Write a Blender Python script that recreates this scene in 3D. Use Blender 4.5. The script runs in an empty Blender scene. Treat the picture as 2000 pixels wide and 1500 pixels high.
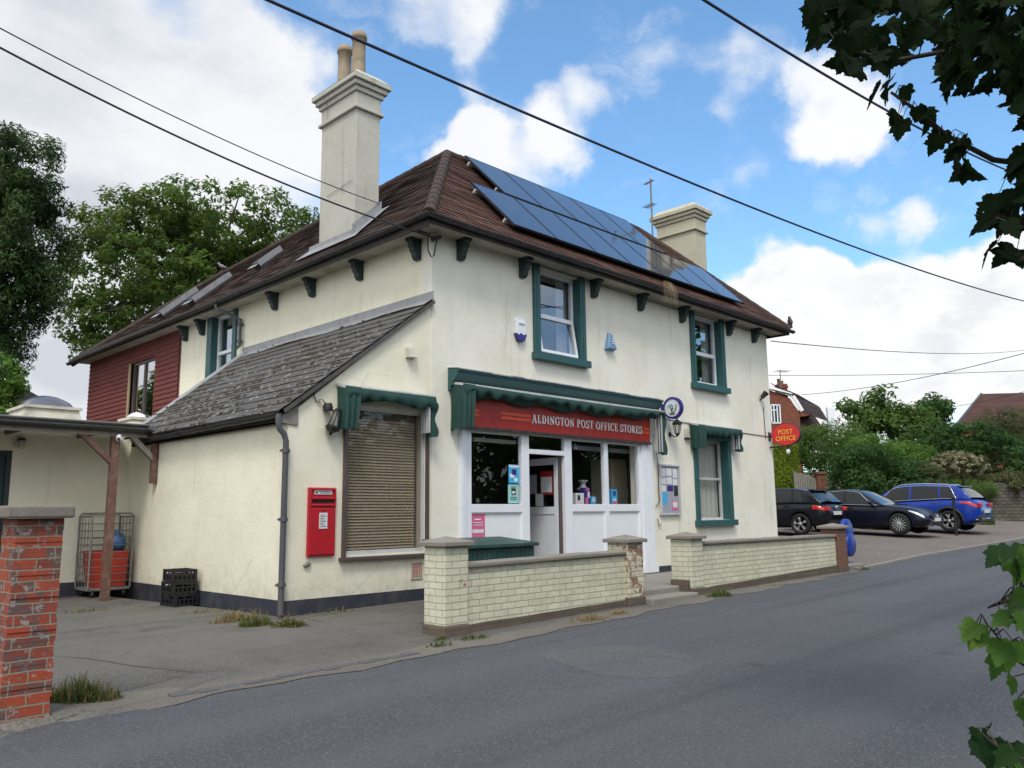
import bpy, bmesh, math, random
import numpy as np
from mathutils import Vector, Matrix
from mathutils.geometry import tessellate_polygon
R = math.radians
SC = bpy.context.scene
COL = SC.collection
random.seed(7)
rng = np.random.default_rng(11)

# ------------------------------------------------------------------ camera (solved from the building's own lines)
H, FPX = 1.45, 1604.2
YAW, PIT, ROL = 0.79436, 0.155747, -0.010536
_f = Vector((math.sin(YAW)*math.cos(PIT), math.cos(YAW)*math.cos(PIT), math.sin(PIT)))
_r = Vector((math.cos(YAW), -math.sin(YAW), 0)); _u = _r.cross(_f)
CR = _r*math.cos(ROL)+_u*math.sin(ROL); CU = -_r*math.sin(ROL)+_u*math.cos(ROL)
cam = bpy.data.cameras.new('camera'); camo = bpy.data.objects.new('camera', cam); COL.objects.link(camo)
M3 = Matrix((CR, CU, -_f)).transposed()
camo.matrix_world = Matrix.Translation((0, 0, H)) @ M3.to_4x4()
cam.sensor_width = 36; cam.lens = 36*FPX/2000; cam.clip_end = 3000; cam.clip_start = .05
SC.camera = camo

# surveying helpers: the point where a sight line meets a real plane of the place
def ray(x, y): return _f + CR*((x-1000)/FPX) - CU*((y-750)/FPX)
def onY(x, y, Y=9.4):
    d = ray(x, y); p = d*(Y/d.y); return p+Vector((0, 0, H))
def onX(x, y, X):
    d = ray(x, y); p = d*(X/d.x); return p+Vector((0, 0, H))
def far(x, y, d): return ray(x, y)*d+Vector((0, 0, H))
def FX(x, Y=9.4): return onY(x, 986, Y).x

# ------------------------------------------------------------------ terrain
_gx = [-200, -60, 0, 2.4, 5.35, 9.1, 17, 21, 29.5, 40, 70, 200, 500]
_gz = [-1.2, -.7, .03, .05, .08, .13, .215, .31, .43, .72, 1.6, 4.5, 10]
def ss(t): t = min(1, max(0, t)); return t*t*(3-2*t)
def g(x, y):
    z = float(np.interp(x, _gx, _gz))
    if y > 6.3 and 0 < x < 3.6: z += .085*math.exp(-((x-1.75)/.55)**2)*ss((y-6.32)/.16)*(1-ss((y-6.9)/.5))
    if y > 6.6:
        z += .12*ss((y-6.6)/2.6)*(1-ss((x-12)/5))
        z += .052*min(y-6.6, 9)*ss((x-17)/4)
        if y > 15: z += min(.14*(y-15), 3)*ss((x-20)/6)
    return z

# ------------------------------------------------------------------ object helpers
ROOT = {}
def tag(o, label=None, cat=None, group=None, kind=None):
    if label: o['label'] = label
    if cat: o['category'] = cat
    if group: o['group'] = group
    if kind: o['kind'] = kind
    return o
def thing(name, label, cat, loc, rz=0, group=None):
    o = bpy.data.objects.new(name, None); COL.objects.link(o)
    o.empty_display_size = .2
    o.location = loc; o.rotation_euler = (0, 0, rz)
    ROOT[o.name] = Matrix.Translation(loc) @ Matrix.Rotation(rz, 4, 'Z')
    return tag(o, label, cat, group)

class MB:
    def __init__(s): s.v = []; s.f = []; s.m = []; s.cm = 0; s.sm = []; s.smooth = False
    def add(s, vs, fs):
        n = len(s.v); s.v += [tuple(p) for p in vs]
        for f in fs:
            s.f.append([i+n for i in f]); s.m.append(s.cm); s.sm.append(s.smooth)
        return s
    def quad(s, a, b, c, d): return s.add([a, b, c, d], [(0, 1, 2, 3)])
    def poly(s, pts): return s.add(pts, [tuple(range(len(pts)))])
    def box(s, x0, x1, y0, y1, z0, z1):
        v = [(x, y, z) for z in (z0, z1) for y in (y0, y1) for x in (x0, x1)]
        return s.add(v, [(0, 2, 3, 1), (4, 5, 7, 6), (0, 1, 5, 4), (2, 6, 7, 3), (0, 4, 6, 2), (1, 3, 7, 5)])
    def bar(s, a, b, w, h, up=(0, 0, 1)):
        a, b = Vector(a), Vector(b); t = (b-a).normalized(); up = Vector(up)
        if abs(t.dot(up)) > .98: up = Vector((1, 0, 0))
        n = t.cross(up).normalized(); u = n.cross(t)
        v = [p+n*(i*w/2)+u*(j*h/2) for p in (a, b) for i, j in ((-1, -1), (1, -1), (1, 1), (-1, 1))]
        return s.add(v, [(3, 2, 1, 0), (4, 5, 6, 7), (0, 1, 5, 4), (1, 2, 6, 5), (2, 3, 7, 6), (3, 0, 4, 7)])
    def tube(s, pts, r, n=8, closed=False, caps=True, smooth=True):
        pts = [Vector(p) for p in pts]; k = len(pts)
        rs = r if isinstance(r, (list, tuple)) else [r]*k
        vs = []; prev = None
        for i, p in enumerate(pts):
            t = (pts[(i+1) % k]-pts[i-1]) if closed else (pts[min(i+1, k-1)]-pts[max(i-1, 0)])
            t = t.normalized() if t.length > 1e-9 else Vector((0, 0, 1))
            if prev is None:
                a = Vector((0, 0, 1)) if abs(t.z) < .9 else Vector((1, 0, 0))
                prev = t.cross(a).normalized()
            nn = prev-t*prev.dot(t); nn.normalize(); prev = nn; b = t.cross(nn)
            vs += [p+(nn*math.cos(2*math.pi*j/n)+b*math.sin(2*math.pi*j/n))*rs[i] for j in range(n)]
        fs = []
        for i in range(k if closed else k-1):
            for j in range(n):
                a, b = i*n, ((i+1) % k)*n
                fs.append((a+j, a+(j+1) % n, b+(j+1) % n, b+j))
        q = s.smooth; s.smooth = smooth; s.add(vs, fs); s.smooth = False
        if caps and not closed:
            s.add(vs[:n][::-1], [tuple(range(n))]); s.add(vs[-n:], [tuple(range(n))])
        s.smooth = q; return s
    def lathe(s, prof, c=(0, 0, 0), axis='z', n=20, smooth=True, cap=True):
        vs = []; c = Vector(c)
        def pt(r, h, a):
            x, y = r*math.cos(a), r*math.sin(a)
            return c+(Vector((x, y, h)) if axis == 'z' else Vector((x, h, y)) if axis == 'y' else Vector((h, x, y)))
        for r, h in prof: vs += [pt(r, h, 2*math.pi*j/n) for j in range(n)]
        fs = [(i*n+j, i*n+(j+1) % n, (i+1)*n+(j+1) % n, (i+1)*n+j) for i in range(len(prof)-1) for j in range(n)]
        q = s.smooth; s.smooth = smooth; s.add(vs, fs); s.smooth = False
        if cap: s.add(vs[:n], [tuple(range(n))[::-1]]); s.add(vs[-n:], [tuple(range(n))])
        s.smooth = q; return s
    def prism(s, poly, o, u, v, d):
        """2-D outline (may be concave) laid in plane o+u*a+v*b and pushed by vector d"""
        o, u, v, d = map(Vector, (o, u, v, d))
        P = [o+u*a+v*b for a, b in poly]; n = len(P)
        tri = tessellate_polygon([P])
        s.add(P+[p+d for p in P], [tuple(t) for t in tri]+[tuple(i+n for i in t)[::-1] for t in tri]
              + [(i, (i+1) % n, (i+1) % n+n, i+n) for i in range(n)])
        return s
    def panel(s, outer, holes, o, u, v, d):
        """wall slab with openings: outline + holes in the plane, thickness vector d (into the wall)"""
        o, u, v, d = map(Vector, (o, u, v, d))
        L = [[o+u*a+v*b for a, b in p] for p in [outer]+holes]
        flat = [p for l in L for p in l]; n = len(flat)
        tri = tessellate_polygon(L); fs = [tuple(t) for t in tri]+[tuple(i+n for i in t)[::-1] for t in tri]
        k = 0
        for l in L:
            m = len(l); fs += [(k+i, k+(i+1) % m, k+(i+1) % m+n, k+i+n) for i in range(m)]; k += m
        return s.add(flat+[p+d for p in flat], fs)
    def merge(s, o, mat):
        n = len(s.v); s.v += [tuple(mat @ Vector(p)) for p in o.v]
        s.f += [[i+n for i in f] for f in o.f]; s.m += o.m; s.sm += o.sm; return s
    def build(s, name, mat, parent=None, local=False, origin=None, recalc=True, bevel=0, smooth=None, uv=True):
        vs = np.array(s.v, dtype=float).reshape(-1, 3)
        Mi = None
        if parent is not None:
            Mi = ROOT[parent.name]
        elif origin is not None:
            Mi = Matrix.Translation(origin)
        wv = vs
        if Mi is not None and not local:
            I = np.array(Mi.inverted()); vs = vs @ I[:3, :3].T+I[:3, 3]
        me = bpy.data.meshes.new(name); me.from_pydata(vs.tolist(), [], s.f)
        mats = mat if isinstance(mat, (list, tuple)) else [mat]
        for m in mats: me.materials.append(m)
        if len(mats) > 1: me.polygons.foreach_set('material_index', s.m)
        sm = [smooth]*len(s.f) if smooth is not None else s.sm
        if recalc:
            bm = bmesh.new(); bm.from_mesh(me)
            bmesh.ops.remove_doubles(bm, verts=bm.verts, dist=1e-5) if recalc == 'weld' else None
            bmesh.ops.recalc_face_normals(bm, faces=bm.faces); bm.to_mesh(me); bm.free()
        if len(sm) == len(me.polygons): me.polygons.foreach_set('use_smooth', sm)
        if uv: box_uv(me)
        o = bpy.data.objects.new(name, me); COL.objects.link(o)
        if parent is not None:
            o.parent = parent; ROOT[o.name] = Mi
        elif origin is not None: o.location = origin; ROOT[o.name] = Mi
        else: ROOT[o.name] = Matrix.Identity(4)
        if bevel:
            b = o.modifiers.new('bevel', 'BEVEL'); b.width = bevel; b.segments = 2; b.limit_method = 'ANGLE'; b.angle_limit = R(40)
        return o

def box_uv(me):
    """metres along each face: u runs level, v runs up the face"""
    n = len(me.polygons)
    if not n: return
    nor = np.zeros(n*3); me.polygons.foreach_get('normal', nor); nor = nor.reshape(-1, 3)
    tot = np.zeros(n, dtype=int); me.polygons.foreach_get('loop_total', tot)
    lv = np.zeros(len(me.loops), dtype=int); me.loops.foreach_get('vertex_index', lv)
    co = np.zeros(len(me.vertices)*3); me.vertices.foreach_get('co', co); co = co.reshape(-1, 3)
    u = np.stack([-nor[:, 1], nor[:, 0], np.zeros(n)], 1); l = np.linalg.norm(u, axis=1)
    flat = l < .15; u[flat] = (1, 0, 0); l[flat] = 1; u /= l[:, None]
    v = np.cross(nor, u); v[flat] = (0, 1, 0)
    U = np.repeat(u, tot, 0); V = np.repeat(v, tot, 0); P = co[lv]
    w = np.stack([(P*U).sum(1), (P*V).sum(1)], 1)
    lay = me.uv_layers.new(name='UVMap'); lay.data.foreach_set('uv', w.ravel())

def leaf_mesh(name, V, Fq, mat, parent, origin=None):
    """big leaf meshes straight from arrays"""
    Mi = ROOT[parent.name] if parent is not None else Matrix.Translation(origin or (0, 0, 0))
    I = np.array(Mi.inverted()); V = V @ I[:3, :3].T+I[:3, 3]
    me = bpy.data.meshes.new(name); n, k = Fq.shape
    me.vertices.add(len(V)); me.vertices.foreach_set('co', V.astype(np.float32).ravel())
    me.loops.add(n*k); me.loops.foreach_set('vertex_index', Fq.astype(np.int32).ravel())
    me.polygons.add(n); me.polygons.foreach_set('loop_start', np.arange(n, dtype=np.int32)*k)
    me.update(calc_edges=True); me.materials.append(mat)
    o = bpy.data.objects.new(name, me); COL.objects.link(o)
    if parent is not None: o.parent = parent
    else: o.location = Mi.translation
    ROOT[o.name] = Mi
    return o

def unit(a): return a/np.maximum(np.linalg.norm(a, axis=-1, keepdims=True), 1e-9)
def leaf_quads(C, N, size, aspect=.55, droop=0.0):
    """pointed leaf blades centred at C facing N"""
    n = len(C); T = unit(np.cross(N, rng.normal(size=(n, 3))))
    if droop: T = unit(T+np.array([0, 0, -droop])); T = unit(T-N*(T*N).sum(1)[:, None])
    B = np.cross(N, T); s = (size*rng.uniform(.65, 1.35, n))[:, None]
    V = np.stack([C-T*s*.5, C+B*s*aspect*.5+N*s*.08, C+T*s*.55, C-B*s*aspect*.5+N*s*.08], 1)
    return V.reshape(-1, 3), np.arange(4*n).reshape(-1, 4)
def crown(lumps, nclump, rc, nleaf, size, flat=.8, up=.3, aspect=.55, droop=0., inner=.35):
    """leaves in clumps spread over/through ellipsoid lumps [(c, r(3))]"""
    w = np.array([l[1][0]*l[1][1]+l[1][2]*l[1][0] for l in lumps]); w = w/w.sum()
    idx = rng.choice(len(lumps), nclump, p=w)
    Lc = np.array([l[0] for l in lumps], float)[idx]; Lr = np.array([l[1] for l in lumps], float)[idx]
    d = unit(rng.normal(size=(nclump, 3))); rad = np.where(rng.random(nclump) < inner, rng.uniform(.25, .8, nclump), rng.uniform(.82, 1.04, nclump))
    cc = Lc+d*Lr*rad[:, None]; out = unit(d/Lr)
    rcl = rc*rng.uniform(.6, 1.35, nclump)
    per = np.maximum(3, (nleaf/nclump*(rcl/rc)**2)).astype(int); k = np.repeat(np.arange(nclump), per)
    e = unit(rng.normal(size=(len(k), 3))); rr = rcl[k]*rng.uniform(.25, 1, len(k))**.5
    off = e*rr[:, None]; off[:, 2] *= flat
    C = cc[k]+off
    N = unit(e*.6+out[k]*.6+np.array([0, 0, up])+rng.normal(size=(len(k), 3))*.45)
    return leaf_quads(C, N, size, aspect, droop)
# ------------------------------------------------------------------ materials
class NT:
    def __init__(s, name):
        s.m = bpy.data.materials.new(name); s.m.use_nodes = True; s.t = s.m.node_tree
        s.b = s.t.nodes['Principled BSDF']; s.out = s.t.nodes['Material Output']
        s.uv = s.t.nodes.new('ShaderNodeUVMap').outputs[0]
        s.ob = s.t.nodes.new('ShaderNodeTexCoord').outputs['Object']
    def n(s, typ, ins=None, **kw):
        x = s.t.nodes.new(typ)
        for k, v in kw.items(): setattr(x, k, v)
        for k, v in (ins or {}).items():
            i = x.inputs[k]
            if hasattr(v, 'is_linked') or isinstance(v, bpy.types.NodeSocket): s.t.links.new(v, i)
            else: i.default_value = v
        return x
    def link(s, a, b): s.t.links.new(a, b)
    def map(s, vec, sc=(1, 1, 1), loc=(0, 0, 0), rot=(0, 0, 0)):
        return s.n('ShaderNodeMapping', {'Vector': vec, 'Scale': sc, 'Location': loc, 'Rotation': rot}).outputs[0]
    def noise(s, vec, scale, detail=4, rough=.55, dist=0.):
        return s.n('ShaderNodeTexNoise', {'Vector': vec, 'Scale': scale, 'Detail': detail, 'Roughness': rough, 'Distortion': dist}).outputs[0]
    def ramp(s, fac, lo, hi, a=0., b=1.):
        x = s.n('ShaderNodeMapRange', {'Value': fac, 'From Min': lo, 'From Max': hi, 'To Min': a, 'To Max': b}); x.interpolation_type = 'SMOOTHSTEP'
        return x.outputs[0]
    def mix(s, fac, a, b, mode='MIX'):
        x = s.t.nodes.new('ShaderNodeMix'); x.data_type = 'RGBA'; x.blend_type = mode
        for i, v in ((0, fac), (6, a), (7, b)):
            if isinstance(v, bpy.types.NodeSocket): s.link(v, x.inputs[i])
            else: x.inputs[i].default_value = (v if i == 0 else (*v, 1) if len(v) == 3 else v)
        return x.outputs[2]
    def mth(s, op, a, b=0.):
        x = s.t.nodes.new('ShaderNodeMath'); x.operation = op
        for i, v in ((0, a), (1, b)):
            if isinstance(v, bpy.types.NodeSocket): s.link(v, x.inputs[i])
            else: x.inputs[i].default_value = v
        return x.outputs[0]
    def bump(s, h, strength=.3, dist=.01, normal=None):
        x = s.n('ShaderNodeBump', {'Height': h, 'Strength': strength, 'Distance': dist})
        if normal is not None: s.link(normal, x.inputs['Normal'])
        return x.outputs[0]
    def fin(s, col=None, rough=.7, spec=None, normal=None, **kw):
        if col is not None:
            if isinstance(col, bpy.types.NodeSocket): s.link(col, s.b.inputs['Base Color'])
            else: s.b.inputs['Base Color'].default_value = (*col, 1)
        if isinstance(rough, bpy.types.NodeSocket): s.link(rough, s.b.inputs['Roughness'])
        else: s.b.inputs['Roughness'].default_value = rough
        if spec is not None: s.b.inputs['Specular IOR Level'].default_value = spec
        if normal is not None: s.link(normal, s.b.inputs['Normal'])
        for k, v in kw.items(): s.b.inputs[k.replace('_', ' ')].default_value = v
        return s.m

def paint(name, col, rough=.45, var=.12, dirt=None, scale=3., bump=.05, **kw):
    t = NT(name); a = t.noise(t.ob, scale, 5, .6); c2 = tuple(x*(1-var*2.2) for x in col) if dirt is None else dirt
    c = t.mix(t.ramp(a, .42, .75, 0, .75), col, c2)
    nb = t.noise(t.ob, 60, 3)
    return t.fin(c, t.ramp(a, .2, .8, rough*.85, min(1, rough*1.2)), normal=t.bump(nb, bump, .004), **kw)

def render_wall(name, col, streak=.5, grime=(.30, .29, .25), gscale=.9, splash=0):
    t = NT(name)
    big = t.noise(t.uv, gscale, 5, .62, .4); fine = t.noise(t.uv, 38, 4, .7)
    st = t.noise(t.map(t.uv, (5.5, .35, 1)), 1.0, 5, .6); st2 = t.noise(t.map(t.uv, (26, .8, 1)), 1., 3, .6)
    c = t.mix(t.ramp(big, .35, .75), col, tuple(x*y for x, y in zip(col, (.90, .89, .86))))
    f = t.mth('MULTIPLY', t.ramp(st, .52, .78), t.ramp(big, .35, .65))
    f = t.mth('ADD', t.mth('MULTIPLY', f, streak*.8), t.mth('MULTIPLY', t.ramp(st2, .6, .82), streak*.22))
    c = t.mix(f, c, grime)
    blot = t.noise(t.uv, 2.6, 6, .7, .5)
    c = t.mix(t.ramp(blot, .6, .8, 0, streak*.55), c, grime)
    sp = t.noise(t.uv, 9, 3, .7)
    c = t.mix(t.ramp(sp, .70, .76, 0, .35), c, grime)
    if splash:
        vv = t.n('ShaderNodeSeparateXYZ', {0: t.uv}).outputs[1]; sp_ = t.mth('MULTIPLY', t.ramp(t.mth('ADD', vv, t.mth('MULTIPLY', t.noise(t.map(t.uv, (2.2, .6, 1)), 1., 5, .65), .9)), 1.15, .45), t.ramp(t.noise(t.uv, 7, 5, .7), .35, .65, .25, 1.))
        c = t.mix(t.mth('MULTIPLY', sp_, .55), c, (.36, .345, .27))
    # hairline cracks, kept faint and sparse
    vo = t.n('ShaderNodeTexVoronoi', {'Vector': t.mix(.12, t.uv, t.n('ShaderNodeTexNoise', {'Vector': t.uv, 'Scale': 2.5, 'Detail': 4.}).outputs[1]), 'Scale': .55}, feature='DISTANCE_TO_EDGE').outputs['Distance']
    cr = t.mth('MULTIPLY', t.ramp(vo, .0, .006, 1, 0), t.ramp(t.noise(t.uv, .8, 2), .5, .62))
    c = t.mix(t.mth('MULTIPLY', cr, .22), c, (.2, .18, .14))
    h = t.mth('ADD', fine, t.mth('MULTIPLY', t.noise(t.uv, 5, 4), 1.6))
    return t.fin(c, .88, .25, t.bump(h, .55, .008))

def brick_mat(name, colA, colB, mortar, w=.225, h=.075, m=.011, patchy=None, dirt=.3, squash=1., bumpd=.012, dirtcol=(.12, .10, .08), chips=.0, chipcol=(.22, .10, .07)):
    t = NT(name)
    uvn = t.n('ShaderNodeVectorMath', {0: t.uv, 1: t.n('ShaderNodeVectorMath', {0: t.n('ShaderNodeTexNoise', {'Vector': t.uv, 'Scale': 13., 'Detail': 3.}).outputs[1], 'Scale': .014}, operation='SCALE').outputs[0]}, operation='ADD').outputs[0]
    b = t.n('ShaderNodeTexBrick', {'Vector': uvn, 'Color1': (0, 0, 0, 1), 'Color2': (1, 1, 1, 1), 'Mortar': (.5, .5, .5, 1), 'Scale': 1., 'Mortar Size': m/2, 'Mortar Smooth': .25, 'Bias': 0., 'Brick Width': w, 'Row Height': h}, offset=.5)
    rnd = t.n('ShaderNodeSeparateColor', {0: b.outputs[0]}).outputs[0]
    c = t.mix(rnd, colA, colB)
    chip = t.noise(t.uv, 21, 4, .7); c = t.mix(t.ramp(chip, .69, .73, 0, chips), c, chipcol)
    n1 = t.noise(t.uv, 14, 5, .65); c = t.mix(t.ramp(n1, .45, .75, 0, .4), c, tuple(x*.6 for x in colA))
    if patchy:
        p = t.noise(t.uv, 5.5, 5, .7, .3)
        f = t.mth('MULTIPLY', t.ramp(p, patchy[1], patchy[1]+.05), t.ramp(t.mth('ADD', rnd, t.noise(t.uv, 1.5, 2)), .55, .9))
        c = t.mix(f, c, patchy[0])
        if len(patchy) > 2:
            p2 = t.noise(t.uv, 11, 6, .75); c = t.mix(t.ramp(p2, patchy[3], patchy[3]+.06, 0, .85), c, patchy[2])
    c = t.mix(b.outputs['Fac'], c, mortar)
    d = t.noise(t.uv, 1.6, 6, .7); c = t.mix(t.ramp(d, .42, .78, 0, dirt), c, dirtcol); d2 = t.noise(t.uv, 6, 5, .7); c = t.mix(t.ramp(d2, .58, .74, 0, dirt), c, dirtcol)
    hgt = t.mth('ADD', t.mth('MULTIPLY', b.outputs['Fac'], -1.), t.mth('MULTIPLY', t.noise(t.uv, 40, 4, .7), .35))
    return t.fin(c, .85, .25, t.bump(hgt, .9, bumpd))

def tile_mat(name, cA, cB, cC, w=.165, h=.1, lich=.25, lcol=(.24, .22, .17), row=True):
    t = NT(name)
    b = t.n('ShaderNodeTexBrick', {'Vector': t.uv, 'Color1': (0, 0, 0, 1), 'Color2': (1, 1, 1, 1), 'Mortar': (.5, .5, .5, 1), 'Scale': 1., 'Mortar Size': .004, 'Mortar Smooth': .2, 'Bias': 0., 'Brick Width': w, 'Row Height': h}, offset=.5)
    rnd = t.n('ShaderNodeSeparateColor', {0: b.outputs[0]}).outputs[0]
    c = t.mix(rnd, cA, cB); n1 = t.noise(t.uv, .7, 4, .6); c = t.mix(t.ramp(n1, .4, .7), c, cC)
    n2 = t.noise(t.uv, 16, 6, .72); c = t.mix(t.ramp(n2, .62, .72, 0, lich), c, lcol)
    n3 = t.noise(t.uv, 5, 5, .7); c = t.mix(t.ramp(n3, .55, .7, 0, .6), c, tuple(x*.35 for x in cA))
    c = t.mix(b.outputs['Fac'], c, tuple(x*.25 for x in cA))
    hgt = t.mth('ADD', t.mth('ADD', t.mth('MULTIPLY', b.outputs['Fac'], -1.), t.mth('MULTIPLY', rnd, .6)), t.mth('MULTIPLY', n2, .6))
    return t.fin(c, .82, .3, t.bump(hgt, .8, .012))

def leafm(name, cA, cB, cC=None, trans=.45, rough=.6, spec=.14):
    t = NT(name); isl = t.n('ShaderNodeNewGeometry').outputs['Random Per Island']
    c = t.mix(isl, cA, cB); n = t.noise(t.ob, .9, 3); c = t.mix(t.ramp(n, .38, .66), c, cC or tuple(x*.62 for x in cA))
    t.fin(c, rough, spec)
    tr = t.n('ShaderNodeBsdfTranslucent', {'Color': t.mix(.5, c, tuple(min(1, x*2.2) for x in cB))}).outputs[0]
    mx = t.n('ShaderNodeMixShader', {0: trans, 1: t.b.outputs[0], 2: tr}); t.link(mx.outputs[0], t.out.inputs[0]); return t.m

def glassm(name, tint=(1, 1, 1), refl=1.0, dust=0.0, rough=0.0, ior=1.5):
    t = NT(name); ge = t.n('ShaderNodeNewGeometry'); dt = t.mth('ABSOLUTE', t.n('ShaderNodeVectorMath', {0: ge.outputs['Incoming'], 1: ge.outputs['Normal']}, operation='DOT_PRODUCT').outputs['Value'])
    fr = t.mth('ADD', t.mth('MULTIPLY', t.mth('POWER', t.mth('SUBTRACT', 1., dt), 5.), .96), .04)
    f = t.mth('MINIMUM', t.mth('MULTIPLY', fr, refl), 1.)
    gl = t.n('ShaderNodeBsdfGlossy', {'Roughness': rough, 'Color': (.95, .97, 1, 1)})
    if rough == 0: t.link(t.bump(t.noise(t.ob, 2.2, 1), .03, .02), gl.inputs['Normal'])
    tp = t.n('ShaderNodeBsdfTransparent', {'Color': (*tint, 1)})
    mx = t.n('ShaderNodeMixShader', {0: f, 1: tp.outputs[0], 2: gl.outputs[0]})
    o = mx.outputs[0]
    if dust:
        df = t.n('ShaderNodeBsdfDiffuse', {'Color': (.35, .33, .28, 1)}); n = t.ramp(t.noise(t.map(t.ob, (1, 1, 1)), 5, 6, .75), .35, .8, dust*.4, dust)
        o = t.n('ShaderNodeMixShader', {0: n, 1: o, 2: df.outputs[0]}).outputs[0]
    t.link(o, t.out.inputs[0]); return t.m

def flat(name, col, rough=.6, **kw):
    t = NT(name); n = t.noise(t.ob, 25, 3)
    return t.fin(t.mix(t.ramp(n, .3, .8, 0, .25), col, tuple(x*.8 for x in col)), rough, **kw)

K = {}
K['facade'] = render_wall('cream_render', (.775, .75, .655), .46)
K['lean'] = render_wall('warm_cream_render', (.79, .75, .61), .42, splash=1)
K['sidewall'] = render_wall('side_cream_render', (.81, .765, .605), .40, splash=1)
K['chimney'] = render_wall('grey_render', (.47, .455, .40), .95, (.14, .13, .11), 1.4)
K['chimney2'] = render_wall('mossy_render', (.46, .43, .33), .95, (.13, .13, .085), 1.6)
K['plinth'] = paint('navy_plinth', (.028, .030, .044), .7, dirt=(.075, .07, .065), scale=4)
K['teal'] = paint('teal_paint', (.020, .085, .085), .45, dirt=(.035, .075, .085), scale=3)
K['bracket'] = paint('dark_teal_paint', (.014, .032, .034), .5, dirt=(.022, .038, .04), scale=6)
K['upvc'] = paint('white_upvc', (.74, .76, .80), .3, var=.03, bump=.01, scale=2)
K['alu'] = paint('aluminium', (.50, .50, .50), .45, var=.15, bump=.02)
K['bare'] = paint('bare_render_cream', (.55, .52, .42), .8, var=.2)
K['awning'] = paint('green_awning', (.009, .047, .038), .85, dirt=(.032, .075, .062), bump=.3, scale=6)
K['gutter'] = paint('black_gutter', (.016, .015, .017), .5, dirt=(.05, .045, .04), scale=5)
K['pipe'] = paint('grey_pipe', (.075, .075, .085), .5, dirt=(.13, .12, .11), scale=4)
K['fascia'] = paint('dark_fascia', (.028, .022, .019), .65, dirt=(.08, .065, .05), scale=5)
K['soffit'] = paint('pale_soffit', (.42, .39, .32), .8, var=.2)
K['lead'] = paint('lead', (.25, .255, .265), .55, dirt=(.16, .16, .17), scale=6, bump=.3)
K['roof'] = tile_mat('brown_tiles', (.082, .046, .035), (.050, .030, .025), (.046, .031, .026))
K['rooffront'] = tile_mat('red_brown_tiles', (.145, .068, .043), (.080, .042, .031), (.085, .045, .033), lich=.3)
K['ridge'] = tile_mat('ridge_tiles', (.062, .036, .028), (.050, .031, .026), (.048, .036, .030), .3, .3, .4)
K['slate'] = tile_mat('slates', (.100, .096, .092), (.078, .076, .074), (.085, .076, .066), .3, .6, .55, (.33, .32, .28))
K['moss'] = flat('moss', (.045, .036, .026), .95)
K['lichen'] = flat('lichen', (.25, .245, .22), .95)
K['cladding'] = tile_mat('red_tile_hanging', (.185, .052, .044), (.165, .046, .040), (.15, .044, .038), .165, .115, .12, (.22, .1, .09))
K['wood'] = paint('brown_wood', (.12, .055, .038), .7, dirt=(.22, .17, .13), scale=9, bump=.3)
K['paleWood'] = paint('pale_timber', (.36, .26, .14), .7, var=.15)
K['greyWood'] = paint('grey_wood', (.22, .205, .175), .8, dirt=(.12, .11, .095), scale=9, bump=.4)
K['winBrown'] = paint('brown_frame', (.085, .06, .055), .5)
K['signred'] = paint('red_signboard', (.34, .020, .010), .4, var=.12, bump=.02)
K['orange'] = flat('orange_stripe', (.62, .075, .02), .45)
K['white'] = flat('white_lettering', (.80, .80, .80), .5)
K['black'] = flat('black_plastic', (.012, .012, .013), .5)
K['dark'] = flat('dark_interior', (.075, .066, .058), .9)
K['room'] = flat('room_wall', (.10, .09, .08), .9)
K['red'] = paint('pillar_box_red', (.42, .012, .022), .35, var=.12, scale=7, bump=.04)
K['yellow'] = flat('yellow_lettering', (.85, .52, .03), .5)
K['ovalred'] = flat('oval_red', (.60, .025, .030), .4)
K['blue'] = flat('blue_plastic', (.012, .035, .26), .4)
K['navyring'] = flat('navy_ring', (.030, .022, .19), .4)
K['glass'] = glassm('window_glass', refl=.8)
K['glass_up'] = glassm('double_glazing', refl=3.2)
K['dirtyglass'] = glassm('dirty_glass', (.93, .91, .88), .7, .13)
K['lampglass'] = glassm('lamp_glass', (.8, .8, .8), .8, .1)
K['blind'] = flat('blind_slats', (.42, .355, .265), .6)
K['net'] = flat('net_curtain', (.42, .42, .38), .9)
K['curtain'] = flat('pale_curtain', (.50, .50, .52), .9)
K['metal'] = paint('galvanised_steel', (.17, .165, .155), .5, var=.2, dirt=(.10, .075, .06), scale=12)
K['cap'] = render_wall('concrete_cap', (.235, .215, .185), .9, (.10, .095, .08), 3)
K['concrete'] = render_wall('concrete', (.24, .225, .195), .8, (.11, .10, .085), 1.5)
K['cream_brick'] = brick_mat('painted_brick', (.655, .635, .49), (.585, .565, .43), (.37, .35, .26), .235, .075, .010, patchy=None, dirt=.5, dirtcol=(.27, .25, .18), chips=.7, chipcol=(.30, .24, .17))
K['cream_brick_worn'] = brick_mat('worn_painted_brick', (.64, .615, .48), (.58, .56, .42), (.34, .31, .23), .235, .075, .012, patchy=((.27, .125, .09), .50), dirt=.4, dirtcol=(.24, .20, .14))
K['cream_brick_chipped'] = brick_mat('chipped_painted_brick', (.655, .635, .49), (.585, .565, .43), (.37, .35, .26), .235, .075, .010, patchy=((.30, .13, .095), .60), dirt=.45, dirtcol=(.25, .23, .16), chips=.8)
K['base_brick'] = brick_mat('grimy_brick', (.15, .11, .085), (.10, .08, .068), (.11, .10, .085), .235, .075, .012, dirt=.6, dirtcol=(.10, .11, .06))
K['red_brick'] = brick_mat('weathered_red_brick', (.37, .072, .034), (.19, .055, .042), (.27, .235, .185), .225, .075, .012, patchy=((.125, .080, .070), .47, (.36, .31, .285), .55), dirt=.35, dirtcol=(.08, .055, .05))
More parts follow.
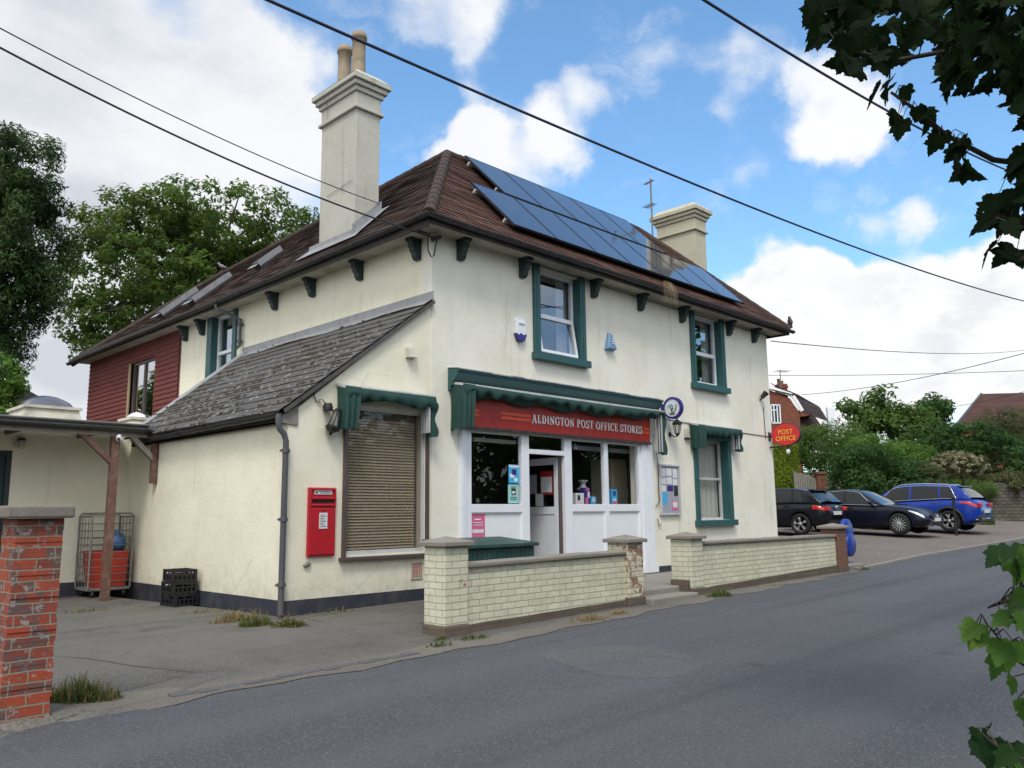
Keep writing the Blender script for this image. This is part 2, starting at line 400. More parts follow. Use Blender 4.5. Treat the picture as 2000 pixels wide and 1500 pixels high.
K['pier_brick'] = brick_mat('brown_brick', (.20, .092, .062), (.15, .078, .055), (.17, .13, .10), .225, .075, .012, dirt=.5)
K['house_brick'] = brick_mat('orange_brick', (.235, .075, .045), (.17, .058, .04), (.15, .08, .06), .17, .12, .012, dirt=.3)
K['stone'] = brick_mat('rubble_stone', (.16, .145, .12), (.075, .07, .06), (.06, .055, .045), .33, .14, .03, dirt=.6, dirtcol=(.06, .065, .045), bumpd=.05)
K['cable'] = flat('black_cable', (.012, .012, .02), .5)
K['bluecable'] = flat('dark_blue_cable', (.012, .012, .035), .5)
K['pink'] = flat('pink_poster', (.62, .13, .26), .5)
K['cyan'] = flat('cyan_poster', (.06, .40, .72), .4)
K['mint'] = flat('mint_poster', (.30, .58, .55), .5)
K['paper'] = flat('white_paper', (.66, .66, .68), .6)
K['posterred'] = flat('red_poster', (.36, .02, .02), .5)
K['board'] = flat('grey_board', (.32, .32, .38), .7)
K['cabinet'] = flat('beige_cabinet', (.66, .60, .45), .55)
K['dome'] = paint('smoky_dome', (.10, .105, .13), .15, var=.1, bump=.01)
K['bark'] = paint('bark', (.085, .068, .05), .9, dirt=(.05, .045, .035), scale=7, bump=.6)
K['twig'] = flat('twig', (.05, .035, .025), .8)
K['straw'] = flat('dry_grass', (.33, .26, .15), .9)
K['pot'] = paint('clay_pot', (.31, .24, .165), .8, dirt=(.16, .15, .10), scale=5, bump=.2)
K['bird'] = flat('grey_feathers', (.20, .19, .20), .8)
def solar():
    t = NT('solar_glass')
    b = t.n('ShaderNodeTexBrick', {'Vector': t.uv, 'Color1': (.028, .030, .046, 1), 'Color2': (.031, .033, .050, 1), 'Mortar': (.045, .048, .066, 1), 'Scale': 1., 'Mortar Size': .003, 'Brick Width': .156, 'Row Height': .156}, offset=0.)
    return t.fin(b.outputs[0], .09, .8, Coat_Weight=.4, Coat_Roughness=.06)
K['solar'] = solar(); K['carglass_'] = NT('roof_window_glass').fin((.02, .02, .022), .15, .5)
def asphalt(name, base, alt, patch=.5, wear=.4, cracks=.7):
    t = NT(name); o = t.ob
    agg = t.n('ShaderNodeTexVoronoi', {'Vector': o, 'Scale': 95.}).outputs['Color']; ag = t.n('ShaderNodeSeparateColor', {0: agg}).outputs[0]
    big = t.noise(o, .35, 6, .6, .3); mid = t.noise(o, 2.2, 6, .65)
    c = t.mix(t.ramp(big, .38, .66), base, alt); c = t.mix(t.ramp(mid, .42, .75, 0, wear), c, tuple(x*.66 for x in base))
    c = t.mix(t.mth('MULTIPLY', t.ramp(ag, .75, 1.), .3), c, (.26, .26, .26)); c = t.mix(t.mth('MULTIPLY', t.ramp(ag, .3, .0), .5), c, (.03, .03, .032))
    sp = t.noise(o, 26, 3, .6); c = t.mix(t.ramp(sp, .66, .74, 0, .4), c, tuple(x*.45 for x in base))
    pt = t.noise(o, .8, 4, .6, .8); c = t.mix(t.ramp(pt, .60, .66, 0, patch), c, tuple(x*.55 for x in alt))
    trk = t.noise(t.map(o, (.045, 1.15, 1)), 1., 3, .5); c = t.mix(t.ramp(trk, .40, .62, 0, .45), c, tuple(x*1.22 for x in alt)); trd = t.noise(t.map(o, (.03, 2.2, 1), (3, 5, 0)), 1., 2, .5); c = t.mix(t.ramp(trd, .56, .72, 0, .4), c, tuple(x*.6 for x in base))
    oil = t.noise(o, 1.7, 5, .62); c = t.mix(t.ramp(oil, .66, .72, 0, .35), c, tuple(x*.4 for x in base))
    wv = t.mix(.09, o, t.n('ShaderNodeTexNoise', {'Vector': o, 'Scale': 1.6, 'Detail': 5.}).outputs[1])
    vo = t.n('ShaderNodeTexVoronoi', {'Vector': wv, 'Scale': .42}, feature='DISTANCE_TO_EDGE').outputs['Distance']
    cr = t.mth('MULTIPLY', t.ramp(vo, 0, .008, 1, 0), t.ramp(t.noise(o, .5, 2), .48, .6)); c = t.mix(t.mth('MULTIPLY', cr, cracks), c, tuple(x*.3 for x in base))
    h = t.mth('ADD', t.mth('MULTIPLY', ag, .6), t.mth('MULTIPLY', mid, .5))
    return t.fin(c, .86, .3, t.bump(h, .55, .006))
K['road'] = asphalt('road_asphalt', (.068, .070, .076), (.080, .081, .086), .06, .25, .14)
K['yard'] = asphalt('yard_asphalt', (.092, .086, .077), (.118, .109, .095), .75, .8, .8)
K['rough_asphalt'] = asphalt('worn_asphalt_patch', (.100, .099, .100), (.088, .088, .090), .35, .5, .5)
K['dust'] = asphalt('gritty_edge', (.17, .155, .13), (.12, .105, .085), .5, .6, .3)
def paving():
    t = NT('block_paving')
    b = t.n('ShaderNodeTexBrick', {'Vector': t.ob, 'Color1': (.165, .135, .115, 1), 'Color2': (.20, .165, .14, 1), 'Mortar': (.08, .07, .06, 1), 'Scale': 1., 'Mortar Size': .006, 'Brick Width': .2, 'Row Height': .1})
    n = t.noise(t.ob, .6, 5); return t.fin(t.mix(t.ramp(n, .4, .7, 0, .45), b.outputs[0], (.12, .10, .085)), .85, .25)
K['paving'] = paving()
def earth():
    t = NT('rough_ground'); n = t.noise(t.ob, 1.4, 6, .7)
    return t.fin(t.mix(t.ramp(n, .35, .65), (.055, .065, .022), (.085, .07, .045)), .95, .1, t.bump(n, .6, .06))
K['earth'] = earth()
K['L_conifer'] = leafm('feathery_needles', (.034, .066, .018), (.056, .098, .026), (.018, .038, .012), .25)
K['L_chestnut'] = leafm('chestnut_leaves', (.060, .105, .020), (.105, .160, .028), (.036, .068, .016), .4)
K['L_mid'] = leafm('mid_green_leaves', (.065, .125, .026), (.11, .175, .036), (.042, .085, .022), .42)
K['L_bright'] = leafm('bright_green_leaves', (.085, .165, .028), (.115, .20, .036), (.06, .12, .022), .4)
K['L_dark'] = leafm('dark_green_leaves', (.034, .082, .020), (.060, .120, .028), (.022, .054, .015), .34)
K['L_lime'] = leafm('lime_hedge_leaves', (.155, .215, .022), (.20, .26, .03), (.10, .15, .018), .35)
K['L_olive'] = leafm('olive_leaves', (.075, .085, .032), (.12, .12, .05), (.05, .06, .025), .35)
K['L_cream'] = leafm('cream_blossom', (.38, .35, .25), (.30, .27, .17), (.22, .22, .10), .3)
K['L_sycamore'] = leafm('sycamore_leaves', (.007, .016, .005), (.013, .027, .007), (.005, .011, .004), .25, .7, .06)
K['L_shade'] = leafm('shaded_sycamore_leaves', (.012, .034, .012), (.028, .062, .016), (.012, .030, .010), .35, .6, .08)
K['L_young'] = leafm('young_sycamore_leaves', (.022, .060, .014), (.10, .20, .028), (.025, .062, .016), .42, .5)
K['L_grass'] = leafm('grass_blades', (.075, .115, .025), (.13, .15, .045), (.06, .085, .022), .4)
K['L_dry'] = leafm('dry_grass_blades', (.26, .16, .07), (.30, .24, .12), (.2, .14, .07), .3)
# ------------------------------------------------------------------ ground, road, yard, car park
def sheet(name, xs, y0, y1, rows, off, mat):
    vs = []; fs = []; n = rows+1
    for x in xs:
        a, b = y0(x), y1(x)
        for j in range(n):
            y = a+(b-a)*j/rows; vs.append((x, y, g(x, y)+off))
    for i in range(len(xs)-1):
        for j in range(rows):
            k = i*n+j; fs.append((k, k+n, k+n+1, k+1))
    m = MB(); m.add(vs, fs); o = m.build(name, mat, recalc=False, smooth=True)
    return tag(o, kind='structure')
def fr(a, b, s): return [a+(b-a)*i/max(1, round((b-a)/s)) for i in range(max(1, round((b-a)/s))+1)]
def edge(x): return float(np.interp(x, [-200, -60, -1, 1.0, 1.7, 2.1, 2.75, 6, 9.1, 17, 30, 40, 70, 200], [5.0, 5.8, 6.1, 6.2, 6.31, 6.41, 6.5, 6.52, 6.66, 6.98, 7.0, 7.6, 12, 60]))
XS = fr(-200, -20, 12)+fr(-19, 45, .5)+fr(48, 100, 4)+fr(110, 500, 30)
YS = [-300, -120, -60, -30, -16, -8, -4.5]
gv = []; ys = YS+fr(-4, 40, 1.)+[46, 60, 90, 150, 260, 500]
for x in XS:
    for y in ys:
        z = g(x, y)-.10
        gv.append((x, y, z))
n = len(ys)
m = MB(); m.add(gv, [(i*n+j, (i+1)*n+j, (i+1)*n+j+1, i*n+j+1) for i in range(len(XS)-1) for j in range(n-1)])
tag(m.build('ground', K['earth'], recalc=False, smooth=True), kind='structure')
XR = fr(-60, -12, 4)+fr(-11, 45, .5)+fr(47, 110, 3)
sheet('road', XR, lambda x: -3.2, edge, 22, 0., K['road'])
sheet('verge', XR, lambda x: -9., lambda x: -3.2, 4, -.02, K['earth'])
sheet('yard', fr(-12, 0, .5)+fr(.1, 3.9, .1)+fr(4, 18, .5), edge, lambda x: 14.62 if x < 5.2 else (9.45 if x > 8 else 9.75), 44, .004, K['yard'])
sheet('gutter_strip', fr(-8, 0, .5)+fr(.1, 3.5, .1)+fr(3.75, 17, .25), lambda x: edge(x)-.10-.05*math.sin(x*3.1)-.04*math.sin(x*7.3), lambda x: edge(x)+(.30 if x > 3 else .46)+.06*math.sin(x*2.3+1)+.05*math.sin(x*5.7), 5, .006, K['dust'])
sheet('car_park', fr(17.5, 40, .5), lambda x: edge(x)+.10, lambda x: 15.5, 12, .012, K['paving'])
# worn patches lying on the road surface
def patch(name, pts, off, mat):
    c = Vector((sum(p[0] for p in pts)/len(pts), sum(p[1] for p in pts)/len(pts)))
    rs = random.Random(len(pts)*7+int(c.x*10)); out = []
    for i in range(len(pts)):
        a, b = Vector(pts[i]), Vector(pts[(i+1) % len(pts)])
        for k in range(6):
            p = a.lerp(b, k/6); p += (p-c)*rs.uniform(-.07, .07); out.append(p)
    vs = [(c.x, c.y, g(c.x, c.y)+off)]+[(p.x, p.y, g(p.x, p.y)+off) for p in out]; k = len(out)
    m = MB(); m.add(vs, [(0, 1+i, 1+(i+1) % k) for i in range(k)]); return tag(m.build(name, mat, recalc=False), kind='structure')
def onG(x, y, z=.1):
    for _ in range(6):
        d = ray(x, y); p = d*((z-H)/d.z); z = g(p.x, p.y)
    return (p.x, p.y)
patch('road_patch', [onG(*p) for p in ((1052, 1278), (1150, 1262), (1290, 1262), (1390, 1295), (1300, 1325), (1180, 1320))], .0015, K['rough_asphalt'])
# loose grit along the road edge and over the yard
m = MB(); rs = random.Random(21)
def pebble(x, y, r, z):
    k = [(x+r*rs.uniform(.6, 1.2)*math.cos(a), y+r*rs.uniform(.6, 1.2)*math.sin(a), z) for a in (0, 1.3, 2.5, 3.8, 5.1)]
    m.add(k+[(x, y, z+r*rs.uniform(.5, 1.))], [(i, (i+1) % 5, 5) for i in range(5)])
for i in range(1500):
    x = rs.uniform(-1, 17); y = edge(x)+rs.gauss(.1, .14); pebble(x, y, rs.uniform(.004, .014), g(x, y)+.004)
for i in range(500):
    x = rs.uniform(1, 7.5); y = rs.uniform(6.6, 13.5); pebble(x, y, rs.uniform(.004, .012), g(x, y)+.006)
tag(m.build('grit', K['dust'], recalc=False), kind='stuff')
m = MB(); x = 2.9
while x < 5.2:
    w = rs.uniform(.16, .24); d_ = rs.uniform(.10, .14)
    if rs.random() < .82:
        y = edge(x)+.06+rs.uniform(-.02, .02); z = g(x, y); m.box(x, x+w-.02, y, y+d_, z-.05, z+rs.uniform(.006, .02))
    x += w
tag(m.build('setts', K['rough_asphalt'], recalc=False, bevel=.008), kind='structure')
# row of kerb setts along the car park edge
m = MB(); x = 17.2
while x < 40:
    w = .6; a, b = edge(x), edge(x+w)
    z0, z1 = g(x, a), g(x+w, b)
    m.add([(x+.006, a, z0-.1), (x+w-.006, b, z1-.1), (x+w-.006, b+.11, z1-.1), (x+.006, a+.11, z0-.1), (x+.006, a, z0+.045), (x+w-.006, b, z1+.045), (x+w-.006, b+.11, z1+.045), (x+.006, a+.11, z0+.045)],
          [(0, 3, 2, 1), (4, 5, 6, 7), (0, 1, 5, 4), (1, 2, 6, 5), (2, 3, 7, 6), (3, 0, 4, 7)]); x += w
tag(m.build('kerb', K['concrete'], recalc=False), kind='structure')
# ------------------------------------------------------------------ the post office building
XL, XM, XR_, YF = 5.47, 7.85, 18.5, 9.4
FL = .30
PO = thing('post_office_building', 'cream rendered village post office with hipped brown tile roof, teal trim and slate lean-to', 'building', (XM, YF, .2))
def P(mb, name, mat, parent=PO, **kw): return mb.build(name, mat, parent, **kw)
def rect(a, b, c, d): return [(a, c), (b, c), (b, d), (a, d)]
ex = lambda px, y=986: onY(px, y).x
# openings in the front
w1a, w1b = onY(1053, 690), onY(1132, 711)
W1 = (w1a.x, w1b.x, w1a.z, 5.70)
ww = W1[1]-W1[0]
w2a = onY(1358, 742)
W2 = (w2a.x, w2a.x+ww, W1[2], 5.70)
g0 = onY(1366, 1016); g1 = onY(1425, 1013); gt = onY(1372, 850)
W3 = (g0.x, g1.x, g0.z, gt.z-.08)
SH = (8.60, 13.05, FL, 2.80)
m = MB()
m.panel(rect(XM, XR_, -.2, 5.78), [rect(*W1), rect(*W2), rect(*W3), rect(SH[0], SH[1], SH[2]-.02, SH[3])], (0, YF, 0), (1, 0, 0), (0, 0, 1), (0, .22, 0))
P(m, 'front_wall', K['facade'])
# side wall with its upper window; rear part is tile hung
s0, s1 = onX(458, 640, XM), onX(417, 655, XM)
W4 = (s0.y, s1.y, 4.35, 5.70)
r0, r1 = onX(303, 760, XM), onX(256, 770, XM)
W5 = (r0.y, r1.y, 3.0, onX(280, 704, XM).z)
m = MB(); m.panel(rect(YF+.22, 18.3, -.2, 5.78), [rect(*W4)], (XM, 0, 0), (0, 1, 0), (0, 0, 1), (.22, 0, 0))
P(m, 'side_wall', K['sidewall'])
m = MB(); m.panel(rect(18.3, 24.1, 0, 5.72), [rect(*W5)], (XM-.03, 0, 0), (0, 1, 0), (0, 0, 1), (.25, 0, 0))
# overlapping courses of hung tiles
yy = 2.55
while yy < 5.6:
    for a, b in ((18.31, W5[0]-.02), (W5[1]+.02, 24.1)) if W5[2]-.1 < yy < W5[3] else ((18.31, 24.1),):
        m.add([(XM-.055, a, yy), (XM-.055, b, yy), (XM-.034, b, yy+.113), (XM-.034, a, yy+.113)], [(0, 1, 2, 3)])
        m.add([(XM-.055, a, yy), (XM-.055, b, yy), (XM-.031, b, yy), (XM-.031, a, yy)], [(0, 3, 2, 1)])
    yy += .115
P(m, 'tile_hung_wall', K['cladding'], recalc=False)
m = MB()
m.panel(rect(YF+.22, 13.76, -.2, 5.78), [], (XR_, 0, 0), (0, 1, 0), (0, 0, 1), (-.22, 0, 0))
m.panel(rect(12.2, XR_, -.2, 5.78), [], (0, 13.76, 0), (1, 0, 0), (0, 0, 1), (0, -.22, 0))
m.panel(rect(13.76, 24.1, -.2, 5.72), [], (12.2, 0, 0), (0, 1, 0), (0, 0, 1), (-.22, 0, 0))
m.panel(rect(XM, 12.2, -.2, 5.72), [], (0, 24.1, 0), (1, 0, 0), (0, 0, 1), (0, -.22, 0))
P(m, 'rear_wall', K['facade'])
m = MB(); m.box(13.46, XR_+.012, YF-.012, YF+.1, -.1, .40); m.box(XR_-.1, XR_+.012, YF+.1, 13.7, -.1, .40); P(m, 'plinth', K['plinth'])

# ---- lean-to shop wing
LE, LT = 2.76, 4.68
lw0, lw1 = onY(678, 1080), onY(828, 1075); lwt = onY(690, 792).z-.02
W6 = (onY(676, 940).x, onY(831, 940).x, onY(690, 1083).z, lwt)
m = MB(); m.panel([(XL, -.1), (XM, -.1), (XM, LT-.04), (XL, LE-.04)], [rect(*W6)], (0, YF+.012, 0), (1, 0, 0), (0, 0, 1), (0, .2, 0))
P(m, 'leanto_front_wall', K['lean'])
m = MB(); m.panel(rect(YF+.212, 14.62, -.1, LE-.04), [], (XL, 0, 0), (0, 1, 0), (0, 0, 1), (.2, 0, 0))
m.panel([(XL+.2, -.1), (XM, -.1), (XM, LT-.06), (XL+.2, LE+.05)], [], (0, 14.8, 0), (1, 0, 0), (0, 0, 1), (0, .15, 0))
P(m, 'leanto_side_wall', K['sidewall'])
m = MB(); m.box(XL-.014, XM, YF-.004, YF+.1, -.1, .395); m.box(XL-.014, XL+.1, YF+.1, 14.61, -.1, .40)
P(m, 'plinth', K['plinth'])

def tiled(m, A, B, C, D, row=.10, lift=.018, seg=.36, jit=.008, seed=1, sag=0.):
    """courses of tiles between eave A-B and top D-C; every course laps the one below"""
    A, B, C, D = map(Vector, (A, B, C, D)); rs = random.Random(seed)
    nrm = (B-A).cross(D-A).normalized();
    if nrm.z < 0: nrm = -nrm
    N = max(2, round(max((D-A).length, (C-B).length)/row)) if (C-D).length > .05 else max(2, round((((A+B)/2-(C+D)/2).length)/row))
    for i in range(N):
        t0, t1 = i/N, min(1, (i+1.25)/N)
        a0, b0 = A.lerp(D, t0), B.lerp(C, t0); a1, b1 = A.lerp(D, t1), B.lerp(C, t1)
        k = max(1, round((b0-a0).length/seg)); js = [rs.uniform(-jit, jit) for _ in range(k+1)]
        for q in range(k):
            u0, u1 = q/k, (q+1)/k
            s_ = lambda u: nrm*(-sag*math.sin(math.pi*u)*math.sin(math.pi*t0))
            p0 = a0.lerp(b0, u0)+nrm*(lift+js[q])+s_(u0); p1 = a0.lerp(b0, u1)+nrm*(lift+js[q+1])+s_(u1)
            p2 = a1.lerp(b1, u1)+nrm*.003+s_(u1); p3 = a1.lerp(b1, u0)+nrm*.003+s_(u0)
            m.quad(p0, p1, p2, p3)
            m.quad(p0-nrm*(lift+.012), p1-nrm*(lift+.012), p1, p0)
E0 = 5.87
A1 = (7.45, 9.0, E0); B1 = (18.9, 9.0, E0); T1 = (10.03, 11.58, 8.45); T2 = (16.32, 11.58, 8.45); E1 = (7.45, 24.5, 5.72); T3 = (10.03, 22.0, 7.98); E2 = (12.6, 24.5, 5.72)
m = MB()
tiled(m, A1, B1, T2, T1, seed=2, sag=.03)
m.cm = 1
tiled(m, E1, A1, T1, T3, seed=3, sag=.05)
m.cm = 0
tiled(m, B1, (18.9, 14.16, E0), T2, T2, seed=4); tiled(m, (18.9, 14.16, E0), (12.6, 14.16, E0), (10.03, 11.58, 8.45), T2, seed=5, seg=2)
tiled(m, (12.6, 14.16, E0), E2, T3, (10.03, 11.58, 8.45), seed=6, seg=2); tiled(m, E2, E1, T3, T3, seed=7)
RF = P(m, 'roof', [K['rooffront'], K['roof']], recalc=False)
# ridge and hip tiles
def ridge(m, a, b, r=.10, step=.31):
    a, b = Vector(a), Vector(b); L = (b-a).length; n = max(1, round(L/step)); t = (b-a)/n
    for i in range(n):
        p, q = a+t*i, a+t*(i+1)*1.0
        m.tube([p-t.normalized()*.02, q], [r*1.05, r*.96], 10, smooth=True)
m = MB(); up = Vector((0, 0, -.025))
for a, b in ((A1, T1), (B1, T2), (T1, T2), (T1, T3), (E1, T3)): ridge(m, Vector(a)+up, Vector(b)+up)
P(m, 'ridge_tiles', K['ridge'], RF)
# eaves: soffit, fascia, gutter
m = MB(); m.box(7.46, 18.88, 9.02, YF+.05, 5.745, 5.775); m.box(7.46, XM+.05, YF+.05, 24.4, 5.70, 5.73)
P(m, 'soffit', K['soffit'])
m = MB(); m.box(7.43, 18.91, 8.985, 9.012, 5.70, 5.86); m.box(7.432, 7.458, 9.012, 24.4, 5.655, 5.845); m.box(18.885, 18.91, 9.012, 14.1, 5.70, 5.86)
P(m, 'fascia_board', K['fascia'])
def gutter(m, a, b, r=.062, sag=.012):
    a, b = Vector(a), Vector(b); n = 14; d = (b-a).normalized(); s = d.cross(Vector((0, 0, 1))).normalized()
    pr = [(math.cos(math.pi*k/7), -math.sin(math.pi*k/7)) for k in range(8)]+[(-.88, 0)]+[(.88*math.cos(math.pi*(7-k)/7), -.88*math.sin(math.pi*(7-k)/7)) for k in range(1, 8)]
    L = []
    for i in range(n+1):
        p = a.lerp(b, i/n)-Vector((0, 0, sag*abs(math.sin(i*1.9))))
        L += [p+s*(x*r)+Vector((0, 0, z*r)) for x, z in pr]
    k = len(pr); q = m.smooth
    m.add(L, [(i*k+j, i*k+(j+1) % k, (i+1)*k+(j+1) % k, (i+1)*k+j) for i in range(n) for j in range(k)])
    m.poly(L[:k]); m.poly(L[-k:])
    for i in range(1, int((b-a).length/.95)):
        p = a.lerp(b, i*.95/(b-a).length); m.tube([p+s*r*1.02*math.cos(math.pi*j/6)+Vector((0, 0, -r*1.02*math.sin(math.pi*j/6)-.006)) for j in range(7)], .009, 5)
m = MB(); gutter(m, (7.36, 8.91, 5.825), (18.96, 8.91, 5.80)); gutter(m, (7.365, 8.86, 5.825), (7.365, 24.5, 5.69)); P(m, 'roof_gutter', K['gutter'])
m = MB(); gutter(m, (XL-.17, 9.36, 2.745), (XL-.17, 13.3, 2.715)); P(m, 'leanto_gutter', K['gutter'])
m = MB(); m.box(XL-.10, XL-.075, YF+.03, 14.3, 2.62, 2.76); m.box(XL-.10, XL+.02, YF+.03, 14.3, 2.62, 2.64); P(m, 'leanto_fascia', K['fascia'])
m = MB(); m.prism([(XL-.12, 2.62), (XL+.13, 2.60), (XL+.13, 2.86), (XL-.12, 2.70)], (0, YF-.012, 0), (1, 0, 0), (0, 0, 1), (0, .04, 0)); P(m, 'bargeboard_end', K['greyWood'])
# slate lean-to roof, lead flashing, moss
m = MB(); VA, VB, VC, VD = (XL-.17, YF-.06, 2.755), (XL-.17, 14.45, 2.755), (XM-.0, 15.15, LT), (XM-.0, YF-.06, LT)
tiled(m, VB, VA, VD, VC, row=.235, lift=.020, seg=.33, jit=.004, seed=9)
m.bar((XL-.1, YF-.055, 2.76), (XM, YF-.055, LT-.04), .02, .05)
LR = P(m, 'leanto_roof', K['slate'], recalc=False)
m = MB()
for i in range(12):
    y0 = YF-.06+i*.5; y1 = y0+.51
    m.add([(XM-.012, y0, LT+.13), (XM-.012, y1, LT+.13), (XM-.03, y0, LT+.01), (XM-.03, y1, LT+.01), (XM-.2, y0+.02, LT-.115+.02*math.sin(i)), (XM-.2, y1, LT-.115+.02*math.sin(i+1))], [(0, 1, 3, 2), (2, 3, 5, 4)])
m.bar((XL-.05, 14.5, 2.86), (XM-.02, 15.2, LT+.03), .14, .03)
P(m, 'lead_flashing', K['lead'], LR, recalc=False)
m = MB(); ml = MB(); rs = random.Random(5)
sl = Vector((XM-XL+.17, 0, LT-2.755)).normalized(); nn = Vector((-sl.z, 0, sl.x))
def blob(mb, c, r, h):
    k = 7; base = [c+Vector((0, 1, 0))*(r*rs.uniform(.6, 1.25)*math.cos(a))+sl*(r*rs.uniform(.6, 1.3)*math.sin(a)) for a in [2*math.pi*i/k for i in range(k)]]
    top = [c.lerp(p, .55)+nn*h*rs.uniform(.7, 1.1) for p in base]
    mb.add(base+top+[c+nn*h*1.1], [(i, (i+1) % k, k+(i+1) % k, k+i) for i in range(k)]+[(k+i, k+(i+1) % k, 2*k) for i in range(k)])
for i in range(900):
    t = rs.random(); y = YF+rs.random()**1.0*5.3
    dens = .5+.5*math.sin(y*2.1+t*5)+.4*math.sin(t*9-y)
    if rs.random() > dens*.9 or (t > .75 and rs.random() < .7): continue
    rowq = round(t*13)/13+.012*rs.random()
    c = Vector((XL-.17, y, 2.755)).lerp(Vector((XM, y, LT)), min(.97, rowq))+nn*.016
    blob(m, c, rs.uniform(.018, .055), rs.uniform(.012, .035))
for i in range(300):
    t = rs.random()*.75; y = YF+rs.random()*4.9
    c = Vector((XL-.17, y, 2.755)).lerp(Vector((XM, y, LT)), t)+nn*.018
    blob(ml, c, rs.uniform(.012, .035), .004)
m.smooth = True; tag(P(m, 'moss_clumps', K['moss'], LR, smooth=True), kind='stuff'); tag(P(ml, 'lichen_spots', K['lichen'], LR), kind='stuff')

# ---- eave brackets
def bracket_mesh():
    m = MB(); m.prism([(0, 0), (.21, 0), (.21, -.05), (.18, -.075), (.18, -.13), (.15, -.15), (.15, -.2), (.12, -.215), (.10, -.29), (.06, -.33), (0, -.33)], (0, -.058, 0), (1, 0, 0), (0, 0, 1), (0, .116, 0))
    m.box(.0, .225, -.072, .072, -.045, 0); return m
bm0 = bracket_mesh()
for px_, py_ in ((905, 468), (1026, 505), (1164, 545), (1255, 574), (1336, 600), (1427, 626), (1476, 642)):
    x = onY(px_, py_, YF-.1).x; m = MB(); m.merge(bm0, Matrix.Translation((x, YF, 5.745)) @ Matrix.Rotation(R(-90), 4, 'Z')); P(m, 'eave_bracket', K['bracket'])
for px_, py_ in ((809, 465), (697, 510), (605, 547), (532, 576), (391, 632), (358, 645)):
    y = onX(px_, py_, XM-.1).y; m = MB(); m.merge(bm0, Matrix.Translation((XM, y, 5.70)) @ Matrix.Rotation(R(180), 4, 'Z')); P(m, 'eave_bracket', K['bracket'])

# ---- windows
def frame(m, x0, x1, z0, z1, y0, y1, t=.06):
    m.box(x0, x1, y0, y1, z0, z0+t); m.box(x0, x1, y0, y1, z1-t, z1); m.box(x0, x0+t, y0, y1, z0+t, z1-t); m.box(x1-t, x1, y0, y1, z0+t, z1-t)
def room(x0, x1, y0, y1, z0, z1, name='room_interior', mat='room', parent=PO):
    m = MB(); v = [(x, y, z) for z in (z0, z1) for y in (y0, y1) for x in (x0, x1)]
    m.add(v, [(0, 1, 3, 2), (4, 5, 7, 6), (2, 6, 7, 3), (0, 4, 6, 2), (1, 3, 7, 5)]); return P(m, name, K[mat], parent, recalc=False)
def upper_window(x0, x1, z0, z1, openlow):
    yf = YF+.12; zm = z0+(z1-z0)*.475
    m = MB(); frame(m, x0, x1, z0, z1, yf, yf+.07); m.box(x0+.06, x1-.06, yf, yf+.07, zm-.03, zm+.03)
    w = P(m, 'window', K['upvc'], bevel=.006)
    m = MB(); m.box(x0+.06, x1-.06, yf+.03, yf+.036, zm+.03, z1-.06); P(m, 'pane', K['glass_up'], w)
    # lower casement, hinged along the middle rail
    m = MB(); frame(m, x0+.045, x1-.045, z0+.03, zm-.015, yf-.03, yf+.02, .05); gm = MB(); gm.box(x0+.09, x1-.09, yf-.006, yf, z0+.08, zm-.06)
    if openlow:
        T = Matrix.Translation((0, yf, zm-.02)) @ Matrix.Rotation(R(-openlow), 4, 'X') @ Matrix.Translation((0, -yf, -(zm-.02)))
        a, b = MB(), MB(); a.merge(m, T); b.merge(gm, T); m, gm = a, b
        P(m, 'open_casement', K['upvc'], w)
    else: P(m, 'casement', K['upvc'], w)
    P(gm, 'pane', K['glass_up'], w)
    for xa in (x0-.15, x1): s = MB(); lo_, hi_ = (xa, xa+.153) if xa < x0 else (xa-.003, xa+.15); s.box(lo_, hi_, YF-.055, YF+.125, z0, 5.74); s.box(xa+.055, xa+.095, YF-.0655, YF-.0555, z0, 5.74); P(s, 'surround', K['teal'], w, bevel=.004)
    s = MB(); s.box(x0-.19, x1+.19, YF-.13, YF+.11, z0-.125, z0-.002); P(s, 'sill', K['teal'], w, bevel=.006)
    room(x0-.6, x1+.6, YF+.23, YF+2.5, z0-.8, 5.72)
    c = MB()
    for sx, ex_ in ((x0-.02, x0+.16), (x1-.26, x1+.02)):
        pts = [(sx+(ex_-sx)*i/12, YF+.32+.03*math.sin(i*2.1)) for i in range(13)]
        for (a, b), (d, e) in zip(pts, pts[1:]): c.quad((a, b, z0-.1), (d, e, z0-.1), (d, e, z1), (a, b, z1))
    P(c, 'curtain', K['curtain'], w, recalc=False, smooth=True)
upper_window(*W1, 9); upper_window(*W2, 0)
